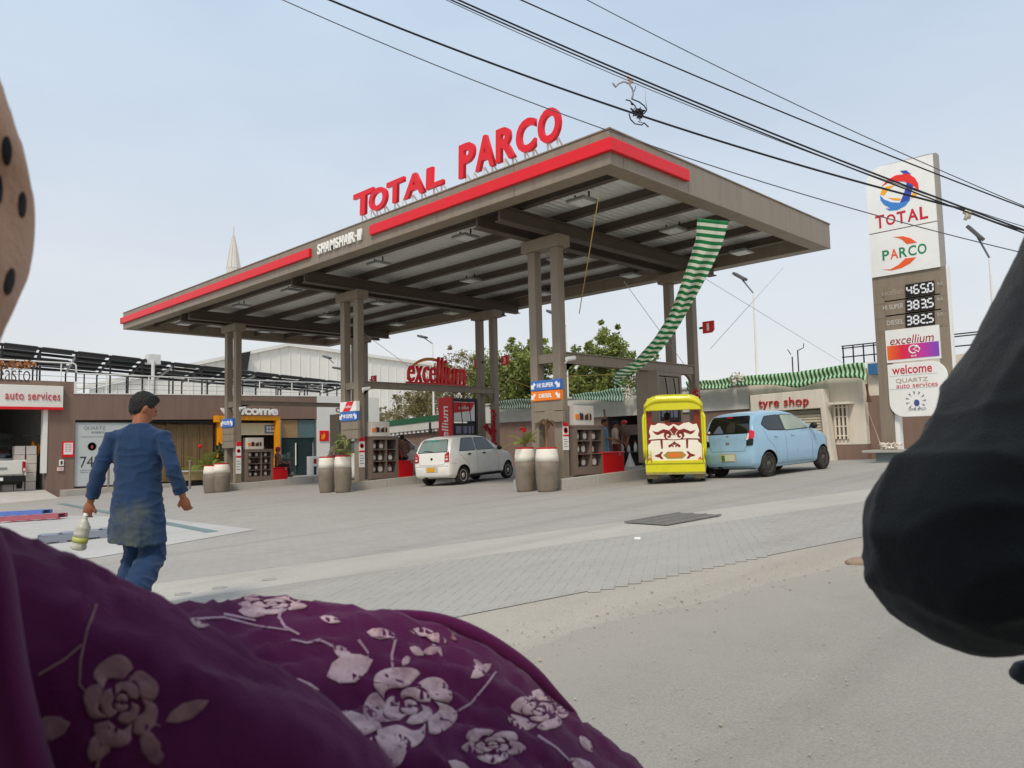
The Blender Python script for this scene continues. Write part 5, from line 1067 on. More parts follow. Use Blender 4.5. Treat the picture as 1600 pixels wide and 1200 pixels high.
def pt(px, py, Y): q = onY(px, py, Y); return (q.x, q.y, q.z)
def Rm(px, Y, py=590): q = onY(800, py, Y); return px * (q - EYE).dot(FW) / F
YA = 33
tree('leafy_tree', 'dense green tree between the middle back posts and the right front posts', pt(800, 735, YA), [(pt(795, 585, YA), (Rm(45, YA), 1.8, Rm(48, YA))), (pt(835, 570, YA), (Rm(40, YA), 1.6, Rm(38, YA))), (pt(770, 610, YA), (Rm(36, YA), 1.6, Rm(42, YA))), (pt(820, 620, YA), (Rm(50, YA), 1.6, Rm(28, YA)))], 44, 100, .11, LEAF)
tree('leafy_tree', 'green tree with an uneven top right of the right front posts', pt(930, 735, YA), [(pt(915, 575, YA), (Rm(34, YA), 1.6, Rm(42, YA))), (pt(958, 562, YA), (Rm(36, YA), 1.4, Rm(44, YA))), (pt(895, 605, YA), (Rm(28, YA), 1.5, Rm(24, YA))), (pt(940, 605, YA), (Rm(40, YA), 1.5, Rm(22, YA)))], 32, 88, .11, LEAF, clump_r=(.25, .55))
tree('sparse_tree', 'thin dry brownish tree behind the red script sign', pt(700, 740, YA + 1), [(pt(702, 592, YA), (Rm(50, YA), 2, Rm(46, YA))), (pt(735, 590, YA), (Rm(34, YA), 2, Rm(38, YA))), (pt(660, 625, YA), (Rm(38, YA), 2, Rm(26, YA))), (pt(720, 635, YA), (Rm(54, YA), 2, Rm(24, YA)))], 44, 62, .09, LEAF2, clump_r=(.3, .8))
tree('sparse_tree', 'small pale tree half hidden behind the yellow rickshaw roof', pt(1010, 730, YA), [(pt(985, 595, YA), (Rm(22, YA), 1.2, Rm(18, YA))), (pt(1020, 590, YA), (Rm(20, YA), 1.2, Rm(14, YA)))], 20, 40, .10, LEAF3, .08, clump_r=(.2, .45))
tree('low_bush', 'low dry shrub over the shed roof left of the red script sign', pt(620, 738, YA + 2), [(pt(615, 648, YA), (Rm(34, YA), 1.6, Rm(14, YA))), (pt(655, 645, YA), (Rm(34, YA), 1.6, Rm(18, YA))), (pt(585, 652, YA), (Rm(22, YA), 1.4, Rm(9, YA)))], 24, 45, .08, LEAF2, .08, clump_r=(.25, .5))

# ================================================================ planter plants
PALM = leafmat('palm_leaf', srgb(112, 124, 52), srgb(160, 162, 84)); DRYP = leafmat('dry_palm_leaf', srgb(108, 82, 58), srgb(140, 108, 78)); HOUSE = leafmat('house_leaf', srgb(104, 118, 62), srgb(152, 160, 92))
def fronds(mb, c, n, L, droop, w=.04, seg=9, up=.9):
    for k in range(n):
        an = 2 * PI * k / n + random.uniform(-.3, .3); el = random.uniform(.45, 1.25) * up; pts = []; p = Vector(c); d = Vector((math.cos(an) * math.cos(el), math.sin(an) * math.cos(el), math.sin(el)))
        Lk = L * random.uniform(.75, 1.1)
        for i in range(seg + 1): pts.append(p.copy()); p += d * (Lk / seg); d = (d + Vector((0, 0, -droop / seg))).normalized()
        mb.tube(pts, [.010 * (1 - .7 * i / seg) for i in range(seg + 1)], 4, cap=False)
        for i in range(1, seg + 1):
            d_ = (pts[i] - pts[i - 1]).normalized(); sd_ = d_.cross(Vector((0, 0, 1))).normalized(); ll = Lk * .30 * math.sin(PI * (.18 + .78 * i / seg))
            for t_ in (0, .5):
                b_ = pts[i].lerp(pts[i - 1], t_)
                for s_ in (-1, 1):
                    tip = b_ + sd_ * s_ * ll * .75 + d_ * ll * .7 + Vector((0, 0, -.12 * ll)); o_ = d_ * w * .5
                    mb.add([b_ - o_ * .6, b_.lerp(tip, .5) - o_ + Vector((0, 0, .01)), tip, b_.lerp(tip, .5) + o_ + Vector((0, 0, .01))], [(0, 1, 2, 3)])
def plant(i, name, label, kind, lm):
    q, Rr, Hh = bpos[i]; c = q + Vector((0, 0, Hh * .95)); t = thing(name, label, 'plant', c, 0, 'plants in the barrel planters'); s = MB()
    if kind == 'palm':
        s.tube([c, c + Vector((0, 0, .12))], [.05, .035], 8); s.build('stem', BARK, t); m_ = MB(); fronds(m_, c + Vector((0, 0, .10)), 9, .62, 1.5, .03, up=.95); m_.build('fronds', lm, t)
        m_ = MB(); leaves(m_, c + Vector((.02, -.05, .46)), (.07, .07, .06), 40, .05); m_.build('red_bloom', flat('bloom_red', srgb(190, 34, 44), .6), t)
    elif kind == 'dry':
        s.tube([c, c + Vector((.03, 0, .3)), c + Vector((0, .03, .62))], [.035, .03, .022], 8); s.build('stem', mat('dry_stem', srgb(134, 94, 66), .9, var=.2), t); m_ = MB(); fronds(m_, c + Vector((0, .03, .60)), 8, .36, 2.6, .03, up=.8); m_.build('fronds', lm, t)
    else:
        m_ = MB()
        for k in range(9): m_.tube([c + Vector((random.uniform(-.05, .05), random.uniform(-.05, .05), 0)), c + Vector((random.uniform(-.2, .2), random.uniform(-.2, .2), .3 + random.uniform(0, .35)))], [.012, .006], 5)
        m_.build('stem', BARK, t); m_ = MB(); leaves(m_, c + Vector((0, 0, .38)), (.24, .24, .30), 55, .10); fronds(m_, c + Vector((0, 0, .05)), 7, .62, 1.4, .05, 7, .95); m_.build('foliage', lm, t)
plant(4, 'palm_plant', 'small yellow green palm with a red bloom in the barrel right of the white hatchback', 'palm', PALM)
plant(5, 'withered_plant', 'withered brown plant on a bare stem in the barrel under the orange fuel strip', 'dry', DRYP)
plant(3, 'leafy_plant', 'loose pale green plant in the barrel at the middle posts', 'leafy', HOUSE)
plant(2, 'leafy_plant', 'sparse pale green plant in the left barrel at the middle posts', 'leafy', HOUSE) if False else None
# fern and plants in a box planter by the shop windows
q = onX(300, 742, XS + 1.6); bxp = thing('window_planter', 'long tan planter box before the brown window blinds', 'planter', (XS + 1.6, q.y, G(XS + 1.6, q.y)))
ya_, yb_ = onX(286, 742, XS + 1.6).y, onX(327, 742, XS + 1.6).y; zt_ = onX(300, 737, XS + 1.6).z; zb_ = min(zt_ - .3, G(XS + 1.6, ya_))
m_ = MB(); m_.bb((XS + 1.3, ya_, zt_ - .42), (XS + 1.6, yb_, zt_)); m_.build('box', flat('planter_tan', srgb(176, 154, 110), .7), bxp, bevel=.01); m_ = MB(); m_.bb((XS + 1.25, ya_ - .1, zt_ + .002), (XS + 1.65, yb_ + .7, zt_ + .06)); m_.build('rim', WHITE, bxp); m_ = MB(); m_.bb((XS + 1.32, ya_ + .05, zb_ - .1), (XS + 1.58, yb_ - .05, zt_ - .423)); m_.build('base', BLACK, bxp)
q = onX(322, 734, XS + 1.45); t = thing('fern_plant', 'feathery green fern rising from the window planter left of the barrels', 'plant', q); m_ = MB(); fronds(m_, q, 26, 1.45, 1.5, .045, 11, .95); m_.build('fronds', leafmat('fern_leaf', srgb(128, 140, 62), srgb(170, 176, 96)), t); m_ = MB(); m_.tube([q - Vector((0, 0, .1)), q + Vector((0, 0, .1))], .05, 6); m_.build('stem', BARK, t)
q = onX(343, 715, XS + 1.0); t = thing('climbing_plant', 'dark leafy plant at the left leg of the amber entrance', 'plant', q); m_ = MB(); leaves(m_, q, (.25, .3, .75), 150, .13); m_.build('foliage', leafmat('dark_leaf', srgb(44, 62, 36), srgb(76, 92, 54)), t); m_ = MB(); m_.tube([q - Vector((0, 0, 1.2)), q + Vector((0, 0, .5))], .03, 6); m_.build('stem', BARK, t)
q = onX(312.5, 697.5, XS + .2); m_ = MB(); m_.ell(q, (.04, .10, .10)); t = m_.build('red_sticker', RED, smooth=True); prop(t, 'round red dot marker on the brown window blinds', 'sticker')

# ================================================================ street lamps
def lamp(label, px, Y, zb, ptop, head, hs, arm=True, tilt=-.5, wh=True):
    b = onY(px, 640, Y); top = onY(px - (ptop[0] if False else 0), ptop[1], Y); t = thing('street_lamp', label, 'lamp', (b.x, Y, zb), 0, 'street lamps on slim poles')
    tp = onY(ptop[0], ptop[1], Y); m_ = MB(); m_.tube([(tp.x, Y, zb), (tp.x, Y, (zb + tp.z) / 2 + .2), (tp.x, Y, tp.z)], [.075, .06, .03], 8); m_.build('pole', WHITE if wh else STEEL, t)
    h = onY(head[0], head[1], Y); d = (h - tp).normalized(); m_ = MB(); m_.tube([(tp.x, Y, tp.z), h], [.03, .035], 6); m_.build('arm', flat('lamp_arm', srgb(96, 96, 98), .5), t)
    e_ = Vector((d.x, 0, d.z * .5)).normalized(); m_ = MB(); m_.beam(h - e_ * hs * .5, h + e_ * hs * .5, .30, .11); hd = m_.build('head', flat('lamp_head', srgb(84, 84, 86), .5), t, bevel=.02)
    m_ = MB(); o3 = Vector((0, 0, -.07)); m_.beam(h - e_ * hs * .3 + o3, h + e_ * hs * .42 + o3, .22, .02); m_.build('lens', flat('lamp_lens', srgb(150, 150, 146), .2), hd)
lamp('slim lamp with a grey head above the black sleeve, right of the price tower', 1548, 27, 0, (1546, 403), (1524, 364), .62)
lamp('slim white lamp pole behind the tyre shop, its head by the canopy corner', 1182, 28.6, .5, (1177, 458), (1156, 432), .6)
lamp('white lamp pole just right of the right front posts', 888, 28.6, .5, (884, 510), (862, 488), .55)
lamp('white lamp pole behind the red script sign', 684, 29, .5, (676, 537), (660, 526), .7)
lamp('lamp with its head hidden between the middle posts and the white warehouse', 548, 27, .3, (537, 580), (527, 575), .8, tilt=.7)
lamp('lamp head just left of the middle front posts against the white warehouse', 541, 29, .3, (522, 568), (511, 558), .8)

# ================================================================ overhead cables
CAB = flat('cable_black', srgb(34, 34, 40), .6); CABG = flat('cable_grey', srgb(96, 98, 104), .6)
def cable(label, pts, t0, t1, w, mt=CAB):
    """pts: where it runs in the photograph; distance grows from t0 to t1 along it; w: width in photo pixels"""
    P = []; x0_, x1_ = pts[0][0], pts[-1][0]
    xs = np.linspace(x0_, x1_, 40); co = np.polyfit([p[0] for p in pts], [p[1] for p in pts], 2 if len(pts) > 2 else 1); ys_ = np.polyval(co, xs)
    for x_, y_ in zip(xs, ys_): u = (x_ - x0_) / (x1_ - x0_); P.append(dep(x_, y_, 1 / ((1 - u) / t0 + u / t1)))
    m_ = MB(); m_.tube(P, [w * .5 * (p - EYE).dot(FW) / F for p in P], 6); o = m_.build('overhead_cable', mt, smooth=True); prop(o, label, 'cable', 'cables strung above the road'); return P
cable('thin lowest cable passing in front of the red letter O', [(440, -3), (750, 130), (870, 180), (952, 207), (1160, 267), (1320, 322), (1620, 402)], 9, 15, 1.7, CABG)
cable('thick black cable that carries the wire tangle, above the canopy corner', [(505, -4), (900, 145), (1000, 180), (1180, 240), (1380, 293), (1508, 328)], 8, 14, 3.3)
cable('upper strand of the heavy black cable pair over the canopy', [(708, -4), (900, 79), (985, 119), (1100, 166), (1380, 274), (1508, 326), (1625, 369)], 8.5, 15, 2.9)
cable('lower strand of the heavy black cable pair over the canopy', [(700, -3), (900, 84), (985, 126), (1100, 172), (1380, 278), (1508, 330), (1625, 375)], 8.6, 15.1, 2.4)
cable('thin grey cable just under the heavy pair', [(690, -3), (900, 90), (970, 121), (1300, 252), (1625, 362)], 8.7, 15.2, 1.3, CABG)
cable('single cable second from the top, crossing the price tower top', [(806, -4), (955, 62), (1100, 125), (1330, 218), (1625, 334)], 8.8, 15.4, 2.2)
cable('thin topmost cable at the upper right of the sky', [(905, -6), (1100, 92), (1270, 176), (1400, 236), (1625, 332)], 9, 15.6, 1.5, CABG)
cable('short slack cable running right from the white clamp', [(1508, 328), (1550, 345), (1625, 366)], 14, 15.5, 2.4)
# tangle and clamp
tg = thing('wire_tangle', 'knot of torn black and pale wire hanging from the thick cable', 'wire tangle', dep(997, 178, 10.6)); tp = lambda x, y, d=0: dep(900 + x * .13333, 60 + y * .13333, 10.6 + d)
m_ = MB()
for k in range(22):
    c = tp(740, 875); V = [c + Vector(RS.normal(0, .033, 3)) for _ in range(4)]; m_.tube(V, .008, 5)
m_.build('knot', CAB, tg, smooth=True)
PALE = flat('wire_pale', srgb(150, 150, 160), .5)
for pts, mt_, r_ in (([(600, 440), (640, 490), (660, 510), (600, 520)], flat('clamp_pink', srgb(222, 190, 170), .6), .022), ([(610, 520), (560, 505), (500, 530), (465, 570), (430, 525)], PALE, .012), ([(620, 525), (660, 590), (670, 650), (655, 710)], PALE, .013), ([(655, 710), (740, 745), (800, 790), (830, 840), (800, 880)], CAB, .009), ([(585, 720), (630, 730), (690, 790), (720, 850)], CAB, .009), ([(700, 560), (690, 600), (670, 640)], CABG, .006), ([(640, 820), (700, 870), (790, 900)], CAB, .012), ([(620, 880), (640, 950), (690, 1000), (770, 1015)], CAB, .009), ([(770, 1015), (800, 990), (850, 1040)], CAB, .009), ([(810, 560), (815, 700), (830, 830)], flat('wire_faint', srgb(186, 194, 206)), .005), ([(720, 930), (760, 960), (730, 975), (790, 990)], PALE, .007), ([(650, 760), (660, 775)], CAB, .014)):
    m_ = MB(); m_.tube([tp(x, y, .05 * math.sin(i)) for i, (x, y) in enumerate(pts)], r_, 6); m_.build('wire_strand', mt_, tg, smooth=True)
cp = thing('cable_clamp', 'pale wire clamp where the cables meet above the grey lamp head', 'clamp', dep(1510, 330, 14)); tq = lambda x, y: dep(1300 + x * .4335, 220 + y * .4335, 14)
for pts in ([(478, 250), (486, 268), (480, 285)], [(490, 246), (498, 262), (492, 280)], [(474, 258), (500, 256)]): m_ = MB(); m_.tube([tq(*p) for p in pts], .035, 6); m_.build('wire_strand', flat('clamp_cream', srgb(206, 196, 176), .6), cp, smooth=True)

# ================================================================ striped cloth
def stripemat(name, c1, c2, k):
    m = bpy.data.materials.new(name); m.use_nodes = True; n = m.node_tree.nodes; l = m.node_tree.links; b = n['Principled BSDF']; b.inputs['Roughness'].default_value = .8
    u = n.new('ShaderNodeUVMap'); s = n.new('ShaderNodeSeparateXYZ'); l.new(u.outputs[0], s.inputs[0]); a = n.new('ShaderNodeMath'); a.operation = 'MULTIPLY'; a.inputs[1].default_value = k; l.new(s.outputs['X'], a.inputs[0])
    f_ = n.new('ShaderNodeMath'); f_.operation = 'FRACT'; l.new(a.outputs[0], f_.inputs[0]); g_ = n.new('ShaderNodeMath'); g_.operation = 'GREATER_THAN'; g_.inputs[1].default_value = .52; l.new(f_.outputs[0], g_.inputs[0])
    x = n.new('ShaderNodeMix'); x.data_type = 'RGBA'; l.new(g_.outputs[0], x.inputs['Factor']); x.inputs['A'].default_value = (*c1, 1); x.inputs['B'].default_value = (*c2, 1); l.new(x.outputs['Result'], b.inputs['Base Color'])
    tr = n.new('ShaderNodeBsdfTranslucent'); l.new(x.outputs['Result'], tr.inputs['Color']); ms = n.new('ShaderNodeMixShader'); ms.inputs[0].default_value = .35; l.new(b.outputs[0], ms.inputs[1]); l.new(tr.outputs[0], ms.inputs[2]); l.new(ms.outputs[0], n['Material Output'].inputs['Surface']); return m
def smoothpath(P, n):
    P = np.array(P, float); d = np.r_[0, np.cumsum(np.linalg.norm(np.diff(P[:, :3], axis=0), axis=1))]; t = np.linspace(0, d[-1], n); Q = np.stack([np.interp(t, d, P[:, i]) for i in range(P.shape[1])], 1)
    for _ in range(6): Q[1:-1] = (Q[:-2] + 2 * Q[1:-1] + Q[2:]) / 4
    return Q, t
def cloth(name, label, cat, A, B, n, folds, amp, mt, seed, group=None, m=14):
    """strip between the edge lines A and B (lists of 3-D points), rippled; u runs along it in metres"""
    QA, ta = smoothpath(A, n); QB, tb = smoothpath(B, n); V = []; UV = []; Fc = []
    for i in range(n):
        ax = Vector(QB[i] - QA[i]); al = Vector(QA[min(i + 1, n - 1)] - QA[max(i - 1, 0)]).normalized(); nr = ax.cross(al); nr.normalize()
        for j in range(m):
            v = j / (m - 1); p = Vector(QA[i]).lerp(Vector(QB[i]), v); w = amp * (math.sin(v * folds * 2 * PI + .6 * math.sin(i * .15 + seed)) + .8 * noise.noise(Vector((ta[i] * .9, v * 4, seed))))
            p += nr * w; V.append(p); UV.append(((ta[i] * (1 - v) + tb[i] * v) + .012 * noise.noise(Vector((ta[i], v * 3, seed + 5))), v))
    for i in range(n - 1):
        for j in range(m - 1): Fc.append((i * m + j, (i + 1) * m + j, (i + 1) * m + j + 1, i * m + j + 1))
    mb = MB(); mb.add(V, Fc); mb.uv = UV; o = mb.build(name, mt, smooth=True); s = o.modifiers.new('thickness', 'SOLIDIFY'); s.thickness = .006; return prop(o, label, cat, group)
GST = stripemat('green_stripe', srgb(34, 138, 78), srgb(236, 236, 218), 6.6)
e3 = lambda px, py, t: tuple(dep(px, py, t))
L1 = [(1090, 341, 17.0), (1088, 372, 17.1), (1078, 405, 17.3), (1062, 450, 17.6), (1047, 490, 17.9), (1022, 530, 18.2), (990, 565, 18.5), (961, 583, 18.7)]
L2 = [(1139, 346, 17.0), (1128, 385, 17.1), (1108, 425, 17.3), (1086, 465, 17.6), (1062, 508, 17.9), (1035, 545, 18.2), (1002, 576, 18.5), (963, 596, 18.7)]
cloth('striped_cloth', 'long green and white striped cloth sagging from the canopy edge to the trees', 'cloth', [e3(*p) for p in L1], [e3(*p) for p in L2], 110, 1.5, .05, GST, 3, m=22)
m_ = MB(); 
q = dep(964, 592, 18.8); bq = MB(); VB = []
for k in range(5):
    an = k * 1.25; bq.tube([q, q + Vector((.11 * math.cos(an), .07, .11 * math.sin(an))), q + Vector((.17 * math.cos(an + .5), 0, .17 * math.sin(an + .5) - .08))], [.04, .055, .012], 8)
bq.uv = [(p[2] * 1.6 + p[0] * .8, 0) for p in bq.v]; prop(bq.build('striped_bow', GST, smooth=True), 'knotted end of the green striped cloth hanging before the trees', 'cloth knot')
GST2 = stripemat('green_stripe_wide', srgb(28, 106, 60), srgb(206, 226, 190), 6.5); GST3 = stripemat('green_stripe_net', srgb(60, 92, 70), srgb(170, 196, 176), 6.5)
def bunting(label, pts, mt, seed, Y=YW - .5):
    A = [tuple(onY(x, y0_, Y + .15)) for x, y0_, y1_ in pts]; B = [tuple(onY(x + 2, y1_, Y - .1)) for x, y0_, y1_ in pts]; cloth('striped_bunting', label, 'bunting', A, B, 100, 1.4, .05, mt, seed, 'striped bunting along the wall')
bunting('green and cream striped bunting above the tyre shop sign, reaching the price tower', [(1150, 589, 602), (1200, 584, 602), (1246, 582, 606), (1262, 578, 602), (1300, 573, 592), (1342, 567, 590), (1352, 567, 598)], GST2, 1)
bunting('short green striped bunting between the right back posts and the tyre shop', [(1072, 597, 610), (1100, 595, 608), (1132, 592, 608), (1146, 588, 602)], GST2, 2)
bunting('faded striped bunting over the dark alcove, left of the rickshaw roof', [(893, 617, 624), (930, 612, 626), (960, 607, 628), (974, 604, 627)], GST3, 3)
bunting('faded striped bunting just left of the yellow rickshaw', [(988, 606, 612), (1000, 605, 620), (1016, 603, 618)], GST3, 5)
bunting('dark netted bunting along the wall between the middle and right posts', [(764, 632, 640), (790, 625, 640), (835, 622, 638)], stripemat('dark_net', srgb(52, 64, 54), srgb(150, 164, 146), 6), 4)
for k, (px, py) in enumerate(((982, 612), (1151, 592))):
    q = onY(px, py, YW - .55); m_ = MB(); leaves(m_, q, (.3, .1, .3), 60, .09); o = m_.build('paper_rosette', flat('rosette', srgb(196, 190, 170), .8)); prop(o, ('pale rosette between the two faded buntings over the alcove', 'pale rosette where the bunting meets left of the tyre shop')[k], 'rosette', 'rosettes on the bunting')
for k, px in enumerate((1376 - 22, 944)):
    q = onY(px, 640 if k else 600, YW - .3); m_ = MB(); m_.tube([q, q + Vector((.02, 0, -.3)), q + Vector((.05, 0, -.62))], [.05, .04, .09], 6); o = m_.build('downpipe', mat('rusty_pipe', srgb(92, 62, 48), .8, var=.25)); prop(o, ('short rusty pipe below the end of the bunting beside the price tower', 'short rusty pipe below the faded bunting over the alcove')[k], 'pipe')
# yellow twine and thin strings under the canopy
YEL = flat('yellow_twine', srgb(196, 168, 96), .7); STR = flat('string_grey', srgb(168, 172, 178), .7)
def string(label, A, B, r, mt, sag=0.):
    A = Vector(A); B = Vector(B); m_ = MB(); m_.tube([A.lerp(B, k / 10) - Vector((0, 0, sag * 4 * (k / 10) * (1 - k / 10))) for k in range(11)], r, 5); prop(m_.build('string', mt), label, 'string', 'strings tied under the canopy')
string('yellow twine hanging from the canopy light left of the right posts', dep(935, 310, 15.5), dep(905, 490, 21), .012, YEL); string('pale string from the canopy underside down to the wall at the corner', dep(1085, 425, 18), dep(1330, 575, 29), .006, STR); string('pale string crossing from the wall up towards the canopy corner', dep(1110, 545, 24), dep(1224, 418, 26), .008, STR); string('pale string from the canopy to the right back posts', dep(975, 440, 19), dep(1095, 605, 24), .007, STR)
string('yellow cord from the middle back posts to the right front posts', dep(786, 590, 29), dep(860, 616, 23), .014, YEL); string('yellow cord from the right front posts to the striped cloth knot', dep(874, 588, 23), dep(960, 585, 18.8), .012, YEL); string('pale string from the wall to the tower plinth', onY(1347, 616, YW - .1), onY(1376, 695, YT - .3), .010, flat('string_tan', srgb(200, 180, 150), .7)); string('pale string sloping behind the middle posts', dep(540, 500, 26), dep(690, 610, 30), .008, STR)
# floor trays and ramps at the left
def ramp(label, a, b, w, col, nm):
    A = at(*a); B = at(*b); d = (B - A); L = d.length; d.normalize(); nn = Vector((-d.y, d.x, 0)).normalized(); t = thing(nm, label, 'ramp', A); 
    for k in (0, 1): m_ = MB(); o_ = nn * (w * (k - .5)); m_.beam(A + o_ + Vector((0, 0, .09)), B + o_ + Vector((0, 0, .09)), .05, .10); m_.build('side_rail', col, t)
    n_ = max(4, int(L / .35)); 
    for k in range(n_): p = A.lerp(B, (k + .5) / n_); m_ = MB(); m_.beam(p - nn * w * .5 + Vector((0, 0, .145)), p + nn * w * .5 + Vector((0, 0, .145)), L / n_ * .8, .012); m_.build('slat', col, t)
    for k in range(n_ + 1): p = A.lerp(B, k / n_) - nn * (w * .5); m_ = MB(); m_.box(p + Vector((0, 0, .03)), (.12, .06, .06)); m_.build('foot', col, t)
ramp('long low blue steel ramp lying on the pale slab', (-60, 812), (74, 804.5), .34, mat('ramp_blue', srgb(92, 118, 186), .5, .1, var=.1), 'floor_ramp')
ramp('long low dull red steel ramp lying on the pale slab', (5, 817), (98, 811), .34, mat('ramp_red', srgb(166, 92, 104), .5, .1, var=.1), 'floor_ramp')
ramp('long low grey steel ramp lying beyond the purple cloth, behind the bottle', (60, 851), (186, 837), .4, mat('ramp_grey', srgb(140, 144, 156), .4, .3, var=.1), 'floor_ramp')
# ================================================================ vehicles
def newmesh_from(o):
    dg = bpy.context.evaluated_depsgraph_get(); dg.update(); return bpy.data.meshes.new_from_object(o.evaluated_get(dg))
class Shell:
    """car body: x runs from tail (0) to nose (L), y to the left, z up"""
    def __init__(s, S): s.S = S
    def half(s, x, z): S = s.S; return np.interp(x, *zip(*S['plan'])) * np.interp(z, *zip(*S['prof']))
    def mesh(s, nx=80, nt_=26):
        S = s.S; L = S['L']; xs = np.unique(np.r_[np.linspace(0, .12, 9), np.linspace(.12, .6, 16), np.linspace(.6, L - .6, 46), np.linspace(L - .6, L - .1, 18), np.linspace(L - .1, L, 10)])
        V = []; nt2 = nt_ * 2
        def sm(key, x, w=.05): return np.mean([np.interp(np.clip(x + d, 0, L), *zip(*S[key])) for d in np.linspace(-w, w, 7)]) if .1 < x < L - .1 else np.interp(x, *zip(*S[key]))
        for x in xs:
            zt, zb = sm('top', x), np.interp(x, *zip(*S['bot'])); r = min(.12, (zt - zb) * .3); half = []
            for k in range(nt_):
                u = k / (nt_ - 1)
                if u < .12: z = zb; y = s.half(x, zb + .03) * (u / .12) * .92
                elif u < .74:
                    v = (u - .12) / .62; z = zb + (zt - r - zb) * v; y = s.half(x, z)
                    if v < .08: y *= .92 + v
                else:
                    v = (u - .74) / .26; a = v * PI / 2; ys = s.half(x, zt - r); cr = .035; z = zt - r + (r - cr) * math.sin(a) ** .9 + cr * (1 - (1 - v) ** 2); y = ys * (1 - v ** 2.6) if v < 1 else 0
                half.append((y, z))
            V += [(x, -y, z) for y, z in half] + [(x, y, z) for y, z in half[::-1][1:-1]]
        ring = nt_ * 2 - 2; n = len(xs); Fc = [(i * ring + j, (i + 1) * ring + j, (i + 1) * ring + (j + 1) % ring, i * ring + (j + 1) % ring) for i in range(n - 1) for j in range(ring)]
        Fc += [tuple(range(ring)), tuple((n - 1) * ring + j for j in range(ring))[::-1]]
        mb = MB(); mb.add(V, Fc); return mb
def project(bvh, poly, view, off, thick, name, mt, parent, label=None, step=.05):
    """lay the flat outline poly on the body: view 'R' right side (x,z), 'B' tail (y,z), 'F' nose, 'T' top (x,y)"""
    pl = [Vector(p) for p in poly]; n = len(pl); xs = [p.x for p in pl]; ys = [p.y for p in pl]
    from mathutils.geometry import intersect_point_line
    def inside(q):
        c = False
        for i in range(n):
            a, b = pl[i], pl[(i + 1) % n]
            if (a.y > q.y) != (b.y > q.y) and q.x < (b.x - a.x) * (q.y - a.y) / (b.y - a.y) + a.x: c = not c
        return c
    P = []
    for i in range(n):
        a, b = pl[i], pl[(i + 1) % n]; k = max(1, int((b - a).length / step))
        P += [a.lerp(b, j / k) for j in range(k)]
    ne = len(P)
    x = min(xs) + step / 2
    while x < max(xs):
        y = min(ys) + step / 2
        while y < max(ys):
            q = Vector((x, y))
            if inside(q) and all((q - e).length > step * .4 for e in P[:ne]): P.append(q)
            y += step
        x += step
    V2, E2, F2, *_ = delaunay_2d_cdt(P, [(i, (i + 1) % ne) for i in range(ne)], [], 1, 1e-5)
    top, bot = [], []
    for p in V2:
        if view in 'RL': s_ = -1 if view == 'R' else 1; o_ = Vector((p.x, s_ * 5, p.y)); d = Vector((0, -s_, 0))
        elif view == 'B': o_ = Vector((-5, p.x, p.y)); d = Vector((1, 0, 0))
        elif view == 'F': o_ = Vector((9, p.x, p.y)); d = Vector((-1, 0, 0))
        else: o_ = Vector((p.x, p.y, 6)); d = Vector((0, 0, -1))
        h, nr, *_ = bvh.ray_cast(o_, d)
        if h is None: h = o_ + d * 5; nr = -d
        if nr.dot(d) > 0: nr = -nr
        top.append(h + nr * (off + thick)); bot.append(h + nr * (off - .004))
    m = len(top); mb = MB(); flip = view in 'LBT' and False
    ed = {}
    for f in F2:
        for i in range(3): a, b = f[i], f[(i + 1) % 3]; ed[(a, b)] = ed.get((a, b), 0) + 1
    fs = [tuple(f) for f in F2] + [tuple(i + m for i in f[::-1]) for f in F2] + [(a, a + m, b + m, b) for (a, b) in ed if (b, a) not in ed]
    mb.add(top + bot, fs); o = mb.build(name, mt, parent, world=False, smooth=True, label=label); weldmesh(o, 1e-5)
    es = o.modifiers.new('edges', 'EDGE_SPLIT'); es.split_angle = R(50); return o
def rnd(poly, r=.04, k=4):
    out = []; n = len(poly)
    for i in range(n):
        p, a, b = Vector(poly[i]), Vector(poly[i - 1]), Vector(poly[(i + 1) % n]); da, db = (a - p), (b - p); ra = min(r, da.length * .45); rb = min(r, db.length * .45); A = p + da.normalized() * ra; B = p + db.normalized() * rb
        for j in range(k + 1): t_ = j / k; out.append(tuple(A.lerp(p, t_).lerp(p.lerp(B, t_), t_)))
    return out
def wheel(root, x, y, r, w, side, rim_mt, hub='steel'):
    """one wheel, axle along y; side -1 right, +1 left"""
    M_ = Matrix.Translation((x, y, r)) @ Matrix.Rotation(side * -PI / 2, 4, 'X')
    m_ = MB(); m_.lathe([(r * .62, -w * .45), (r * .9, -w * .5), (r * .985, -w * .38), (r, -w * .15), (r, w * .15), (r * .985, w * .38), (r * .93, w * .5), (r * .66, w * .46), (r * .62, w * .40)], 32, (0, 0, 0), M_); wh_ = m_.build('wheel', RUBBER, root, world=False, smooth=True)
    m_ = MB(); m_.lathe([(r * .64, w * .36), (r * .64, w * .45), (r * .60, w * .46), (r * .54, w * .36), (r * .34, w * .30), (r * .28, w * .40), (r * .16, w * .46), (r * .15, w * .50), (.004, w * .52)], 28, (0, 0, 0), M_); rm = m_.build('rim', rim_mt, wh_, world=False, smooth=True)
    for k in range(10 if hub == 'steel' else 7):
        a = 2 * PI * k / (10 if hub == 'steel' else 7); m_ = MB(); m_.lathe([(r * .055, 0), (r * .055, .004)], 8, (0, 0, 0), M_ @ Matrix.Translation((r * .44 * math.cos(a), r * .44 * math.sin(a), w * .335)))
        m_.build('rim_hole', BLACK, wh_, world=False)
    return wh_
CGLASS = mat('car_glass', srgb(52, 62, 62), .05, var=.25, scale=1.5, spec=.9); CGLASSG = mat('car_glass_green', srgb(118, 136, 124), .06, var=.3, scale=2.0, spec=.9)
SEAM = flat('panel_gap', srgb(40, 42, 46), .6); TRIM = flat('black_trim', srgb(28, 28, 30), .5)
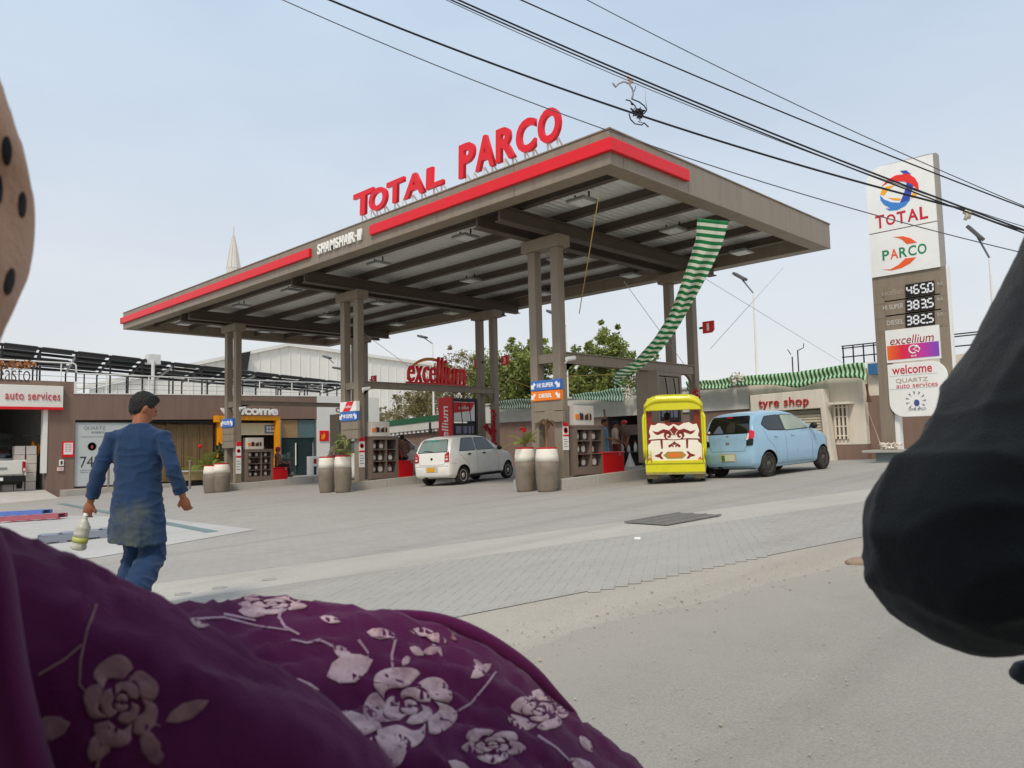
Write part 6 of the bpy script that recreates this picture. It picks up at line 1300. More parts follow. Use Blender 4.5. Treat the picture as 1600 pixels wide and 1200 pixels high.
LRED = flat('lamp_red', srgb(170, 20, 34), .15); LCLR = flat('lamp_clear', srgb(222, 214, 206), .12)
def car(spec, label, loc, rz, cat='car'):
    root = thing(spec['name'], label, cat, loc, rz, tilt=True); S = spec; sh_ = Shell(S); L = S['L']
    mb = sh_.mesh(); body = mb.build('body', [S['paint'], BLACK], root, world=False, smooth=True); weldmesh(body, 1e-4)
    bvh = BVHTree.FromPolygons([v.co.copy() for v in body.data.vertices], [tuple(p.vertices) for p in body.data.polygons])
    cut = MB(); cut.cur = 0
    for x in S['axles']:
        for s_ in (-1, 1): cut.lathe([(S['arch'], -.26), (S['arch'], .26)], 36, (0, 0, 0), Matrix.Translation((x, s_ * (S['W'] / 2 - .14), S['wr'] + .01)) @ Matrix.Rotation(PI / 2, 4, 'X'))
    co = cut.build('cutter', BLACK); bo = body.modifiers.new('arches', 'BOOLEAN'); body.parent = None; bo.object = co; bo.operation = 'DIFFERENCE'; bo.solver = 'EXACT'
    me = newmesh_from(body); body.modifiers.clear(); old = body.data; body.data = me; body.parent = root; bpy.data.objects.remove(co)
    for p in me.polygons:
        c = p.center; p.material_index = 0
        for x in S['axles']:
            d = math.hypot(c.x - x, c.z - S['wr'] - .01)
            if d < S['arch'] + .003 and abs(c.y) < S['W'] / 2 - .005 and (d < S['arch'] - .01 or abs(p.normal.y) < .8): p.material_index = 1
        if c.z < .21 and p.normal.z < -.5: p.material_index = 1
        p.use_smooth = True
    es = body.modifiers.new('edges', 'EDGE_SPLIT'); es.split_angle = R(38)
    for kx, x in enumerate(S['axles']):
        for s_ in (-1, 1): wheel(root, x, s_ * (S['W'] / 2 - S['ww'] / 2 - .03), S['wr'], S['ww'], s_, S['rim'])
        m_ = MB(); m_.tube([(x, -S['W'] / 2 + .2, S['wr']), (x, S['W'] / 2 - .2, S['wr'])], .05, 8); m_.build('axle', TRIM, root, world=False)
    m_ = MB(); m_.box((L / 2, 0, .24), (L * .86, S['W'] * .7, .1)); m_.build('underbody', BLACK, root, world=False)
    m_ = MB(); m_.tube([(.05, .3, .24), (.4, .3, .26)], .035, 8); m_.build('exhaust', DARKST, root, world=False)
    for nm_, view, poly, mt_, off, th, lab in S['panels']:
        if nm_ in ('side_window', 'rear_window'):
            cx_, cy_ = sum(p[0] for p in poly) / len(poly), sum(p[1] for p in poly) / len(poly); w9 = max(p[0] for p in poly) - min(p[0] for p in poly); h9 = max(p[1] for p in poly) - min(p[1] for p in poly)
            project(bvh, [(cx_ + (x - cx_) * (1 + .036 / w9), cy_ + (y - cy_) * (1 + .036 / h9)) for x, y in poly], view, .001, .002, 'window_seal', TRIM, root)
        project(bvh, poly, view, off, th, nm_, mt_, root, lab)
    for nm_, view, line, w_ in S['lines']:
        P = []
        for i in range(len(line) - 1):
            a, b = Vector(line[i]), Vector(line[i + 1]); k = max(2, int((b - a).length / .04))
            for j in range(k + (i == len(line) - 2)):
                p = a.lerp(b, j / k)
                if view in 'RL': s_ = -1 if view == 'R' else 1; o_, d = Vector((p.x, s_ * 5, p.y)), Vector((0, -s_, 0))
                elif view == 'B': o_, d = Vector((-5, p.x, p.y)), Vector((1, 0, 0))
                else: o_, d = Vector((9, p.x, p.y)), Vector((-1, 0, 0))
                h, nr, *_ = bvh.ray_cast(o_, d)
                if h is not None: P.append(h - nr * w_ * .55)
        if len(P) > 1: m_ = MB(); m_.tube(P, w_, 5); m_.build(nm_, SEAM, root, world=False)
    return root, bvh
def flipxy(poly): return poly
def both(nm_, poly, mt_, off, th, lab=None): return [(nm_, 'R', poly, mt_, off, th, lab), (nm_, 'L', poly, mt_, off, th, lab)]
# ---- white hatchback
WCAR = mat('white_car_paint', srgb(232, 229, 220), .3, var=.03, spec=.5, coat=.4, dirt=(srgb(200, 190, 172), .25, 2))
alto = dict(name='white_hatchback', L=3.5, W=1.475, paint=WCAR, axles=(.62, 2.98), arch=.315, wr=.27, ww=.165, rim=mat('wheel_cover', srgb(186, 178, 166), .5, .2, var=.1, dirt=(srgb(130, 116, 100), .4, 8)),
    top=[(0, .56), (.02, .62), (.035, .84), (.06, .98), (.16, 1.20), (.28, 1.385), (.38, 1.43), (.6, 1.455), (1.1, 1.475), (1.6, 1.465), (1.95, 1.42), (2.15, 1.30), (2.62, 1.02), (2.72, .985), (3.1, .90), (3.35, .78), (3.46, .66), (3.5, .56)],
    bot=[(0, .34), (.03, .28), (.2, .22), (3.3, .22), (3.47, .28), (3.5, .36)],
    plan=[(0, .60), (.02, .645), (.06, .675), (.14, .70), (.35, .725), (.8, .7375), (2.6, .7375), (3.0, .72), (3.25, .67), (3.4, .60), (3.47, .52), (3.5, .42)],
    prof=[(.2, .93), (.3, .975), (.5, 1), (.75, 1), (.92, .975), (.99, .945), (1.2, .865), (1.35, .80), (1.48, .74)])
S = alto; S['panels'] = both('side_window', rnd([(.50, 1.0), (1.28, 1.0), (1.28, 1.36), (.74, 1.36)], .05), CGLASS, .004, .004) + both('side_window', rnd([(1.36, 1.0), (2.28, 1.0), (1.92, 1.345), (1.36, 1.365)], .05), CGLASS, .004, .004)
S['panels'] += [('rear_window', 'B', rnd([(-.56, 1.0), (.56, 1.0), (.46, 1.345), (-.46, 1.345)], .06), CGLASSG, .004, .005, None), ('windscreen', 'T', rnd([(2.08, -.48), (2.58, -.58), (2.58, .58), (2.08, .48)], .05), CGLASS, .004, .004, None)]
for s_ in (-1, 1):
    S['panels'] += [('tail_light', 'B', rnd([(s_ * .50, .70), (s_ * .655, .70), (s_ * .645, .985), (s_ * .575, .985), (s_ * .50, .90)], .03), LRED, .006, .012, None), ('tail_light_lens', 'B', rnd([(s_ * .53, .75), (s_ * .62, .75), (s_ * .62, .80), (s_ * .53, .80)], .02), LCLR, .016, .006, None), ('tail_light_lens', 'B', rnd([(s_ * .53, .84), (s_ * .62, .84), (s_ * .62, .88), (s_ * .54, .88)], .015), flat('lamp_pink', srgb(212, 140, 140), .15), .016, .006, None), ('headlight', 'F', rnd([(s_ * .36, .60), (s_ * .60, .62), (s_ * .58, .76), (s_ * .40, .74)], .03), LCLR, .004, .01, None)]
S['panels'] += [('number_plate', 'B', [(-.12, .42), (.16, .42), (.16, .55), (-.12, .55)], flat('plate_amber', srgb(226, 160, 34), .4), .008, .006, 'amber number plate'), ('plate_recess', 'B', rnd([(-.24, .40), (.22, .40), (.22, .57), (-.24, .57)], .02), flat('plate_beige', srgb(196, 190, 176), .5), .002, .004, None), ('badge', 'B', [(.04 * math.cos(a) , .80 + .04 * math.sin(a)) for a in [2 * PI * k / 14 for k in range(14)]], TRIM, .003, .008, None), ('bumper_strip', 'B', rnd([(-.62, .575), (.62, .575), (.62, .60), (-.62, .60)], .01), flat('bumper_beige', srgb(190, 184, 172)), .002, .004, None), ('rear_wiper', 'B', [(-.02, 1.0), (.30, 1.035), (.30, 1.05), (-.02, 1.02)], TRIM, .012, .008, None)]  # beige plate surround and bumper strip, slightly darker than the paint
S['panels'] += both('door_handle', rnd([(.86, .86), (1.0, .86), (1.0, .905), (.86, .905)], .02), TRIM, .004, .016) + both('door_handle', rnd([(1.62, .86), (1.76, .86), (1.76, .905), (1.62, .905)], .02), TRIM, .004, .016) + both('sill_trim', [(.95, .225), (2.62, .225), (2.62, .28), (.95, .28)], TRIM, .003, .004)
S['lines'] = [('door_gap', v, l_, .006) for v in 'RL' for l_ in ([(1.32, .30), (1.32, .95), (1.32, 1.38)], [(.92, .34), (.86, .62), (.62, .80), (.44, .98)], [(2.42, .30), (2.45, .70), (2.36, .95)], [(.95, .29), (2.42, .29)])] + [('tailgate_gap', 'B', [(-.49, 1.0), (-.49, .66), (-.44, .625), (.44, .625), (.49, .66), (.49, 1.0)], .006), ('bumper_gap', 'R', [(.05, .66), (.3, .64)], .005), ('bumper_gap', 'L', [(.05, .66), (.3, .64)], .005)]
def place(px, py, hd, ax, side_y):
    q = at(px, py); a = R(hd); d = Vector((-math.sin(a), math.cos(a), 0)); lf = Vector((-d.y, d.x, 0)); o = q - d * ax - lf * side_y; o.z = G(o.x, o.y); return o, a + PI / 2
o_, rz_ = place(722, 757, 11, .62, -.62)
wc, _ = car(alto, 'small white hatchback with an amber number plate facing away at the middle island', o_, rz_)
m_ = MB()
for s_ in (-1, 1): m_ = MB(); m_.ell((2.42, s_ * .80, 1.0), (.05, .09, .065), None, 12, 8); m_.beam((2.44, s_ * .70, .98), (2.42, s_ * .76, .99), .04, .03); m_.build('mirror', TRIM, wc, world=False, smooth=True)
m_ = MB(); m_.tube([(.30, 0, 1.45), (.22, 0, 1.62)], .006, 5); m_.build('aerial', TRIM, wc, world=False)
m_ = MB(); m_.box((.23, -.0, 1.335), (.05, .26, .03)); m_.build('brake_light', flat('brake_teal', srgb(90, 180, 160), .3), wc, world=False)
# ---- blue hatchback
BCAR = mat('pale_blue_car_paint', srgb(146, 182, 204), .28, var=.03, spec=.5, coat=.5, dirt=(srgb(150, 165, 170), .2, 2))
pixo = dict(name='blue_hatchback', L=3.42, W=1.475, paint=BCAR, axles=(.55, 2.91), arch=.325, wr=.285, ww=.165, rim=mat('steel_rim', srgb(84, 76, 68), .6, .3, var=.2, dirt=(srgb(120, 100, 82), .6, 8)),
    top=[(0, .60), (.02, .66), (.03, .90), (.05, 1.02), (.12, 1.22), (.22, 1.42), (.34, 1.485), (.6, 1.51), (1.1, 1.53), (1.55, 1.515), (1.85, 1.46), (2.1, 1.33), (2.6, 1.06), (2.72, 1.02), (3.05, .95), (3.28, .83), (3.38, .70), (3.42, .60)],
    bot=[(0, .36), (.03, .28), (.2, .21), (3.2, .21), (3.38, .28), (3.42, .38)],
    plan=[(0, .62), (.02, .655), (.06, .68), (.14, .70), (.35, .722), (.8, .735), (2.5, .7375), (2.9, .725), (3.15, .68), (3.3, .61), (3.38, .52), (3.42, .42)],
    prof=[(.2, .93), (.3, .975), (.5, 1), (.72, .995), (.9, .985), (1.03, .955), (1.25, .87), (1.4, .80), (1.53, .74)])
S = pixo; DRK = mat('car_glass_dark', srgb(22, 24, 26), .05, var=.2, spec=.9); PALEG = mat('car_glass_pale', srgb(150, 160, 140), .05, var=.35, scale=1.3, spec=.9)
S['panels'] = both('side_window', rnd([(.44, 1.20), (.62, 1.07), (1.24, 1.04), (1.20, 1.39), (.66, 1.37)], .06), DRK, .004, .004) + both('side_window', rnd([(1.31, 1.035), (2.30, 1.05), (2.02, 1.27), (1.78, 1.385), (1.28, 1.395)], .06), PALEG, .004, .004) + both('window_edge', rnd([(1.245, 1.03), (1.305, 1.03), (1.275, 1.40), (1.215, 1.40)], .01), DRK, .003, .004)
S['panels'] += [('rear_window', 'B', rnd([(-.57, 1.03), (.57, 1.03), (.50, 1.40), (-.50, 1.40)], .07), DRK, .004, .005, None), ('windscreen', 'T', rnd([(2.0, -.48), (2.56, -.6), (2.56, .6), (2.0, .48)], .05), DRK, .004, .004, None)]
for s_ in (-1, 1):
    S['panels'] += [('tail_light', 'B', rnd([(s_ * .52, .88), (s_ * .672, .90), (s_ * .66, 1.06), (s_ * .60, 1.09), (s_ * .55, 1.0)], .03), flat('lamp_red_bright', srgb(206, 34, 56), .15), .006, .012, None), ('tail_light_lens', 'B', rnd([(s_ * .50, .74), (s_ * .66, .74), (s_ * .67, .895), (s_ * .52, .875)], .03), TRIM, .005, .010, None), ('tail_light_lens', 'B', rnd([(s_ * .51, .86), (s_ * .565, .87), (s_ * .585, 1.0), (s_ * .55, 1.02)], .02), LCLR, .017, .006, None), ('headlight', 'F', rnd([(s_ * .34, .68), (s_ * .60, .74), (s_ * .58, .86), (s_ * .40, .82)], .03), LCLR, .004, .01, None)]
S['panels'] += [('number_plate', 'B', [(-.17, .40), (.17, .40), (.17, .54), (-.17, .54)], flat('plate_pale', srgb(206, 206, 176), .4), .012, .006, 'white and green number plate'), ('plate_strip', 'B', [(-.07, .405), (-.17 + .19, .405), (-.17 + .19, .535), (-.07, .535)] if False else [(.08, .405), (.165, .405), (.165, .535), (.08, .535)], flat('plate_green', srgb(60, 120, 66), .4), .02, .004, None), ('plate_recess', 'B', rnd([(-.23, .385), (.23, .385), (.23, .575), (-.23, .575)], .02), flat('plate_frame', srgb(178, 170, 150), .5), .002, .006, None), ('badge', 'B', rnd([(-.05, .775), (.05, .775), (.05, .83), (-.05, .83)], .02), STEEL, .003, .006, None), ('badge', 'B', rnd([(-.03, .95), (.03, .95), (.02, .985), (-.02, .985)], .01), STEEL, .003, .006, None), ('round_sticker', 'B', [(.52 + .03 * math.cos(a), 1.07 + .03 * math.sin(a)) for a in [2 * PI * k / 10 for k in range(10)]], WPLAS, .012, .003, None), ('brake_light', 'B', [(-.08, 1.37), (.08, 1.37), (.08, 1.395), (-.08, 1.395)], LRED, .012, .004, None)]
S['panels'] += both('door_handle', rnd([(.80, .90), (.94, .90), (.94, .945), (.80, .945)], .02), BCAR, .004, .018) + both('door_handle', rnd([(1.50, .90), (1.64, .90), (1.64, .945), (1.50, .945)], .02), BCAR, .004, .018) + [('rear_seats', 'B', rnd([(-.2, 1.04), (.04, 1.04), (.02, 1.22), (-.06, 1.28), (-.16, 1.24)], .05), flat('seat_shape', srgb(52, 48, 44), .3), .011, .002, None), ('rear_seats', 'B', rnd([(.1, 1.04), (.4, 1.04), (.34, 1.12), (.25, 1.23), (.18, 1.14)], .04), flat('seat_cover', srgb(96, 108, 124), .3), .011, .002, None)]
S['lines'] = [('door_gap', v, l_, .006) for v in 'RL' for l_ in ([(1.28, .30), (1.27, .85), (1.25, 1.42)], [(.88, .34), (.80, .66), (.56, .86), (.45, 1.10)], [(2.36, .30), (2.40, .70), (2.32, 1.0)], [(.9, .28), (2.36, .28)])] + [('tailgate_gap', 'B', [(-.52, 1.05), (-.50, .74), (-.44, .62), (.44, .62), (.50, .74), (.52, 1.05)], .006)]
o_, rz_ = place(1199, 745, -6, .55, -.62)
bc, _ = car(pixo, 'small pale blue hatchback facing away beside the yellow rickshaw', o_, rz_)
for s_ in (-1, 1): m_ = MB(); m_.ell((2.36, s_ * .83, 1.09), (.06, .10, .075), None, 12, 8); m_.beam((2.38, s_ * .70, 1.05), (2.36, s_ * .78, 1.07), .04, .03); m_.build('mirror', TRIM, bc, world=False, smooth=True)
# ---- white car half hidden behind the middle island
import copy
sed = copy.deepcopy({k: v for k, v in alto.items() if k not in ('paint', 'rim', 'panels', 'lines')}); sed.update(name='white_car', paint=WCAR, rim=STEEL)
sed['top'] = [(x, z * 1.14) for x, z in alto['top']]; sed['prof'] = [(z * 1.12, w) for z, w in alto['prof']]; sed['panels'] = both('side_window', rnd([(.42, 1.12), (1.28, 1.12), (1.28, 1.55), (.66, 1.55)], .05), CGLASS, .004, .004) + both('side_window', rnd([(1.36, 1.12), (2.4, 1.12), (1.95, 1.53), (1.36, 1.55)], .05), CGLASS, .004, .004)
for s_ in (-1, 1): sed['panels'] += [('tail_light', 'B', rnd([(s_ * .50, .8), (s_ * .655, .8), (s_ * .645, 1.15), (s_ * .56, 1.15)], .03), LRED, .006, .012, None)]
sed['panels'] += [('rear_window', 'B', rnd([(-.55, 1.14), (.55, 1.14), (.46, 1.52), (-.46, 1.52)], .06), CGLASS, .004, .005, None)] + both('door_mirror', rnd([(2.25, 1.05), (2.42, 1.05), (2.42, 1.2), (2.28, 1.2)], .03), WCAR, .01, .09)
sed['lines'] = [('door_gap', v, [(1.32, .30), (1.32, 1.5)], .006) for v in 'RL']
q = onX(657, 700, -23.2); o_ = Vector((-23.2, q.y - 3.0, 0)); o_.z = G(o_.x, o_.y)
car(sed, 'white car with dark windows half hidden behind the middle oil cabinet', o_, R(92))
# ---- pickup in the garage bay
pk = thing('pickup_truck', 'white pickup truck with a black bumper parked tail out in the garage bay', 'pickup', (0, 0, 0)); q = onX(18, 760, XS + .2); X_ = XS + .1; yr_ = onX(41.5, 740, X_).y; zb_ = FLOOR + .0
WPK = mat('white_truck_paint', srgb(222, 220, 212), .3, var=.03, coat=.4); ztg, zbt_ = onX(20, 719.5, X_).z, onX(20, 742, X_).z; wdt = 1.86; yl_ = yr_ - wdt
m_ = MB(); m_.bb((X_ - .06, yl_ + .12, zbt_), (X_, yr_ - .16, ztg)); m_.build('tailgate', WPK, pk, bevel=.03)
for a_, b_ in ((yl_, yl_ + .08), (yr_ - .08, yr_)): m_ = MB(); m_.bb((X_ - 1.7, a_, zbt_ - .12), (X_ - .02, b_, ztg + .01)); m_.build('bed_side', WPK, pk, bevel=.03)
m_ = MB(); m_.bb((X_ - 1.7, yl_ + .08, zbt_ - .1), (X_ - .06, yr_ - .08, zbt_ - .05)); m_.build('bed_floor', BLACK, pk)
for y in (yl_ + .04, yr_ - .155): m_ = MB(); m_.bb((X_ - .08, y, zbt_ + .12), (X_ + .015, y + .115, ztg - .06)); tl_ = m_.build('tail_light', LRED, pk, bevel=.015); m_ = MB(); m_.bb((X_ + .016, y + .02, zbt_ + .15), (X_ + .022, y + .095, zbt_ + .28)); m_.build('lens', LCLR, tl_)
m_ = MB(); m_.bb((X_ - .12, yl_ + .05, zbt_ - .30), (X_ + .14, yr_ - .05, zbt_ - .03)); m_.build('bumper', BLACK, pk, bevel=.03)
m_ = MB(); m_.bb((X_ + .145, yr_ - 1.25, zbt_ - .24), (X_ + .155, yr_ - .92, zbt_ - .1)); m_.build('number_plate', WPLAS, pk)
m_ = MB(); m_.bb((X_ + .003, yr_ - 1.3, zbt_ + .24), (X_ + .02, yr_ - .75, zbt_ + .34)); m_.build('tailgate_handle', STEEL, pk, bevel=.01)
m_ = MB(); m_.bb((X_ - 3.3, yl_ + .06, zbt_ - .1), (X_ - 1.72, yr_ - .06, ztg + .1)); m_.build('cab', WPK, pk, bevel=.06)
m_ = MB(); V = [(X_ - 1.9, yl_ + .14, ztg + .1), (X_ - 1.9, yr_ - .14, ztg + .1), (X_ - 3.2, yr_ - .14, ztg + .1), (X_ - 3.2, yl_ + .14, ztg + .1), (X_ - 2.1, yl_ + .28, ztg + .62), (X_ - 2.1, yr_ - .28, ztg + .62), (X_ - 2.9, yr_ - .28, ztg + .62), (X_ - 2.9, yl_ + .28, ztg + .62)]
m_.add(V, [(3, 2, 1, 0), (4, 5, 6, 7), (0, 1, 5, 4), (1, 2, 6, 5), (2, 3, 7, 6), (3, 0, 4, 7)]); m_.build('cab_window', GLASS, pk, bevel=.03)
for xx in (X_ - .8, X_ - 3.6):
    for y in (yl_ + .14, yr_ - .14): m_ = MB(); r_ = .37; m_.lathe([(r_ * .6, -.12), (r_, -.1), (r_, .1), (r_ * .6, .12)], 24, (0, 0, 0), Matrix.Translation((xx, y, zb_ + r_)) @ Matrix.Rotation(PI / 2, 4, 'X')); m_.build('wheel', RUBBER, pk)
m_ = MB(); m_.bb((X_ - 3.5, yl_ + .3, zb_ + .3), (X_ - .1, yr_ - .3, zbt_ - .12)); m_.bb((X_ - 4.6, yl_ + .06, zb_ + .45), (X_ - 3.3, yr_ - .06, ztg + .05)); m_.build('chassis', BLACK, pk)
# ================================================================ yellow rickshaw
A_ = at(1016, 755.5); B_ = at(1099, 755); cen_ = (A_ + B_) / 2; ax_ = Vector((.80, .60, 0)) ; dirx = (RT.copy()); dirx.z = 0; dirx.normalize()
# tail faces the camera nearly square on; forward is away from the camera
hd_ = math.atan2(.86, -.54); fwd = Vector((math.cos(hd_), math.sin(hd_), 0)); 
YELL = mat('rickshaw_yellow', srgb(214, 206, 20), .35, var=.05, coat=.3, dirt=(srgb(160, 150, 40), .3, 4)); RW = flat('panel_cream', srgb(236, 228, 208), .4); RR = flat('panel_maroon', srgb(128, 36, 26), .4)
dpt = (cen_ - EYE).dot(FW); k_ = dpt / F
ro = thing('rickshaw', 'bright yellow three-wheeled rickshaw with a painted cream and maroon tailboard', 'rickshaw', (cen_.x, cen_.y, G(cen_.x, cen_.y)), hd_ - PI / 2, tilt=False)
W_ = 92 * k_; hw = W_ / 2; HT = 138 * k_
RB = lambda mb, nm_, mt_, par=ro, **kw: mb.build(nm_, mt_, par, world=False, **kw)
zr = lambda py: (755 - py) * k_          # height of a picture row on the tail
Lr = 2.1
# roof: shallow dome with a drooping tail lip
m_ = MB(); prof = []
n_ = 16; V = []
for i, (y, drop, sc) in enumerate(((-.10, .30, .97), (-.09, .12, .95), (-.02, .05, .93), (.10, .01, .92), (.6, 0, .92), (1.5, 0, .92), (1.75, .02, .92), (1.86, .08, .9), (1.9, .2, .9))):
    for j in range(n_ + 1):
        u = -1 + 2 * j / n_; x = hw * sc * (abs(u) ** .8 * (1 if u > 0 else -1)); z = HT - drop * .55 - .0 - .17 * abs(u) ** 4.5 - .30 * (abs(u) > .985) * 0
        V.append((x, y, z))
m_.add(V, [(i * (n_ + 1) + j, i * (n_ + 1) + j + 1, (i + 1) * (n_ + 1) + j + 1, (i + 1) * (n_ + 1) + j) for i in range(8) for j in range(n_)]); o = RB(m_, 'roof', YELL, smooth=True); o.modifiers.new('t', 'SOLIDIFY').thickness = -.03
m_ = MB()
zl0, zl1 = zr(641), zr(622)
m_.prism([(-hw * .97, zl0), (hw * .97, zl0), (hw * .95, zl0 + .06), (hw * .86, HT - .07), (hw * .6, HT - .035), (-hw * .6, HT - .035), (-hw * .86, HT - .07), (-hw * .95, zl0 + .06)], .075, .11, frame((0, 0, 0), (1, 0, 0))); RB(m_, 'roof_lip', YELL, bevel=.012)
# posts
for s_ in (-1, 1):
    for y in (-.03, 1.7): m_ = MB(); m_.tube([(s_ * hw * .95, y, .35), (s_ * hw * .95, y, HT - .2)], .028, 8); RB(m_, 'post', YELL)
    m_ = MB(); m_.tube([(s_ * hw * 1.0, -.05, zr(714)), (s_ * hw * 1.02, -.06, zr(700)), (s_ * hw * 1.02, -.06, zr(652)), (s_ * hw * .97, -.04, zr(646))], .03, 8); RB(m_, 'grab_bar', YELL, smooth=True)
    m_ = MB(); m_.box((s_ * hw * 1.03, -.02, zr(670)), (.04, .05, 30 * k_)); RB(m_, 'guard_plate', YELL, bevel=.01)
    m_ = MB(); m_.bb((s_ * hw * .93 - .02, .0, zr(735)), (s_ * hw * .93 + .02, 1.7, zr(700))); RB(m_, 'side_panel', YELL)
    m_ = MB(); m_.tube([(s_ * hw * .93, 0, zr(672)), (s_ * hw * .93, 1.7, zr(672))], .02, 6); RB(m_, 'side_rail', YELL)
    m_ = MB(); m_.bb((s_ * hw * .80 - .08, .0, zr(660)), (s_ * hw * .80 + .05, .03, zr(642))); RB(m_, 'side_curtain', RR)
# tail gate
m_ = MB(); m_.bb((-hw * .99, -.10, zr(738)), (hw * .99, .02, zr(721))); RB(m_, 'tailgate', YELL, bevel=.015)
m_ = MB(); m_.bb((-hw * 1.0, -.125, zr(724)), (hw * 1.0, -.10, zr(719))); RB(m_, 'tailgate_rail', YELL, bevel=.008)
m_ = MB(); m_.bb((-hw * .98, -.115, zr(741)), (hw * .98, -.09, zr(737.5))); RB(m_, 'bumper_strip', mat('rick_strip', srgb(150, 140, 70), .7, var=.3, scale=12))
for s_ in (-1, 1):
    m_ = MB(); m_.tube([(s_ * hw * .93, -.12, zr(722)), (s_ * hw * .93, -.13, zr(702)), (s_ * hw * .80, -.13, zr(704)), (s_ * hw * .78, -.12, zr(722))] if s_ < 0 else [(hw * .93, -.12, zr(722)), (hw * .95, -.12, zr(700))], .016, 6); RB(m_, 'step_bar', YELL, smooth=True)
# painted back board
zbd0, zbd1 = zr(720.5), zr(660)
m_ = MB(); m_.bb((-hw * .88, -.04, zbd0), (hw * .88, .0, zbd1)); bdp = RB(m_, 'tailboard', RR, label='cream tailboard with maroon scrolls')
kx = lambda X: ((X - 285) / 215) * hw * .88; kz = lambda Y: zr(600 + Y * .19375)
def motif(pts, mt_, d, name='scroll'):
    m_ = MB(); m_.prism([(kx(x), kz(y)) for x, y in pts], .041, .041 + d, frame((0, 0, 0), (1, 0, 0))); return m_.build(name, mt_, bdp, world=False)
mir = lambda P: [(570 - x, y) for x, y in P][::-1]
motif([(98, 325), (130, 330), (160, 312), (205, 318), (245, 340), (285, 322), (325, 340), (365, 318), (410, 312), (440, 330), (472, 325), (490, 380), (478, 420), (495, 445), (400, 440), (285, 448), (170, 440), (75, 445), (92, 420), (80, 380)], RW, .004, 'cream_field')
motif([(95, 455), (200, 450), (285, 455), (370, 450), (475, 455), (480, 470), (505, 490), (505, 600), (480, 625), (92, 625), (68, 600), (68, 490), (92, 470)], RW, .004, 'cream_field')
for P in ([(108, 375), (150, 385), (200, 362), (250, 375), (280, 420), (250, 400), (200, 392), (150, 410), (128, 398)], [(205, 395), (235, 385), (262, 402), (258, 430), (238, 436), (228, 420), (242, 418), (244, 405), (228, 402), (218, 425), (240, 450), (215, 445), (200, 420)], [(170, 445), (190, 445), (190, 520), (176, 520)], [(118, 575), (160, 560), (172, 545), (190, 545), (172, 575), (192, 602), (172, 605), (158, 590), (130, 585)], [(235, 495), (262, 480), (280, 500), (275, 512), (262, 500), (248, 512), (238, 510)]):
    motif(P, RR, .008); motif(mir(P), RR, .008)
motif([(285, 335), (305, 358), (322, 370), (305, 385), (290, 412), (280, 412), (265, 385), (248, 370), (265, 358)], RR, .008); motif([(285, 460), (298, 475), (312, 482), (285, 492), (258, 482), (272, 475)], RR, .008)
motif([(190, 575), (225, 545), (345, 545), (380, 575), (345, 602), (225, 602)], flat('scroll_olive', srgb(168, 134, 52), .4), .008); motif([(228, 575), (250, 558), (320, 558), (345, 575), (320, 590), (250, 590)], flat('scroll_orange', srgb(222, 112, 44), .4), .011)
for s_ in (-1, 1):
    P = [(72, 585), (95, 600), (100, 625), (75, 628)]; motif(P if s_ < 0 else mir(P), flat('scroll_orange', srgb(222, 112, 44), .4), .008)
# floor, seats, mudflaps, wheels, axle, gear case
m_ = MB(); m_.bb((-hw * .9, .02, zr(737)), (hw * .9, 1.75, zr(731))); RB(m_, 'floor', DARKST)
m_ = MB(); m_.bb((-hw * .75, .55, zr(716)), (hw * .75, .95, zr(706))); m_.bb((-hw * .75, .5, zr(706)), (hw * .75, .56, zr(672))); RB(m_, 'bench_seat', flat('rick_seat', srgb(92, 34, 30), .6), bevel=.03)
for s_ in (-1, 1):
    r_ = .24; m_ = MB(); m_.lathe([(r_ * .6, -.05), (r_ * .95, -.055), (r_, -.03), (r_, .03), (r_ * .95, .055), (r_ * .6, .05)], 26, (0, 0, 0), Matrix.Translation((s_ * hw * .90, .45, r_)) @ Matrix.Rotation(PI / 2, 4, 'Y')); wh_ = RB(m_, 'wheel', RUBBER, smooth=True); m_ = MB(); m_.lathe([(r_ * .6, -.03), (r_ * .58, .03), (r_ * .2, .05)], 20, (0, 0, 0), Matrix.Translation((s_ * hw * .90, .45, r_)) @ Matrix.Rotation(PI / 2, 4, 'Y')); m_.build('rim', STEEL, wh_, world=False)
    m_ = MB(); m_.bb((s_ * hw * .78 - .12, .1, .10), (s_ * hw * .78 + .12, .12, zr(738))); RB(m_, 'mudflap', mat('mudflap', srgb(150, 136, 112), .9, var=.15, dirt=(srgb(110, 96, 78), .6, 6)))
m_ = MB(); m_.tube([(-hw * .86, .45, .24), (hw * .86, .45, .24)], .035, 8); m_.ell((0, .45, .24), (.13, .13, .12)); m_.bb((-.4, .3, .30), (.4, .34, .34)); RB(m_, 'axle', DARKST, smooth=True)
m_ = MB(); m_.lathe([(.17, -.05), (.20, 0), (.17, .05), (.14, .05), (.14, -.05)], 20, (0, 0, 0), Matrix.Translation((.03, .14, .26)) @ Matrix.Rotation(PI / 2, 4, 'X')); RB(m_, 'spare_tyre', RUBBER)
m_ = MB(); r_ = .26; m_.lathe([(r_ * .6, -.04), (r_, -.04), (r_, .04), (r_ * .6, .04)], 24, (0, 0, 0), Matrix.Translation((0, 2.75, r_)) @ Matrix.Rotation(PI / 2, 4, 'Y')); RB(m_, 'wheel', RUBBER)
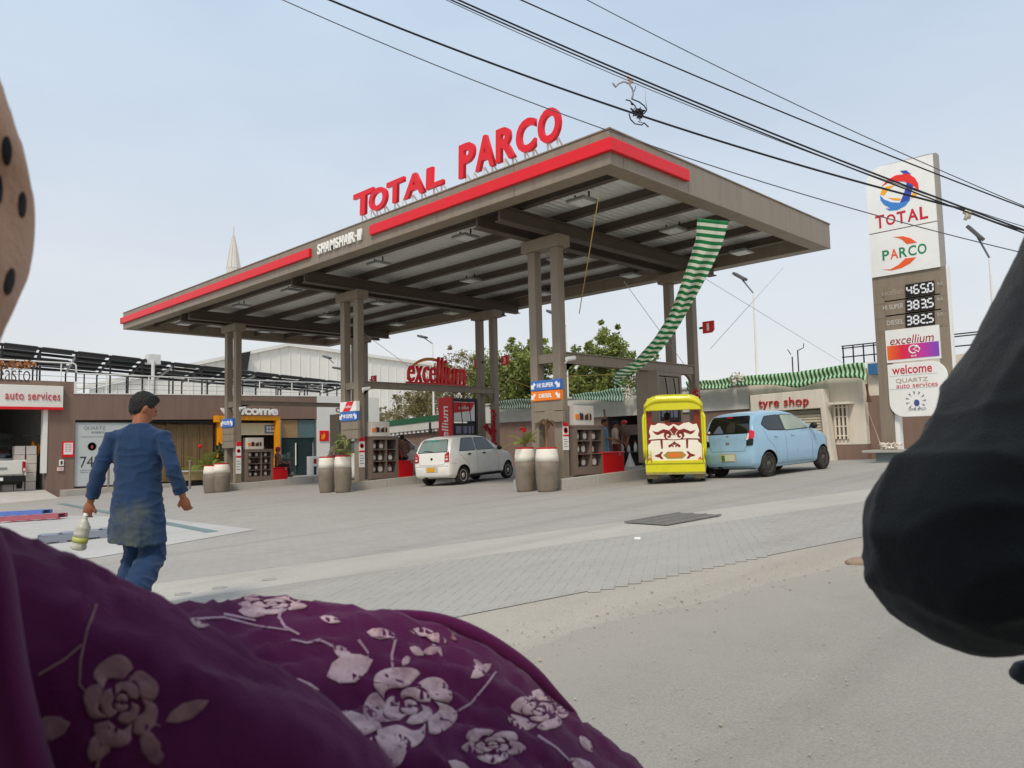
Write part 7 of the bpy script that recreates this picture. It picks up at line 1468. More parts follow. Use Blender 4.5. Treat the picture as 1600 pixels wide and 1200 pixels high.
m_ = MB(); m_.tube([(0, 2.75, .26), (0, 2.5, .8), (0, 2.35, 1.05)], .04, 8); m_.tube([(-.33, 2.3, 1.08), (.33, 2.3, 1.08)], .02, 8); RB(m_, 'steering_fork', DARKST); m_ = MB(); m_.bb((-.14, 1.75, .62), (.14, 2.35, .88)); RB(m_, 'fuel_tank', flat('tank_red', srgb(150, 30, 30), .3), bevel=.06); m_ = MB(); m_.bb((-.12, 1.4, .3), (.12, 2.4, .6)); RB(m_, 'engine', DARKST)
# ================================================================ people
def cloth_mat(name, col, dirt=None, var=.1, sheen=.2): return mat(name, col, .85, var=var, scale=14, bump=.25, bscale=220, spec=.15, dirt=dirt, sheen=sheen)
def hand(mb, w, e, s=1., curl=.5, side=1):
    """palm, four fingers of unequal length and a thumb, from wrist w, forearm coming from e"""
    w = Vector(w); d = (w - Vector(e)).normalized(); a = d.cross(Vector((0, 1, 0))); a = a.normalized() if a.length > .1 else Vector((1, 0, 0)); a *= side; n = a.cross(d).normalized() * side   # a: towards thumb side, n: palm normal
    mb.ell(w + d * .045 * s, (.022 * s, .04 * s, .05 * s), Matrix([[n.x, a.x, d.x], [n.y, a.y, d.y], [n.z, a.z, d.z]]).to_4x4(), 10, 7)
    for k, L in enumerate((.066, .078, .072, .056)):
        p = w + d * .085 * s + a * (.028 - .0185 * k) * s; q = p + (d * (1 - curl * .4) + n * curl * .55).normalized() * L * .5 * s; r_ = q + (d * (1 - curl) + n * (curl * 1.1)).normalized() * L * .5 * s
        mb.tube([p - d * .02 * s, p, q, r_], [.0095 * s, .0095 * s, .0088 * s, .007 * s], 7)
    p = w + d * .03 * s + a * .03 * s; q = p + (a * .7 + d * .7).normalized() * .035 * s; mb.tube([p - a * .01 * s, p, q, q + (d * .8 + n * .5).normalized() * .03 * s], [.012 * s, .012 * s, .0105 * s, .008 * s], 7)
DEF = dict(pelvis=(0, 0, .93), chest=(0, 0, 1.27), neck=(0, 0, 1.44), head=(0, .015, 1.595), sL=(-.185, 0, 1.385), sR=(.185, 0, 1.385), eL=(-.235, -.03, 1.11), eR=(.235, -.03, 1.11), wL=(-.25, .06, .87), wR=(.25, .06, .87), hL=(-.09, 0, .9), hR=(.09, 0, .9), kL=(-.10, .03, .49), kR=(.10, .03, .49), aL=(-.10, -.02, .08), aR=(.10, -.02, .08))
def person(label, loc, rz, pose, shirt, trousers, hair='hair', sleeve=.55, shirt_len=.0, H=1.70, vox=.014, group=None, head_turn=0., head_tilt=0., kameez=None, shoe=None, curl=.5, skin=SKIN, collar=None):
    s = H / 1.70; J = {k: Vector(v) * s for k, v in {**DEF, **pose}.items()}
    t = thing('person', label, 'person', loc, rz, group)
    hd = Matrix.Translation(J['head']) @ Matrix.Rotation(head_turn, 4, 'Z') @ Matrix.Rotation(head_tilt, 4, 'X')
    b = MB(); HR = hd.to_3x3().to_4x4()
    b.ell(J['head'], (.073 * s, .092 * s, .112 * s), HR, 20, 14); b.ell(hd @ Vector((0, .035 * s, -.065 * s)), (.05 * s, .05 * s, .05 * s), HR, 12, 8)
    b.ell(hd @ Vector((0, .093 * s, -.018 * s)), (.013 * s, .018 * s, .024 * s), HR, 8, 6); b.ell(hd @ Vector((0, .086 * s, -.062 * s)), (.022 * s, .01 * s, .009 * s), HR, 8, 6); b.ell(hd @ Vector((0, .075 * s, .022 * s)), (.05 * s, .014 * s, .012 * s), HR, 8, 6)
    for sx in (-1, 1): b.ell(hd @ Vector((sx * .076 * s, -.005 * s, -.012 * s)), (.012 * s, .02 * s, .032 * s), HR, 8, 6)
    b.tube([J['chest'].lerp(J['neck'], .6), J['neck'], J['head'] - Vector((0, .02 * s, .03 * s))], [.07 * s, .056 * s, .052 * s], 12)
    up = (J['neck'] - J['pelvis']).normalized(); lat = (J['sR'] - J['sL']).normalized(); fwd_ = up.cross(lat) * 1; lat = fwd_.cross(up) * -1
    TM = Matrix([[lat.x, fwd_.x, up.x], [lat.y, fwd_.y, up.y], [lat.z, fwd_.z, up.z]]).to_4x4()
    def torso(mb, g, low=True):
        mb.ell(J['chest'] + up * .02 * s, (.165 * s + g, .108 * s + g, .19 * s), TM, 18, 12); mb.ell(J['pelvis'].lerp(J['chest'], .45), (.145 * s + g, .10 * s + g, .19 * s), TM, 18, 12); mb.ell(J['pelvis'], (.155 * s + g, .115 * s + g, .13 * s), TM, 18, 12)
        mb.tube([J['sL'], J['chest'].lerp(J['neck'], .62), J['sR']], [(.062 if g > 0 else .045) * s + g, .08 * s + g, (.062 if g > 0 else .045) * s + g], 12)
    torso(b, -.035 if kameez else -.012)
    for q in 'LR':
        b.tube([J['s' + q], J['s' + q].lerp(J['e' + q], .5), J['e' + q], J['e' + q].lerp(J['w' + q], .4), J['w' + q]], [.044 * s, .042 * s, .036 * s, .037 * s, .025 * s], 12); hand(b, J['w' + q], J['e' + q], s, curl, 1 if q == 'L' else -1)
        b.tube([J['h' + q], J['h' + q].lerp(J['k' + q], .4), J['k' + q], J['k' + q].lerp(J['a' + q], .35), J['a' + q]], [.085 * s, .074 * s, .052 * s, .053 * s, .035 * s], 12)
        f = (J['k' + q] - J['a' + q]); f.z = 0; b.ell(J['a' + q] + Vector((0, .07 * s, -.045 * s)), (.042 * s, .12 * s, .034 * s), None, 12, 8)
    bo = b.build('body', skin, t, world=False, smooth=True); fuse(bo, vox * .8, 2)
    # clothes
    g = .022 * s; c = MB()
    if kameez:
        zh, wx, wy = kameez; n_ = 48; prof_ = [(1.452, .075, .062), (1.435, .105, .07), (1.405, .165, .085), (1.37, .188, .10), (1.27, .184, .115), (1.14, .170, .114), (1.02, .166, .116), (.92, .174, .126), (.82, .184, .14), (zh + .14, wx * .985, wy * .98), (zh, wx, wy)]; V = []
        for i, (z, ax, ay) in enumerate(prof_):
            u = max(0, (1.15 - z) / .6); lx = J['neck'].x * max(0, (z - 1.1) / .35); ly = J['neck'].y * max(0, (z - 1.0) / .45)
            for j in range(n_):
                a = 2 * PI * j / n_; f_ = 1 + u * (.04 * math.sin(a * 5 + 1.0 + u) + .028 * math.sin(a * 9 + 2)); V.append((lx + ax * s * math.cos(a) * f_, ly + ay * s * math.sin(a) * f_, (z + .016 * u * math.sin(a * 2 + .6)) * s))
        m9 = len(prof_); c.add(V, [(i * n_ + j, (i + 1) * n_ + j, (i + 1) * n_ + (j + 1) % n_, i * n_ + (j + 1) % n_) for i in range(m9 - 1) for j in range(n_)] + [tuple(range(n_)), tuple((m9 - 1) * n_ + j for j in range(n_))[::-1]])
    else: torso(c, g * .8)
    sl = sleeve
    for q in 'LR':
        S_, E_, W_ = J['s' + q], J['e' + q], J['w' + q]; end = S_.lerp(E_, sl / .55) if sl <= .55 else E_.lerp(W_, (sl - .55) / .45)
        I_ = S_.lerp(J['neck'] - Vector((0, 0, .10 * s)), .42); s1 = S_.lerp(E_, .12)
        pts = [I_, s1, S_.lerp(E_, .5), end] if sl <= .55 else [I_, s1, S_.lerp(E_, .5), E_, E_.lerp(end, .5), end]
        c.tube(pts, [.06 * s, .07 * s, .062 * s, .06 * s] if sl <= .55 else [.06 * s, .069 * s, .06 * s, .053 * s, .052 * s, .05 * s], 14)
    so = c.build('shirt', shirt, t, world=False, smooth=True); fuse(so, vox, 3)
    tx = bpy.data.textures.get('folds') or bpy.data.textures.new('folds', 'CLOUDS'); tx.noise_scale = .16; dm = so.modifiers.new('folds', 'DISPLACE'); dm.texture = tx; dm.strength = .03 * s; dm.mid_level = .5; dm.texture_coords = 'LOCAL'
    if vox < .012:                           # close enough to show folds: long ones in the skirt, short ones at elbows and waist
        so.modifiers.remove(dm); sculpt(so, lambda p: .016 * (ridge(Vector((p.x * 9, p.y * 9, p.z * 2.2 + 3))) - .35) * min(1, max(.25, (1.15 - p.z) * 2.2)) + .009 * (ridge(Vector((p.x * 7 + p.z * 6, p.y * 7, p.z * 15))) - .3))
    h = MB()
    h.ell(hd @ Vector((0, -.014 * s, .026 * s)), (.083 * s, .096 * s, .100 * s), HR, 22, 14); h.ell(hd @ Vector((0, -.040 * s, -.012 * s)), (.074 * s, .060 * s, .075 * s), HR, 16, 10)
    if hair == 'hair': h.ell(hd @ Vector((.0, .022 * s, .082 * s)), (.066 * s, .068 * s, .042 * s), HR, 14, 8)
    ho = h.build('hair', HAIR, t, world=False, smooth=True); fuse(ho, vox * .8, 2)
    tr = MB(); tr.ell(J['pelvis'] - up * .02, (.16 * s + g * .4 - (.04 if kameez else 0), .12 * s + g * .4 - (.045 if kameez else 0), .13 * s), TM, 16, 10); wd = 1.35 if kameez else 1.12
    for q in 'LR': tr.tube([J['h' + q], J['h' + q].lerp(J['k' + q], .4), J['k' + q], J['k' + q].lerp(J['a' + q], .5), J['k' + q].lerp(J['a' + q], .93)], [.098 * s * (.72 if kameez else wd * .5 + .5), .088 * s * (.95 if kameez else wd), .074 * s * wd, .072 * s * wd, .06 * s * wd], 14)
    to = tr.build('trousers', trousers, t, world=False, smooth=True); fuse(to, vox, 3); dm = to.modifiers.new('folds', 'DISPLACE'); dm.texture = tx; dm.strength = .03 * s; dm.texture_coords = 'LOCAL'
    if vox < .012: to.modifiers.remove(dm); sculpt(to, lambda p: .014 * (ridge(Vector((p.x * 6, p.y * 6 + p.z * 5, p.z * 9))) - .3)); sculpt(ho, lambda p: .006 * noise.noise(p * 60) + .004 * noise.noise(p * 25))
    for q in 'LR': m_ = MB(); m_.ell(J['a' + q] + Vector((0, .07 * s, -.045 * s)), (.048 * s, .135 * s, .04 * s), None, 14, 8); m_.build('shoe', shoe or TRIM, t, world=False, smooth=True)
    for sx in (-1, 1): m_ = MB(); m_.ell(hd @ Vector((sx * .03 * s, .083 * s, .0)), (.011 * s, .008 * s, .007 * s), HR, 8, 6); m_.build('eye', HAIR, t, world=False, smooth=True)
    if hair == 'cap':
        m_ = MB(); V = []
        m_.lathe([(.098 * s, -.0), (.100 * s, .03 * s), (.088 * s, .075 * s), (.05 * s, .102 * s), (.004, .108 * s)], 22, (0, 0, 0), hd @ Matrix.Translation((0, -.008 * s, .035 * s)) @ Matrix.Scale(1.1, 4, (0, 1, 0)))
        m_.prism([(.085 * s * math.cos(a), .075 * s + .10 * s * math.sin(a)) for a in [PI * k / 10 for k in range(11)]], 0, .008 * s, hd @ Matrix.Translation((0, 0, .036 * s)) @ Matrix.Rotation(-.15, 4, 'X')); m_.build('cap', REDP, t, world=False, smooth=False)
    return t, J
def ground_at_depth(px, t):
    lo, hi = 500, 1600
    for _ in range(50):
        m = (lo + hi) / 2; q = dep(px, m, t)
        if q.z > G(q.x, q.y): lo = m
        else: hi = m
    return dep(px, lo, t)
NAVY = mat('navy_cotton', srgb(36, 58, 88), .9, var=.12, scale=9, bump=.35, bscale=260, spec=.12, sheen=.15)
# the long shirt has a stain on its seat
def stain(m, co, r, col):
    n = m.node_tree.nodes; l = m.node_tree.links; b = n['Principled BSDF']; src = b.inputs['Base Color'].links[0].from_socket
    t = n.new('ShaderNodeTexCoord'); acc = None
    for c_, rr in co:
        v = n.new('ShaderNodeVectorMath'); v.operation = 'DISTANCE'; v.inputs[1].default_value = c_; l.new(t.outputs['Object'], v.inputs[0]); q = n.new('ShaderNodeMapRange'); q.inputs['From Min'].default_value = rr; q.inputs['From Max'].default_value = rr * .25; l.new(v.outputs['Value'], q.inputs['Value'])
        if acc is None: acc = q.outputs['Result']
        else: a = n.new('ShaderNodeMath'); a.operation = 'MAXIMUM'; l.new(acc, a.inputs[0]); l.new(q.outputs['Result'], a.inputs[1]); acc = a.outputs[0]
    ns = n.new('ShaderNodeTexNoise'); ns.inputs['Scale'].default_value = 22; ns.inputs['Detail'].default_value = 6; l.new(t.outputs['Object'], ns.inputs['Vector']); mu = n.new('ShaderNodeMath'); mu.operation = 'MULTIPLY'; l.new(acc, mu.inputs[0]); l.new(ns.outputs['Fac'], mu.inputs[1])
    x = n.new('ShaderNodeMix'); x.data_type = 'RGBA'; l.new(mu.outputs[0], x.inputs['Factor']); l.new(src, x.inputs['A']); x.inputs['B'].default_value = (*col, 1); l.new(x.outputs['Result'], b.inputs['Base Color'])
NAVYK = NAVY.copy(); NAVYK.name = 'navy_cotton_stained'; stain(NAVYK, [((-.06, -.16, .82), .13), ((.07, -.16, .84), .14), ((0, -.2, .66), .26), ((-.12, -.12, .6), .16)], .1, srgb(92, 96, 82))
wp = ground_at_depth(212, 6.1)
wm, J = person('young man in a dusty blue long shirt walking away with a bottle in his hand', wp, R(48), dict(head=(.015, .05, 1.575), neck=(.0, .01, 1.43), chest=(0, 0, 1.26), sL=(-.175, 0, 1.375), sR=(.175, 0, 1.375), eL=(-.26, -.05, 1.10), eR=(.275, -.06, 1.11), wL=(-.335, -.01, .885), wR=(.32, .03, .90), kL=(-.06, .16, .50), kR=(.10, .05, .49), aL=(-.07, -.02, .09), aR=(.06, -.28, .16)), NAVYK, NAVY, sleeve=.93, H=1.80, vox=.0095, head_turn=R(-52), head_tilt=R(-20), kameez=(.57, .198, .16), curl=.75)
# bottle hanging from his left hand
wl = MW(wm) @ (J['wL'] + (J['wL'] - J['eL']).normalized() * .13)
bt = thing('drink_bottle', 'scuffed clear plastic bottle with a yellow green label in the walking man\'s hand', 'bottle', wl); BOT = mat('cloudy_plastic', srgb(206, 202, 184), .25, var=.2, scale=12, trans=.25, bump=.5, bscale=40)
Mb = Matrix.Translation(wl + Vector((0, 0, .02))) @ Matrix.Rotation(R(12), 4, FW) @ Matrix.Rotation(PI, 4, 'X')
m_ = MB(); m_.lathe([(.016, 0), (.017, .03), (.024, .045), (.052, .09), (.056, .11), (.05, .125), (.056, .14), (.055, .175)], 20, (0, 0, 0), Mb); m_.build('body', BOT, bt, smooth=True)
m_ = MB(); m_.lathe([(.057, .1755), (.057, .215)], 20, (0, 0, 0), Mb); m_.build('label', flat('label_lime', srgb(176, 178, 84), .4), bt, smooth=True)
m_ = MB(); m_.lathe([(.055, .2155), (.05, .228), (.057, .24), (.056, .265), (.042, .275), (.01, .268)], 20, (0, 0, 0), Mb); m_.build('base', BOT, bt, smooth=True)
m_ = MB(); m_.lathe([(.019, -.014), (.019, .008)], 14, (0, 0, 0), Mb); m_.build('cap', WPLAS, bt)

SIT = dict(kL=(-.11, .42, .95), kR=(.11, .42, .95), aL=(-.11, .45, .52), aR=(.11, .45, .52), eL=(-.24, .1, 1.12), eR=(.24, .1, 1.12), wL=(-.15, .32, 1.02), wR=(.15, .32, 1.02))
GREYSH = cloth_mat('brown_grey_shirt', srgb(104, 88, 82)); RBS = cloth_mat('maroon_shirt', srgb(120, 54, 48)); BLK = cloth_mat('black_trousers', srgb(24, 24, 28)); TEALSH = cloth_mat('blue_grey_shirt', srgb(104, 134, 154)); PEACH = cloth_mat('peach_shirt', srgb(218, 182, 160)); MARP = cloth_mat('maroon_cloth', srgb(124, 42, 38)); UNI = cloth_mat('uniform_brown', srgb(110, 78, 66))
zs = lambda i: G(XR[i], 16) + .25
def lean(p, dx=0, dy=.1): return {**p}
GRP = 'people at the fuel islands'
person('attendant in a red cap sitting on the far left red bin', (XR[0] - .02, sum(binc[0]) / 2, zs(0) + .52 - .86), R(-15), SIT, UNI, BLK, 'cap', H=1.62, group=GRP, head_tilt=R(-12))
q = ground_at_depth(515, 26); person('man in a grey brown shirt leaning over behind the middle barrels', (q.x, q.y, q.z), R(-40), dict(chest=(0, .12, 1.22), neck=(0, .24, 1.36), head=(0, .32, 1.48), sL=(-.18, .17, 1.32), sR=(.18, .17, 1.32), eL=(-.26, .12, 1.06), eR=(.27, .2, 1.08), wL=(-.14, .32, .95), wR=(.14, .42, 1.02)), GREYSH, BLK, H=1.72, group=GRP, head_tilt=R(-20))
person('seated man in a brown printed shirt seen from behind on the middle red bin', (XR[1] - .1, sum(binc[1]) / 2 + .12, zs(1) + .60 - .86), R(60), {**SIT, 'chest': (0, .05, 1.25), 'neck': (0, .1, 1.41), 'head': (0, .14, 1.56)}, UNI, BLK, H=1.66, group=GRP, head_tilt=R(-18))
person('boy in a dark red shirt between the middle oil cabinet and the seated man', (XR[1] - .05, binc[1][0] + .06, zs(1) + .56 - .86), R(20), {**SIT, 'wL': (-.1, .3, .95), 'wR': (.1, .32, .93)}, RBS, BLK, H=1.45, group=GRP, head_tilt=R(-20))
q = ground_at_depth(946, 25); person('man in a blue grey shirt standing behind the right red bin', (q.x, q.y, q.z), R(-45), {'wR': (.12, .28, 1.05), 'eR': (.24, .05, 1.08)}, TEALSH, TEALSH, H=1.68, group=GRP, head_turn=R(-25), kameez=(.55, .2, .16))
q = ground_at_depth(963, 25.6); person('man in a peach shirt and maroon wrap behind the right red bin', (q.x, q.y, q.z), R(-60), {'wR': (.12, .28, .95), 'eR': (.24, .05, 1.05)}, PEACH, MARP, H=1.60, group=GRP, head_tilt=R(-15))
q = ground_at_depth(978, 27.5); person('attendant whose red cap shows above the brown counter', (q.x, q.y, q.z), R(150), {}, UNI, BLK, 'cap', H=1.66, group=GRP, vox=.018)
q = at(1111, 747); person('attendant in a red cap and maroon shirt bending beside the blue hatchback', (q.x, q.y, q.z), R(-38), dict(chest=(0, .12, 1.2), neck=(0, .26, 1.33), head=(0, .34, 1.44), sL=(-.18, .18, 1.29), sR=(.18, .18, 1.29), eL=(-.26, .2, 1.04), eR=(.24, .34, 1.06), wL=(-.16, .42, 1.0), wR=(.2, .55, 1.12)), cloth_mat('attendant_maroon', srgb(134, 60, 52)), BLK, 'cap', H=1.60, group=GRP, head_tilt=R(-10))
rm_ = MW(ro) @ Vector((-.16, .72, 0)); person('dark haired passenger sitting in the yellow rickshaw, only the head above the board', (rm_.x, rm_.y, rm_.z + zr(643) - 1.62), hd_ - PI / 2, SIT, RBS, BLK, H=1.62, group=GRP, vox=.018)
q = Vector((wc.matrix_world.translation)); 
# brown service counter with bottles and a bag behind the rickshaw
q0, q1 = onY(968, 700, 21.0), onY(1014, 700, 21.0); zg_ = G(q0.x, 21); zt_ = onY(990, 664, 21).z; zm_ = onY(990, 706, 21).z
sc_ = thing('service_counter', 'brown service counter with bottles under a hood, left of the yellow rickshaw', 'counter', ((q0.x + q1.x) / 2, 21, zg_))
m_ = MB(); m_.bb((q0.x, 20.8, zt_ - .32), (q1.x, 21.5, zt_)); m_.build('hood', CABM, sc_, bevel=.01)
for x in (q0.x, q1.x - .07): m_ = MB(); m_.bb((x, 20.85, zg_), (x + .07, 20.95, zt_ - .323)); m_.build('leg', CABM, sc_)
m_ = MB(); m_.bb((q0.x + .003, 20.8, zm_ - .05), (q1.x, 21.5, zm_)); m_.build('shelf', DARKST, sc_); m_ = MB(); m_.bb((q0.x + .08, 21.4, zg_ + .02), (q1.x - .08, 21.45, zm_ - .06)); m_.build('back_panel', flat('counter_dark', srgb(56, 54, 54)), sc_)
for k, (u, h, mt_, lb) in enumerate(((.12, .3, WPLAS, 'white squat bottle at the left end of the brown counter'), (.34, .26, WPLAS, 'white round bottle, second along the brown counter'), (.58, .34, WPLAS, 'tall white bottle in the middle of the brown counter'), (.74, .42, flat('bottle_pink', srgb(214, 120, 130)), 'pink and white bottle on the brown counter'), (.9, .28, REDP, 'red can at the right end of the brown counter'))):
    x = q0.x + (q1.x - q0.x) * u; t = thing('bottle', lb, 'bottle', (x, 20.95, zm_ + .003), 0, 'bottles on the service counter'); m_ = MB(); m_.lathe([(.05, 0), (.055, .02), (.055, h * .6), (.03, h * .78), (.022, h * .82), (.022, h)], 12, (x, 20.95, zm_ + .003)); m_.build('body', mt_, t, smooth=True); m_ = MB(); m_.lathe([(.027, h - .03), (.027, h + .02)], 10, (x, 20.95, zm_ + .004)); m_.build('cap', REDP if k != 4 else WPLAS, t)
x = q0.x + (q1.x - q0.x) * .5; m_ = MB(); m_.lathe([(.02, 0), (.05, -.12), (.17, -.42), (.19, -.52), (.12, -.58)], 16, (x, 20.76, zm_ - .02)); prop(m_.build('plastic_bag', WPLAS, smooth=True), 'white plastic bag hanging under the brown counter', 'bag')
# red garlands on the back posts
for i, lb in ((1, 'red paper garland on the middle back posts behind the white hatchback'), (2, 'red paper garland on the right back post behind the rickshaw roof')):
    x, y = XR[i] + .2, YB - .25; zb_ = G(x, y) + .9; m_ = MB()
    for k in range(9): leaves(m_, (x + .05 * math.sin(k * 2), y, zb_ + k * .17), (.08, .08, .1), 26, .06)
    if i == 1:
        for k in range(4): leaves(m_, (x - .45 + .1 * k, y, zb_ + .75 + .07 * math.cos(k)), (.1, .08, .14), 24, .07)
    prop(m_.build('paper_garland', flat('garland_red', srgb(206, 34, 52), .7)), lb, 'garland')
# ================================================================ the passengers in front of the lens
# --- woman in a dotted headscarf and a purple flowered dress
PURPLE = mat('purple_velvet', srgb(84, 24, 68), .88, var=.14, scale=7, bump=.12, bscale=300, spec=.12, sheen=.1)
def grid_mesh(rows, n, name, mt, parent, noise_amp=0., wrinkle=0., seed=1, sub=4):
    """cloth through rows of (px, py, distance) points, each row resampled to n"""
    out = []
    for r in rows: Q, _ = smooth_row(r, n); out.append(Q)
    A = np.array(out); m = len(rows); T = np.linspace(0, m - 1, (m - 1) * sub + 1); B = []
    for t_ in T:
        i = min(int(t_), m - 2); f = t_ - i; p0, p1, p2, p3 = A[max(i - 1, 0)], A[i], A[i + 1], A[min(i + 2, m - 1)]
        B.append(.5 * ((2 * p1) + (-p0 + p2) * f + (2 * p0 - 5 * p1 + 4 * p2 - p3) * f * f + (-p0 + 3 * p1 - 3 * p2 + p3) * f ** 3))
    V = [dep(*q) for row in B for q in row]; k = len(B)
    if noise_amp:
        V = [v + Vector((0, 0, 1)) * noise_amp * (noise.noise(v * 9) - .4) * min(1, max(0, i // n - 8) / 6) + Vector((0, 0, noise_amp * .3)) * (noise.noise(v * 24) - .4) for i, v in enumerate(V)]
    if wrinkle:
        for i in range(k):
            e_ = min(1, max(0, i - 5) / 4)
            for j in range(n):
                a = noise.noise(Vector((j * .035 + i * .06, i * .33 + j * .05, seed))) + .5 * noise.noise(Vector((j * .08, i * .7 + j * .16, seed + 3))); V[i * n + j] = V[i * n + j] + Vector((0, 0, 1)) * wrinkle * e_ * (-abs(a) * 2.2)
    Fc = [(i * n + j, (i + 1) * n + j, (i + 1) * n + j + 1, i * n + j + 1) for i in range(k - 1) for j in range(n - 1)]
    mb = MB(); mb.add(V, Fc); o = mb.build(name, mt, parent, smooth=True); so = o.modifiers.new('thickness', 'SOLIDIFY'); so.thickness = .004; so.offset = -1
    bm = bmesh.new(); bm.from_mesh(o.data); bmesh.ops.recalc_face_normals(bm, faces=bm.faces)
    return o, BVHTree.FromPolygons([v for v in V], Fc)
def smooth_row(r, n):
    P = np.array(r, float); d = np.r_[0, np.cumsum(np.hypot(np.diff(P[:, 0]), np.diff(P[:, 1])))]; t = np.linspace(0, d[-1], n); Q = np.stack([np.interp(t, d, P[:, i]) for i in range(3)], 1)
    for _ in range(4): Q[1:-1] = (Q[:-2] + 2 * Q[1:-1] + Q[2:]) / 4
    return Q, t
base = dep(-420, 1500, .75); base.z = 0
wo_t = thing('person', 'woman in a spotted peach headscarf and purple flowered dress sitting close at the picture edge', 'person', (base.x, base.y, .35), 0)
# body, mostly outside the frame to the left
hc = dep(-205, 318, .66); bm_ = MB(); bm_.ell(hc, (.072, .085, .112), None, 16, 12); nk = hc + Vector((0, 0, -.17)) - RT * .02; ch = nk - RT * .10 - Vector((0, 0, .22)); pv_ = ch - RT * .04 - Vector((0, 0, .34))
bm_.tube([hc - Vector((0, 0, .06)), nk], [.05, .055], 12); bm_.ell(ch, (.15, .11, .18), None, 16, 10); bm_.ell(ch.lerp(pv_, .6), (.14, .11, .2), None, 16, 10); bm_.ell(pv_, (.17, .13, .14), None, 16, 10)
kn = dep(640, 1330, .80); kn2 = dep(120, 1520, .75)
bm_.tube([pv_ - Vector((0, 0, .02)), pv_.lerp(kn, .5), kn], [.09, .075, .055], 12); bm_.tube([pv_ - Vector((0, 0, .05)), pv_.lerp(kn2, .5), kn2], [.09, .075, .055], 12)
bm_.tube([kn, kn + Vector((0, 0, -.4))], [.055, .035], 10); bm_.tube([kn2, kn2 + Vector((0, 0, -.35))], [.055, .035], 10)
bo = bm_.build('body', SKIN, wo_t, smooth=True); fuse(bo, .012, 3)
# headscarf: a draped hood, its edge bulging into the picture
SCARF = mat('peach_scarf', srgb(196, 152, 122), .92, var=.1, scale=8, bump=.2, bscale=160, sheen=.2)
rows = []
sil = [(-30, 20), (0, 118), (18, 180), (38, 232), (51, 290), (55, 330), (48, 400), (30, 452), (11, 492), (-6, 525), (-40, 640), (-90, 760)]
for k, (f, dd) in enumerate(((0, .60), (-.02, .57), (-.35, .54), (-.7, .53), (-1.2, .54), (-1.7, .58), (-2.3, .66))):
    rows.append([(x + f * (60 + 70 * math.sin(PI * min(1, max(0, (y - 20) / 520)))), y - (6 if k else 0) * 0, dd + .012 * math.sin(y * .02 + k)) for x, y in sil])
rows = [[(x + 3, y, .66) for x, y in sil]][:0] + [[(x - 60, y, .72) for x, y in sil], [(x - 12, y, .645) for x, y in sil]] + rows
sco, sbvh = grid_mesh(rows, 60, 'headscarf', SCARF, wo_t, .004, .006, 5)
def decal(bvh, poly, name, mt, parent, off=.0008, label=None, step=9, thick=.0004):
    """flat print laid on the cloth, outline given in photo pixels"""
    pl = [Vector(p) for p in poly]; n = len(pl); P = []
    for i in range(n):
        a, b = pl[i], pl[(i + 1) % n]; k = max(1, int((b - a).length / step)); P += [a.lerp(b, j / k) for j in range(k)]
    ne = len(P); xs = [p.x for p in pl]; ys = [p.y for p in pl]
    def ins(q):
        c = False
        for i in range(n):
            a, b = pl[i], pl[(i + 1) % n]
            if (a.y > q.y) != (b.y > q.y) and q.x < (b.x - a.x) * (q.y - a.y) / (b.y - a.y) + a.x: c = not c
        return c
    x = min(xs) + step / 2
    while x < max(xs):
        y = min(ys) + step / 2
        while y < max(ys):
            q = Vector((x, y))
            if ins(q) and all((q - e).length > step * .4 for e in P[:ne]): P.append(q)
            y += step
        x += step
    V2, E2, F2, *_ = delaunay_2d_cdt(P, [(i, (i + 1) % ne) for i in range(ne)], [], 1, 1e-4)
    V = []; ok = []
    for p in V2:
        d = ray(p.x, p.y).normalized(); h, nr, *_ = bvh.ray_cast(EYE, d)
        ok.append(h is not None)
        if h is None: V.append(EYE); continue
        if nr.dot(d) > 0: nr = -nr
        V.append(h + nr * off)
    fs = []
    for f in F2:
        if all(ok[i] for i in f):
            L_ = [(V[f[0]] - V[f[1]]).length, (V[f[1]] - V[f[2]]).length, (V[f[2]] - V[f[0]]).length]
            if max(L_) < .12: fs.append(tuple(f))
    if not fs: return None
    mb = MB(); mb.add(V, fs); o = mb.build(name, mt, parent, smooth=True); s_ = o.modifiers.new('thickness', 'SOLIDIFY'); s_.thickness = .0002; s_.offset = 1; return o
BLKP = flat('print_black', srgb(26, 22, 22), .8)
def oval(cx, cy, rx, ry, rot=0, n=16, wob=0): return [(cx + rx * math.cos(a) * (1 + wob * math.sin(3 * a + cx)) * math.cos(rot) - ry * math.sin(a) * math.sin(rot), cy + rx * math.cos(a) * math.sin(rot) + ry * math.sin(a) * math.cos(rot)) for a in [2 * PI * k / n for k in range(n)]]
for cx, cy, rx, ry, ro_ in ((10, 236, 8.5, 26, -.03), (34, 320, 7, 23, .02), (14, 440, 8.5, 24, .2), (50, 262, 3, 16, -.2), (-2, 296, 6, 26, 0), (-30, 360, 10, 26, 0), (-26, 200, 9, 24, 0)): decal(sbvh, oval(cx, cy, rx * .88, ry * .9, ro_), 'printed_dot', BLKP, wo_t, step=5)
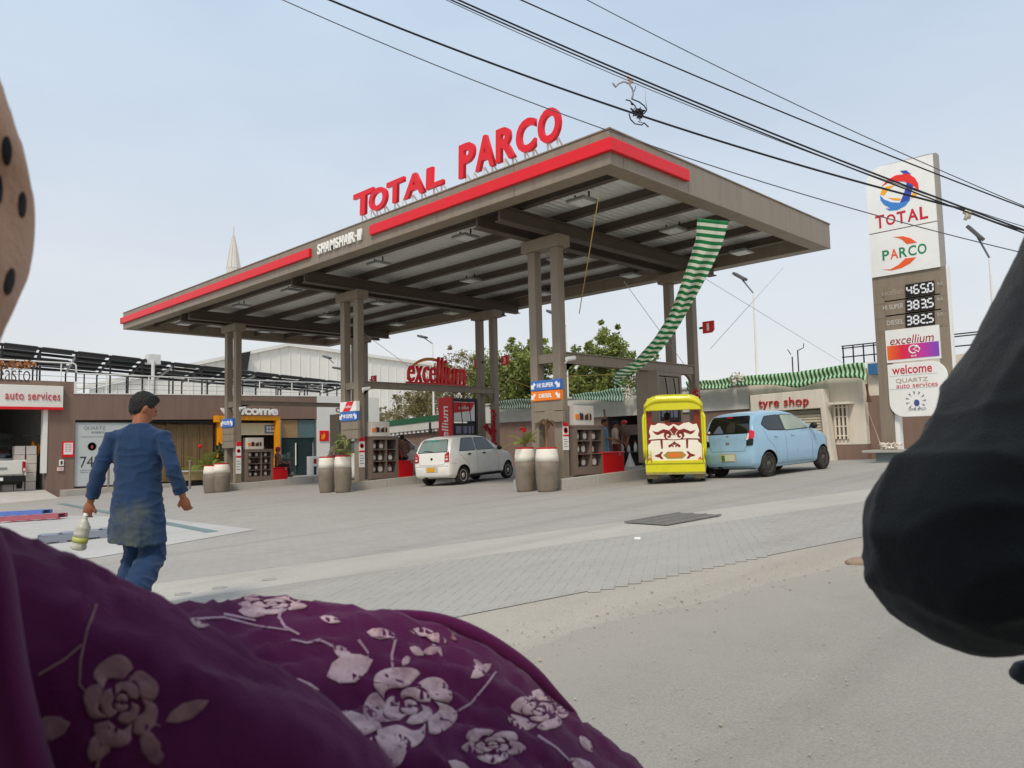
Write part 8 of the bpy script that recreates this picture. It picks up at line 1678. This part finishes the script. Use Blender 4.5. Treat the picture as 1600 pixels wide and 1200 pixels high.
# near drape over her back and arm
nr_top = [(-160, 770), (-60, 795), (0, 818), (60, 838), (130, 868), (200, 905), (270, 939), (330, 972), (400, 1018), (460, 1050), (520, 1090), (600, 1170), (660, 1260), (700, 1350)]
def shift(r, dx, dy, d): return [(x + dx * (.3 + .7 * i / len(r)), y + dy, d) for i, (x, y) in enumerate(r)]
rows = [shift(nr_top, -20, 70, .72), shift(nr_top, -4, 16, .665)] + [shift(nr_top, 0, 0, .635), shift(nr_top, -6, 10, .605), shift(nr_top, -30, 60, .56), shift(nr_top, -70, 150, .53), shift(nr_top, -120, 270, .51), shift(nr_top, -170, 420, .50), shift(nr_top, -220, 640, .50)]
d1, b1 = grid_mesh(rows, 90, 'dress_sleeve', PURPLE, wo_t, .006, .008, 2)
# left edge fold in front
fl = [(-60, 780), (-8, 815), (10, 850), (22, 900), (30, 960), (42, 1040), (60, 1120), (90, 1220), (110, 1300)]
rows = [[(x + 4, y + 4, .52) for x, y in fl], [(x, y, .495) for x, y in fl], [(x - 25, y + 6, .478) for x, y in fl], [(x - 70, y + 10, .472) for x, y in fl], [(x - 160, y + 20, .48) for x, y in fl]]
d3, b3 = grid_mesh(rows, 50, 'dress_fold', PURPLE, wo_t, .006)
# lap: bright cloth over the knee with a dark rolled rim behind
lap = [(180, 945), (270, 938), (330, 931), (400, 926), (440, 924), (480, 934), (560, 942), (620, 952), (690, 973), (760, 1006), (830, 1056), (880, 1096), (950, 1148), (1020, 1202), (1110, 1280)]
rim = [(180, 960), (270, 948), (330, 938), (400, 931), (440, 930), (480, 938), (560, 943), (620, 950), (700, 966), (775, 1000), (845, 1050), (893, 1092), (962, 1145), (1030, 1199), (1120, 1276)]
def mid(a, b, f, d, dy=0): return [(p[0] + (q[0] - p[0]) * f, p[1] + (q[1] - p[1]) * f + dy, d) for p, q in zip(a, b)]
low = [(300, 1130), (330, 1120), (360, 1120), (395, 1125), (430, 1130), (480, 1140), (540, 1150), (590, 1160), (640, 1170), (700, 1180), (760, 1190), (800, 1210), (850, 1240), (900, 1270), (960, 1310)]
bot = [(300, 1400), (340, 1390), (370, 1390), (400, 1390), (440, 1390), (490, 1400), (540, 1400), (590, 1400), (640, 1400), (690, 1400), (740, 1400), (780, 1400), (830, 1400), (880, 1420), (930, 1440)]
dl = lambda r, d: [(x, y, d) for x, y in r]
rows = [mid(lap, low, -.0, 1.10, 150), mid(lap, low, -.0, 1.04, 40), dl(lap, 1.0), mid(lap, low, .06, .955), mid(lap, low, .22, .90), mid(lap, low, .45, .85), mid(lap, low, .7, .80), dl(low, .74), mid(low, bot, .5, .70), dl(bot, .68)]
d2, b2 = grid_mesh(rows, 90, 'dress_skirt', PURPLE, wo_t, .007, .017, 8)
# rolled hem standing up behind the lap
hm = [(590, 950), (640, 953), (690, 962), (740, 982), (790, 1012), (838, 1048), (866, 1080), (905, 1112)]
Pt = [dep(x, y + 8, 1.02) for x, y in hm]; m_ = MB(); rr_ = [.004, .008, .011, .012, .012, .011, .008, .003]; m_.tube(Pt, rr_, 12); he = m_.build('dress_hem', PURPLE, wo_t, smooth=True); he.modifiers.new('s', 'SUBSURF').levels = 2
# flowered print
PRN = mat('print_rose', srgb(200, 172, 176), .9, var=.12, scale=60, spec=.1, dirt=(srgb(110, 62, 94), .95, 34)); PRN2 = mat('print_shaded', srgb(146, 112, 114), .9, var=.2, scale=60, spec=.1, dirt=(srgb(64, 28, 56), .95, 30)); PRN3 = mat('print_stem', srgb(170, 138, 156), .85, var=.15, scale=40)  # second tone puts the near drape's shade into the print colour
def ribbon(pts, w):
    L_, R_ = [], []
    for i, p in enumerate(pts):
        a = Vector(pts[max(i - 1, 0)]); b = Vector(pts[min(i + 1, len(pts) - 1)]); d = (b - a).normalized(); n_ = Vector((-d.y, d.x)); ww = w * (1 - .5 * i / len(pts)); L_.append(tuple(Vector(p) + n_ * ww)); R_.append(tuple(Vector(p) - n_ * ww))
    return L_ + R_[::-1]
def leaf(x, y, L, w, rot): return [(x + u * L * math.cos(rot) - v * w * math.sin(rot), y + u * L * math.sin(rot) + v * w * math.cos(rot)) for u, v in ((0, 0), (.2, .7), (.5, 1), (.8, .6), (1, 0), (.8, -.6), (.5, -1), (.2, -.7))]
def petal(cx, cy, r0_, r1_, a0_, a1_, sx=1., sy=1.):
    n_ = 9; T_ = np.linspace(0, 1, 13); o_ = []; i_ = []
    for t_ in T_:
        a = a0_ + (a1_ - a0_) * t_; ro_ = r1_ * (.80 + .22 * math.sin(PI * t_) ** .7 + .03 * math.sin(9 * t_ + cx)); ri_ = r0_ * (1 + .10 * math.sin(7 * t_ + cy)); o_.append((cx + sx * ro_ * math.cos(a), cy + sy * ro_ * math.sin(a))); i_.append((cx + sx * ri_ * math.cos(a - .25), cy + sy * ri_ * math.sin(a - .25)))
    return o_ + i_[::-1]
def rose(bvh, par, cx, cy, r, rot, mt_, sx=1., sy=1.):
    for k, (ri, ro_, a, w) in enumerate(((.56, 1, .1, 1.15), (.60, 1.1, 1.4, 1.2), (.55, .95, 2.7, 1.15), (.60, 1.12, 3.95, 1.2), (.54, .98, 5.2, 1.1), (.26, .52, .5, 1.7), (.24, .55, 2.6, 1.8), (.26, .52, 4.7, 1.8), (.05, .22, 1.2, 2.7), (.05, .20, 4.3, 2.5))): decal(bvh, petal(cx, cy, ri * r, ro_ * r, rot + a - w / 2, rot + a + w / 2, sx, sy), 'printed_petal', mt_, par, step=max(4, r * .10))
D = lambda b, poly, mt_, par, nm_='printed_leaf': decal(b, poly, nm_, mt_, par, step=5)
for cx, cy, r, rot, sx, sy in ((640, 1105, 72, .4, 1.05, .8), (842, 1112, 44, 1.0, 1.1, .7), (425, 944, 48, .3, 1.15, .3), (545, 1185, 85, .8, 1.1, .75), (770, 1165, 42, .2, 1.2, .6)): rose(b2, d2, cx, cy, r, rot, PRN, sx, sy)
D(b2, leaf(510, 1058, 78, 24, -.35), PRN, d2); D(b2, leaf(372, 955, 50, 10, .05), PRN, d2); D(b2, leaf(572, 988, 46, 9, .1), PRN, d2); D(b2, leaf(430, 1068, 70, 13, .15), PRN, d2); D(b2, leaf(640, 985, 42, 7, .15), PRN, d2)
for p in (leaf(640, 1012, 26, 7, .5), leaf(660, 1020, 30, 7, -.2), leaf(675, 1006, 26, 6, .9), leaf(660, 986, 44, 8, .45), leaf(640, 1025, 20, 6, 2.2), leaf(890, 1185, 60, 12, .6)): D(b2, p, PRN, d2)
for pts, w in (([(440, 950), (436, 965), (445, 980), (468, 992)], 3), ([(600, 985), (618, 1000), (612, 1025), (614, 1050)], 3), ([(300, 968), (350, 965), (400, 978), (450, 985)], 2), ([(350, 960), (400, 970)], 2)): D(b2, ribbon(pts, w), PRN3, d2, 'printed_stem')
rose(b1, d1, 190, 1098, 62, .5, PRN2, 1, 1.05); D(b1, leaf(225, 1140, 60, 16, 1.2), PRN2, d1); D(b1, leaf(258, 1128, 76, 14, -.45), PRN2, d1); D(b1, leaf(140, 1190, 60, 18, -1.0), PRN2, d1); D(b1, leaf(110, 1130, 70, 20, 2.9), PRN2, d1); D(b1, leaf(295, 968, 34, 9, .3), PRN, d1); D(b1, leaf(240, 1170, 28, 14, 1.3), PRN2, d1)
for pts, w in (([(150, 945), (136, 985), (126, 1030), (124, 1070), (145, 1095)], 2.2), ([(60, 1055), (100, 1032), (128, 1008)], 2), ([(225, 1120), (250, 1135)], 2), ([(160, 1160), (150, 1210)], 2.4)): D(b1, ribbon(pts, w), PRN2, d1, 'printed_stem')
for x, y, L_, w_, ro_ in ((520, 1010, 40, 9, .6), (560, 1125, 46, 10, 2.4), (735, 1060, 40, 9, -.6), (700, 1190, 46, 10, .5), (480, 1120, 36, 8, 2.0), (905, 1150, 34, 8, .9), (880, 1090, 26, 6, .4), (500, 965, 34, 6, .2), (740, 1030, 30, 7, 1.0)): D(b2, leaf(x, y, L_, w_, ro_), PRN, d2)
for pts in ([(520, 1010), (500, 1000), (480, 1005), (455, 1000)], [(700, 1120), (735, 1100), (760, 1070), (775, 1050)], [(560, 1125), (540, 1140), (520, 1150)], [(840, 1150), (870, 1170), (890, 1190)], [(560, 1000), (575, 1020), (570, 1045)]): D(b2, ribbon(pts, 2.2), PRN3, d2, 'printed_stem')
D(b2, leaf(700, 982, 24, 6, 1.0), PRN2, d2)
# --- driver in black at the right edge: only sleeve and elbow in view
BSL = mat('black_cotton', srgb(33, 37, 39), .92, var=.2, scale=10, bump=.3, bscale=420, spec=.1, sheen=.12)
dv0 = dep(1980, 900, .95)
dv = thing('person', 'driver in a black long sleeved shirt, bent elbow reaching into the picture', 'person', (dv0.x, dv0.y, .3), 0)
tk = .82; k1 = tk / F
dvb = MB(); sh0 = dep(1830, 250, .86); el0 = dep(1535, 848, .80); wr0 = dep(1850, 935, 1.0); 
dvb.tube([sh0, sh0.lerp(el0, .5), el0, el0.lerp(wr0, .4), wr0], [.055, .05, .042, .043, .028], 12); hand(dvb, wr0, el0, 1.0, .8, 1)
cht = dep(2120, 420, .92); plv = dep(2150, 1150, .95); dvb.ell(cht, (.18, .13, .22), None, 14, 10); dvb.ell(cht.lerp(plv, .5), (.16, .13, .26), None, 14, 10); dvb.ell(plv, (.18, .14, .16), None, 14, 10); dvb.tube([sh0, cht + Vector((0, 0, .1))], [.06, .08], 10); hh = cht + Vector((0, 0, .42)); dvb.ell(hh, (.075, .092, .115), None, 14, 10); dvb.tube([cht + Vector((0, 0, .15)), hh], [.06, .055], 10)
for s_ in (-1, 1): kk = plv + FW * .12 + RT * (.14 + .12 * s_); dvb.tube([plv, kk, kk - Vector((0, 0, .4))], [.085, .06, .04], 10)
bo = dvb.build('body', SKIN, dv, smooth=True); fuse(bo, .012, 3)
hr = MB(); hr.ell(hh + Vector((0, 0, .03)), (.085, .1, .1), None, 14, 10); hr.build('hair', HAIR, dv, smooth=True)
sl_ = MB(); px_r = lambda x, y, r, t: (dep(x, y, t), r * t / F)
path = [(1880, 215, 165, .88), (1772, 432, 165, .86), (1682, 606, 163, .84), (1604, 752, 164, .82), (1556, 822, 168, .80), (1530, 848, 166, .80), (1560, 872, 135, .80), (1650, 895, 118, .84), (1760, 915, 100, .92), (1840, 930, 80, .98)]
pp_ = [px_r(*p) for p in path]; sl_.tube([p for p, _ in pp_], [r for _, r in pp_], 30)
p, r = px_r(1533, 848, 176, .80); sl_.ell(p, (r, r, r), None, 24, 14)
p, r = px_r(1490, 945, 60, .79); sl_.ell(p, (r * 1.3, r, r * .8), None, 16, 10)
p, r = px_r(2100, 440, 330, .92); sl_.ell(p, (r * .8, r * .6, r), None, 18, 12); p, r = px_r(2140, 900, 300, .94); sl_.ell(p, (r * .8, r * .6, r * 1.3), None, 18, 12)
so = sl_.build('shirt', BSL, dv, smooth=True); fuse(so, .0065, 8); 
axd = (el0 - sh0).normalized(); axs = axd.cross(FW).normalized(); axf = axs.cross(axd)
def sleeve_fold(p):
    q = p + Vector((dv0.x, dv0.y, .3)) - el0; u, v, w = q.dot(axd), q.dot(axs), q.dot(axf)
    e_ = math.exp(-(u / .16) ** 2)           # creases gather round the elbow, long folds run down the arm
    return .009 * (ridge(Vector((u * 3.2, v * 9 + u * 4, w * 9))) - .25) + .0065 * e_ * (ridge(Vector((u * 15 + v * 7, v * 6, w * 6 + 4))) - .35) + .0012 * noise.noise(q * 70)
sculpt(so, sleeve_fold)
tm = MB(); tm.ell(plv, (.2, .16, .17), None, 14, 10)
for s_ in (-1, 1): kk = plv + FW * .12 + RT * (.14 + .12 * s_); tm.tube([plv, kk, kk - Vector((0, 0, .36))], [.1, .075, .06], 10)
fuse(tm.build('trousers', BSL, dv, smooth=True), .014, 3)
# black lever tip below the elbow
lv = thing('brake_lever', 'black rounded lever tip below the black sleeve at the picture edge', 'lever', dep(1600, 1045, .9)); m_ = MB(); P = [dep(1592, 1052, .90), dep(1606, 1050, .90), dep(1640, 1040, .91), dep(1760, 1010, .95), dep(1900, 990, 1.0)]; m_.tube([dep(1580, 1053, .90)] + P, [.005, .0125, .0135, .0105, .009, .009], 12); m_.build('lever_arm', mat('lever_rubber', srgb(42, 44, 50), .55, var=.15), lv, smooth=True); m_ = MB(); m_.tube([dep(1720, 1085, .98), dep(1960, 1040, 1.04)], .017, 12); m_.build('grip', BLACK, lv, smooth=True)

# --- unseen roof and back curtain, added to shade the purple cloth and black sleeve
rf = thing('added_shade_roof', 'added dark canvas roof, out of view, that shades the two passengers', 'roof', (0, 0, 1.95)); m_ = MB()
hf = FW.copy(); hf.z = 0; hf.normalize(); hr_ = Vector((hf.y, -hf.x, 0))
def rp_(u, v, z): p = hr_ * u + hf * v; return (p.x, p.y, z)
V = []; nu = 10
for z in (0, -.04):
    for v in (-1.0, .22):
        for k in range(nu + 1): u = -1.15 + 2.6 * k / nu; V.append(rp_(u, v, 1.93 + z - .12 * abs((u - .15) / 1.3) ** 3))
n1 = nu + 1
m_.add(V, [(k, k + 1, n1 + k + 1, n1 + k) for k in range(nu)] + [(2 * n1 + k, 3 * n1 + k, 3 * n1 + k + 1, 2 * n1 + k + 1) for k in range(nu)] + [(n1 + k, n1 + k + 1, 3 * n1 + k + 1, 3 * n1 + k) for k in range(nu)] + [(k, 2 * n1 + k, 2 * n1 + k + 1, k + 1) for k in range(nu)])
m_.build('canvas', flat('dark_canvas', srgb(54, 44, 42), .9), rf, smooth=True)
m_ = MB()
for u in (-1.1, 1.4): m_.tube([rp_(u, -.98, .3), rp_(u, -.98, 1.85)], .02, 8)
m_.build('post', DARKST, rf)
m_ = MB(); m_.add([rp_(-1.1, -1.0, .35), rp_(1.4, -1.0, .35), rp_(1.4, -1.0, 1.85), rp_(-1.1, -1.0, 1.85), rp_(-1.1, -1.03, .35), rp_(1.4, -1.03, .35), rp_(1.4, -1.03, 1.85), rp_(-1.1, -1.03, 1.85)], [(0, 1, 2, 3), (7, 6, 5, 4), (0, 4, 5, 1), (2, 6, 7, 3)]); m_.build('added_shade_curtain', flat('dark_canvas', srgb(54, 44, 42), .9), rf)  # added curtain behind the camera, keeps light off the near cloth
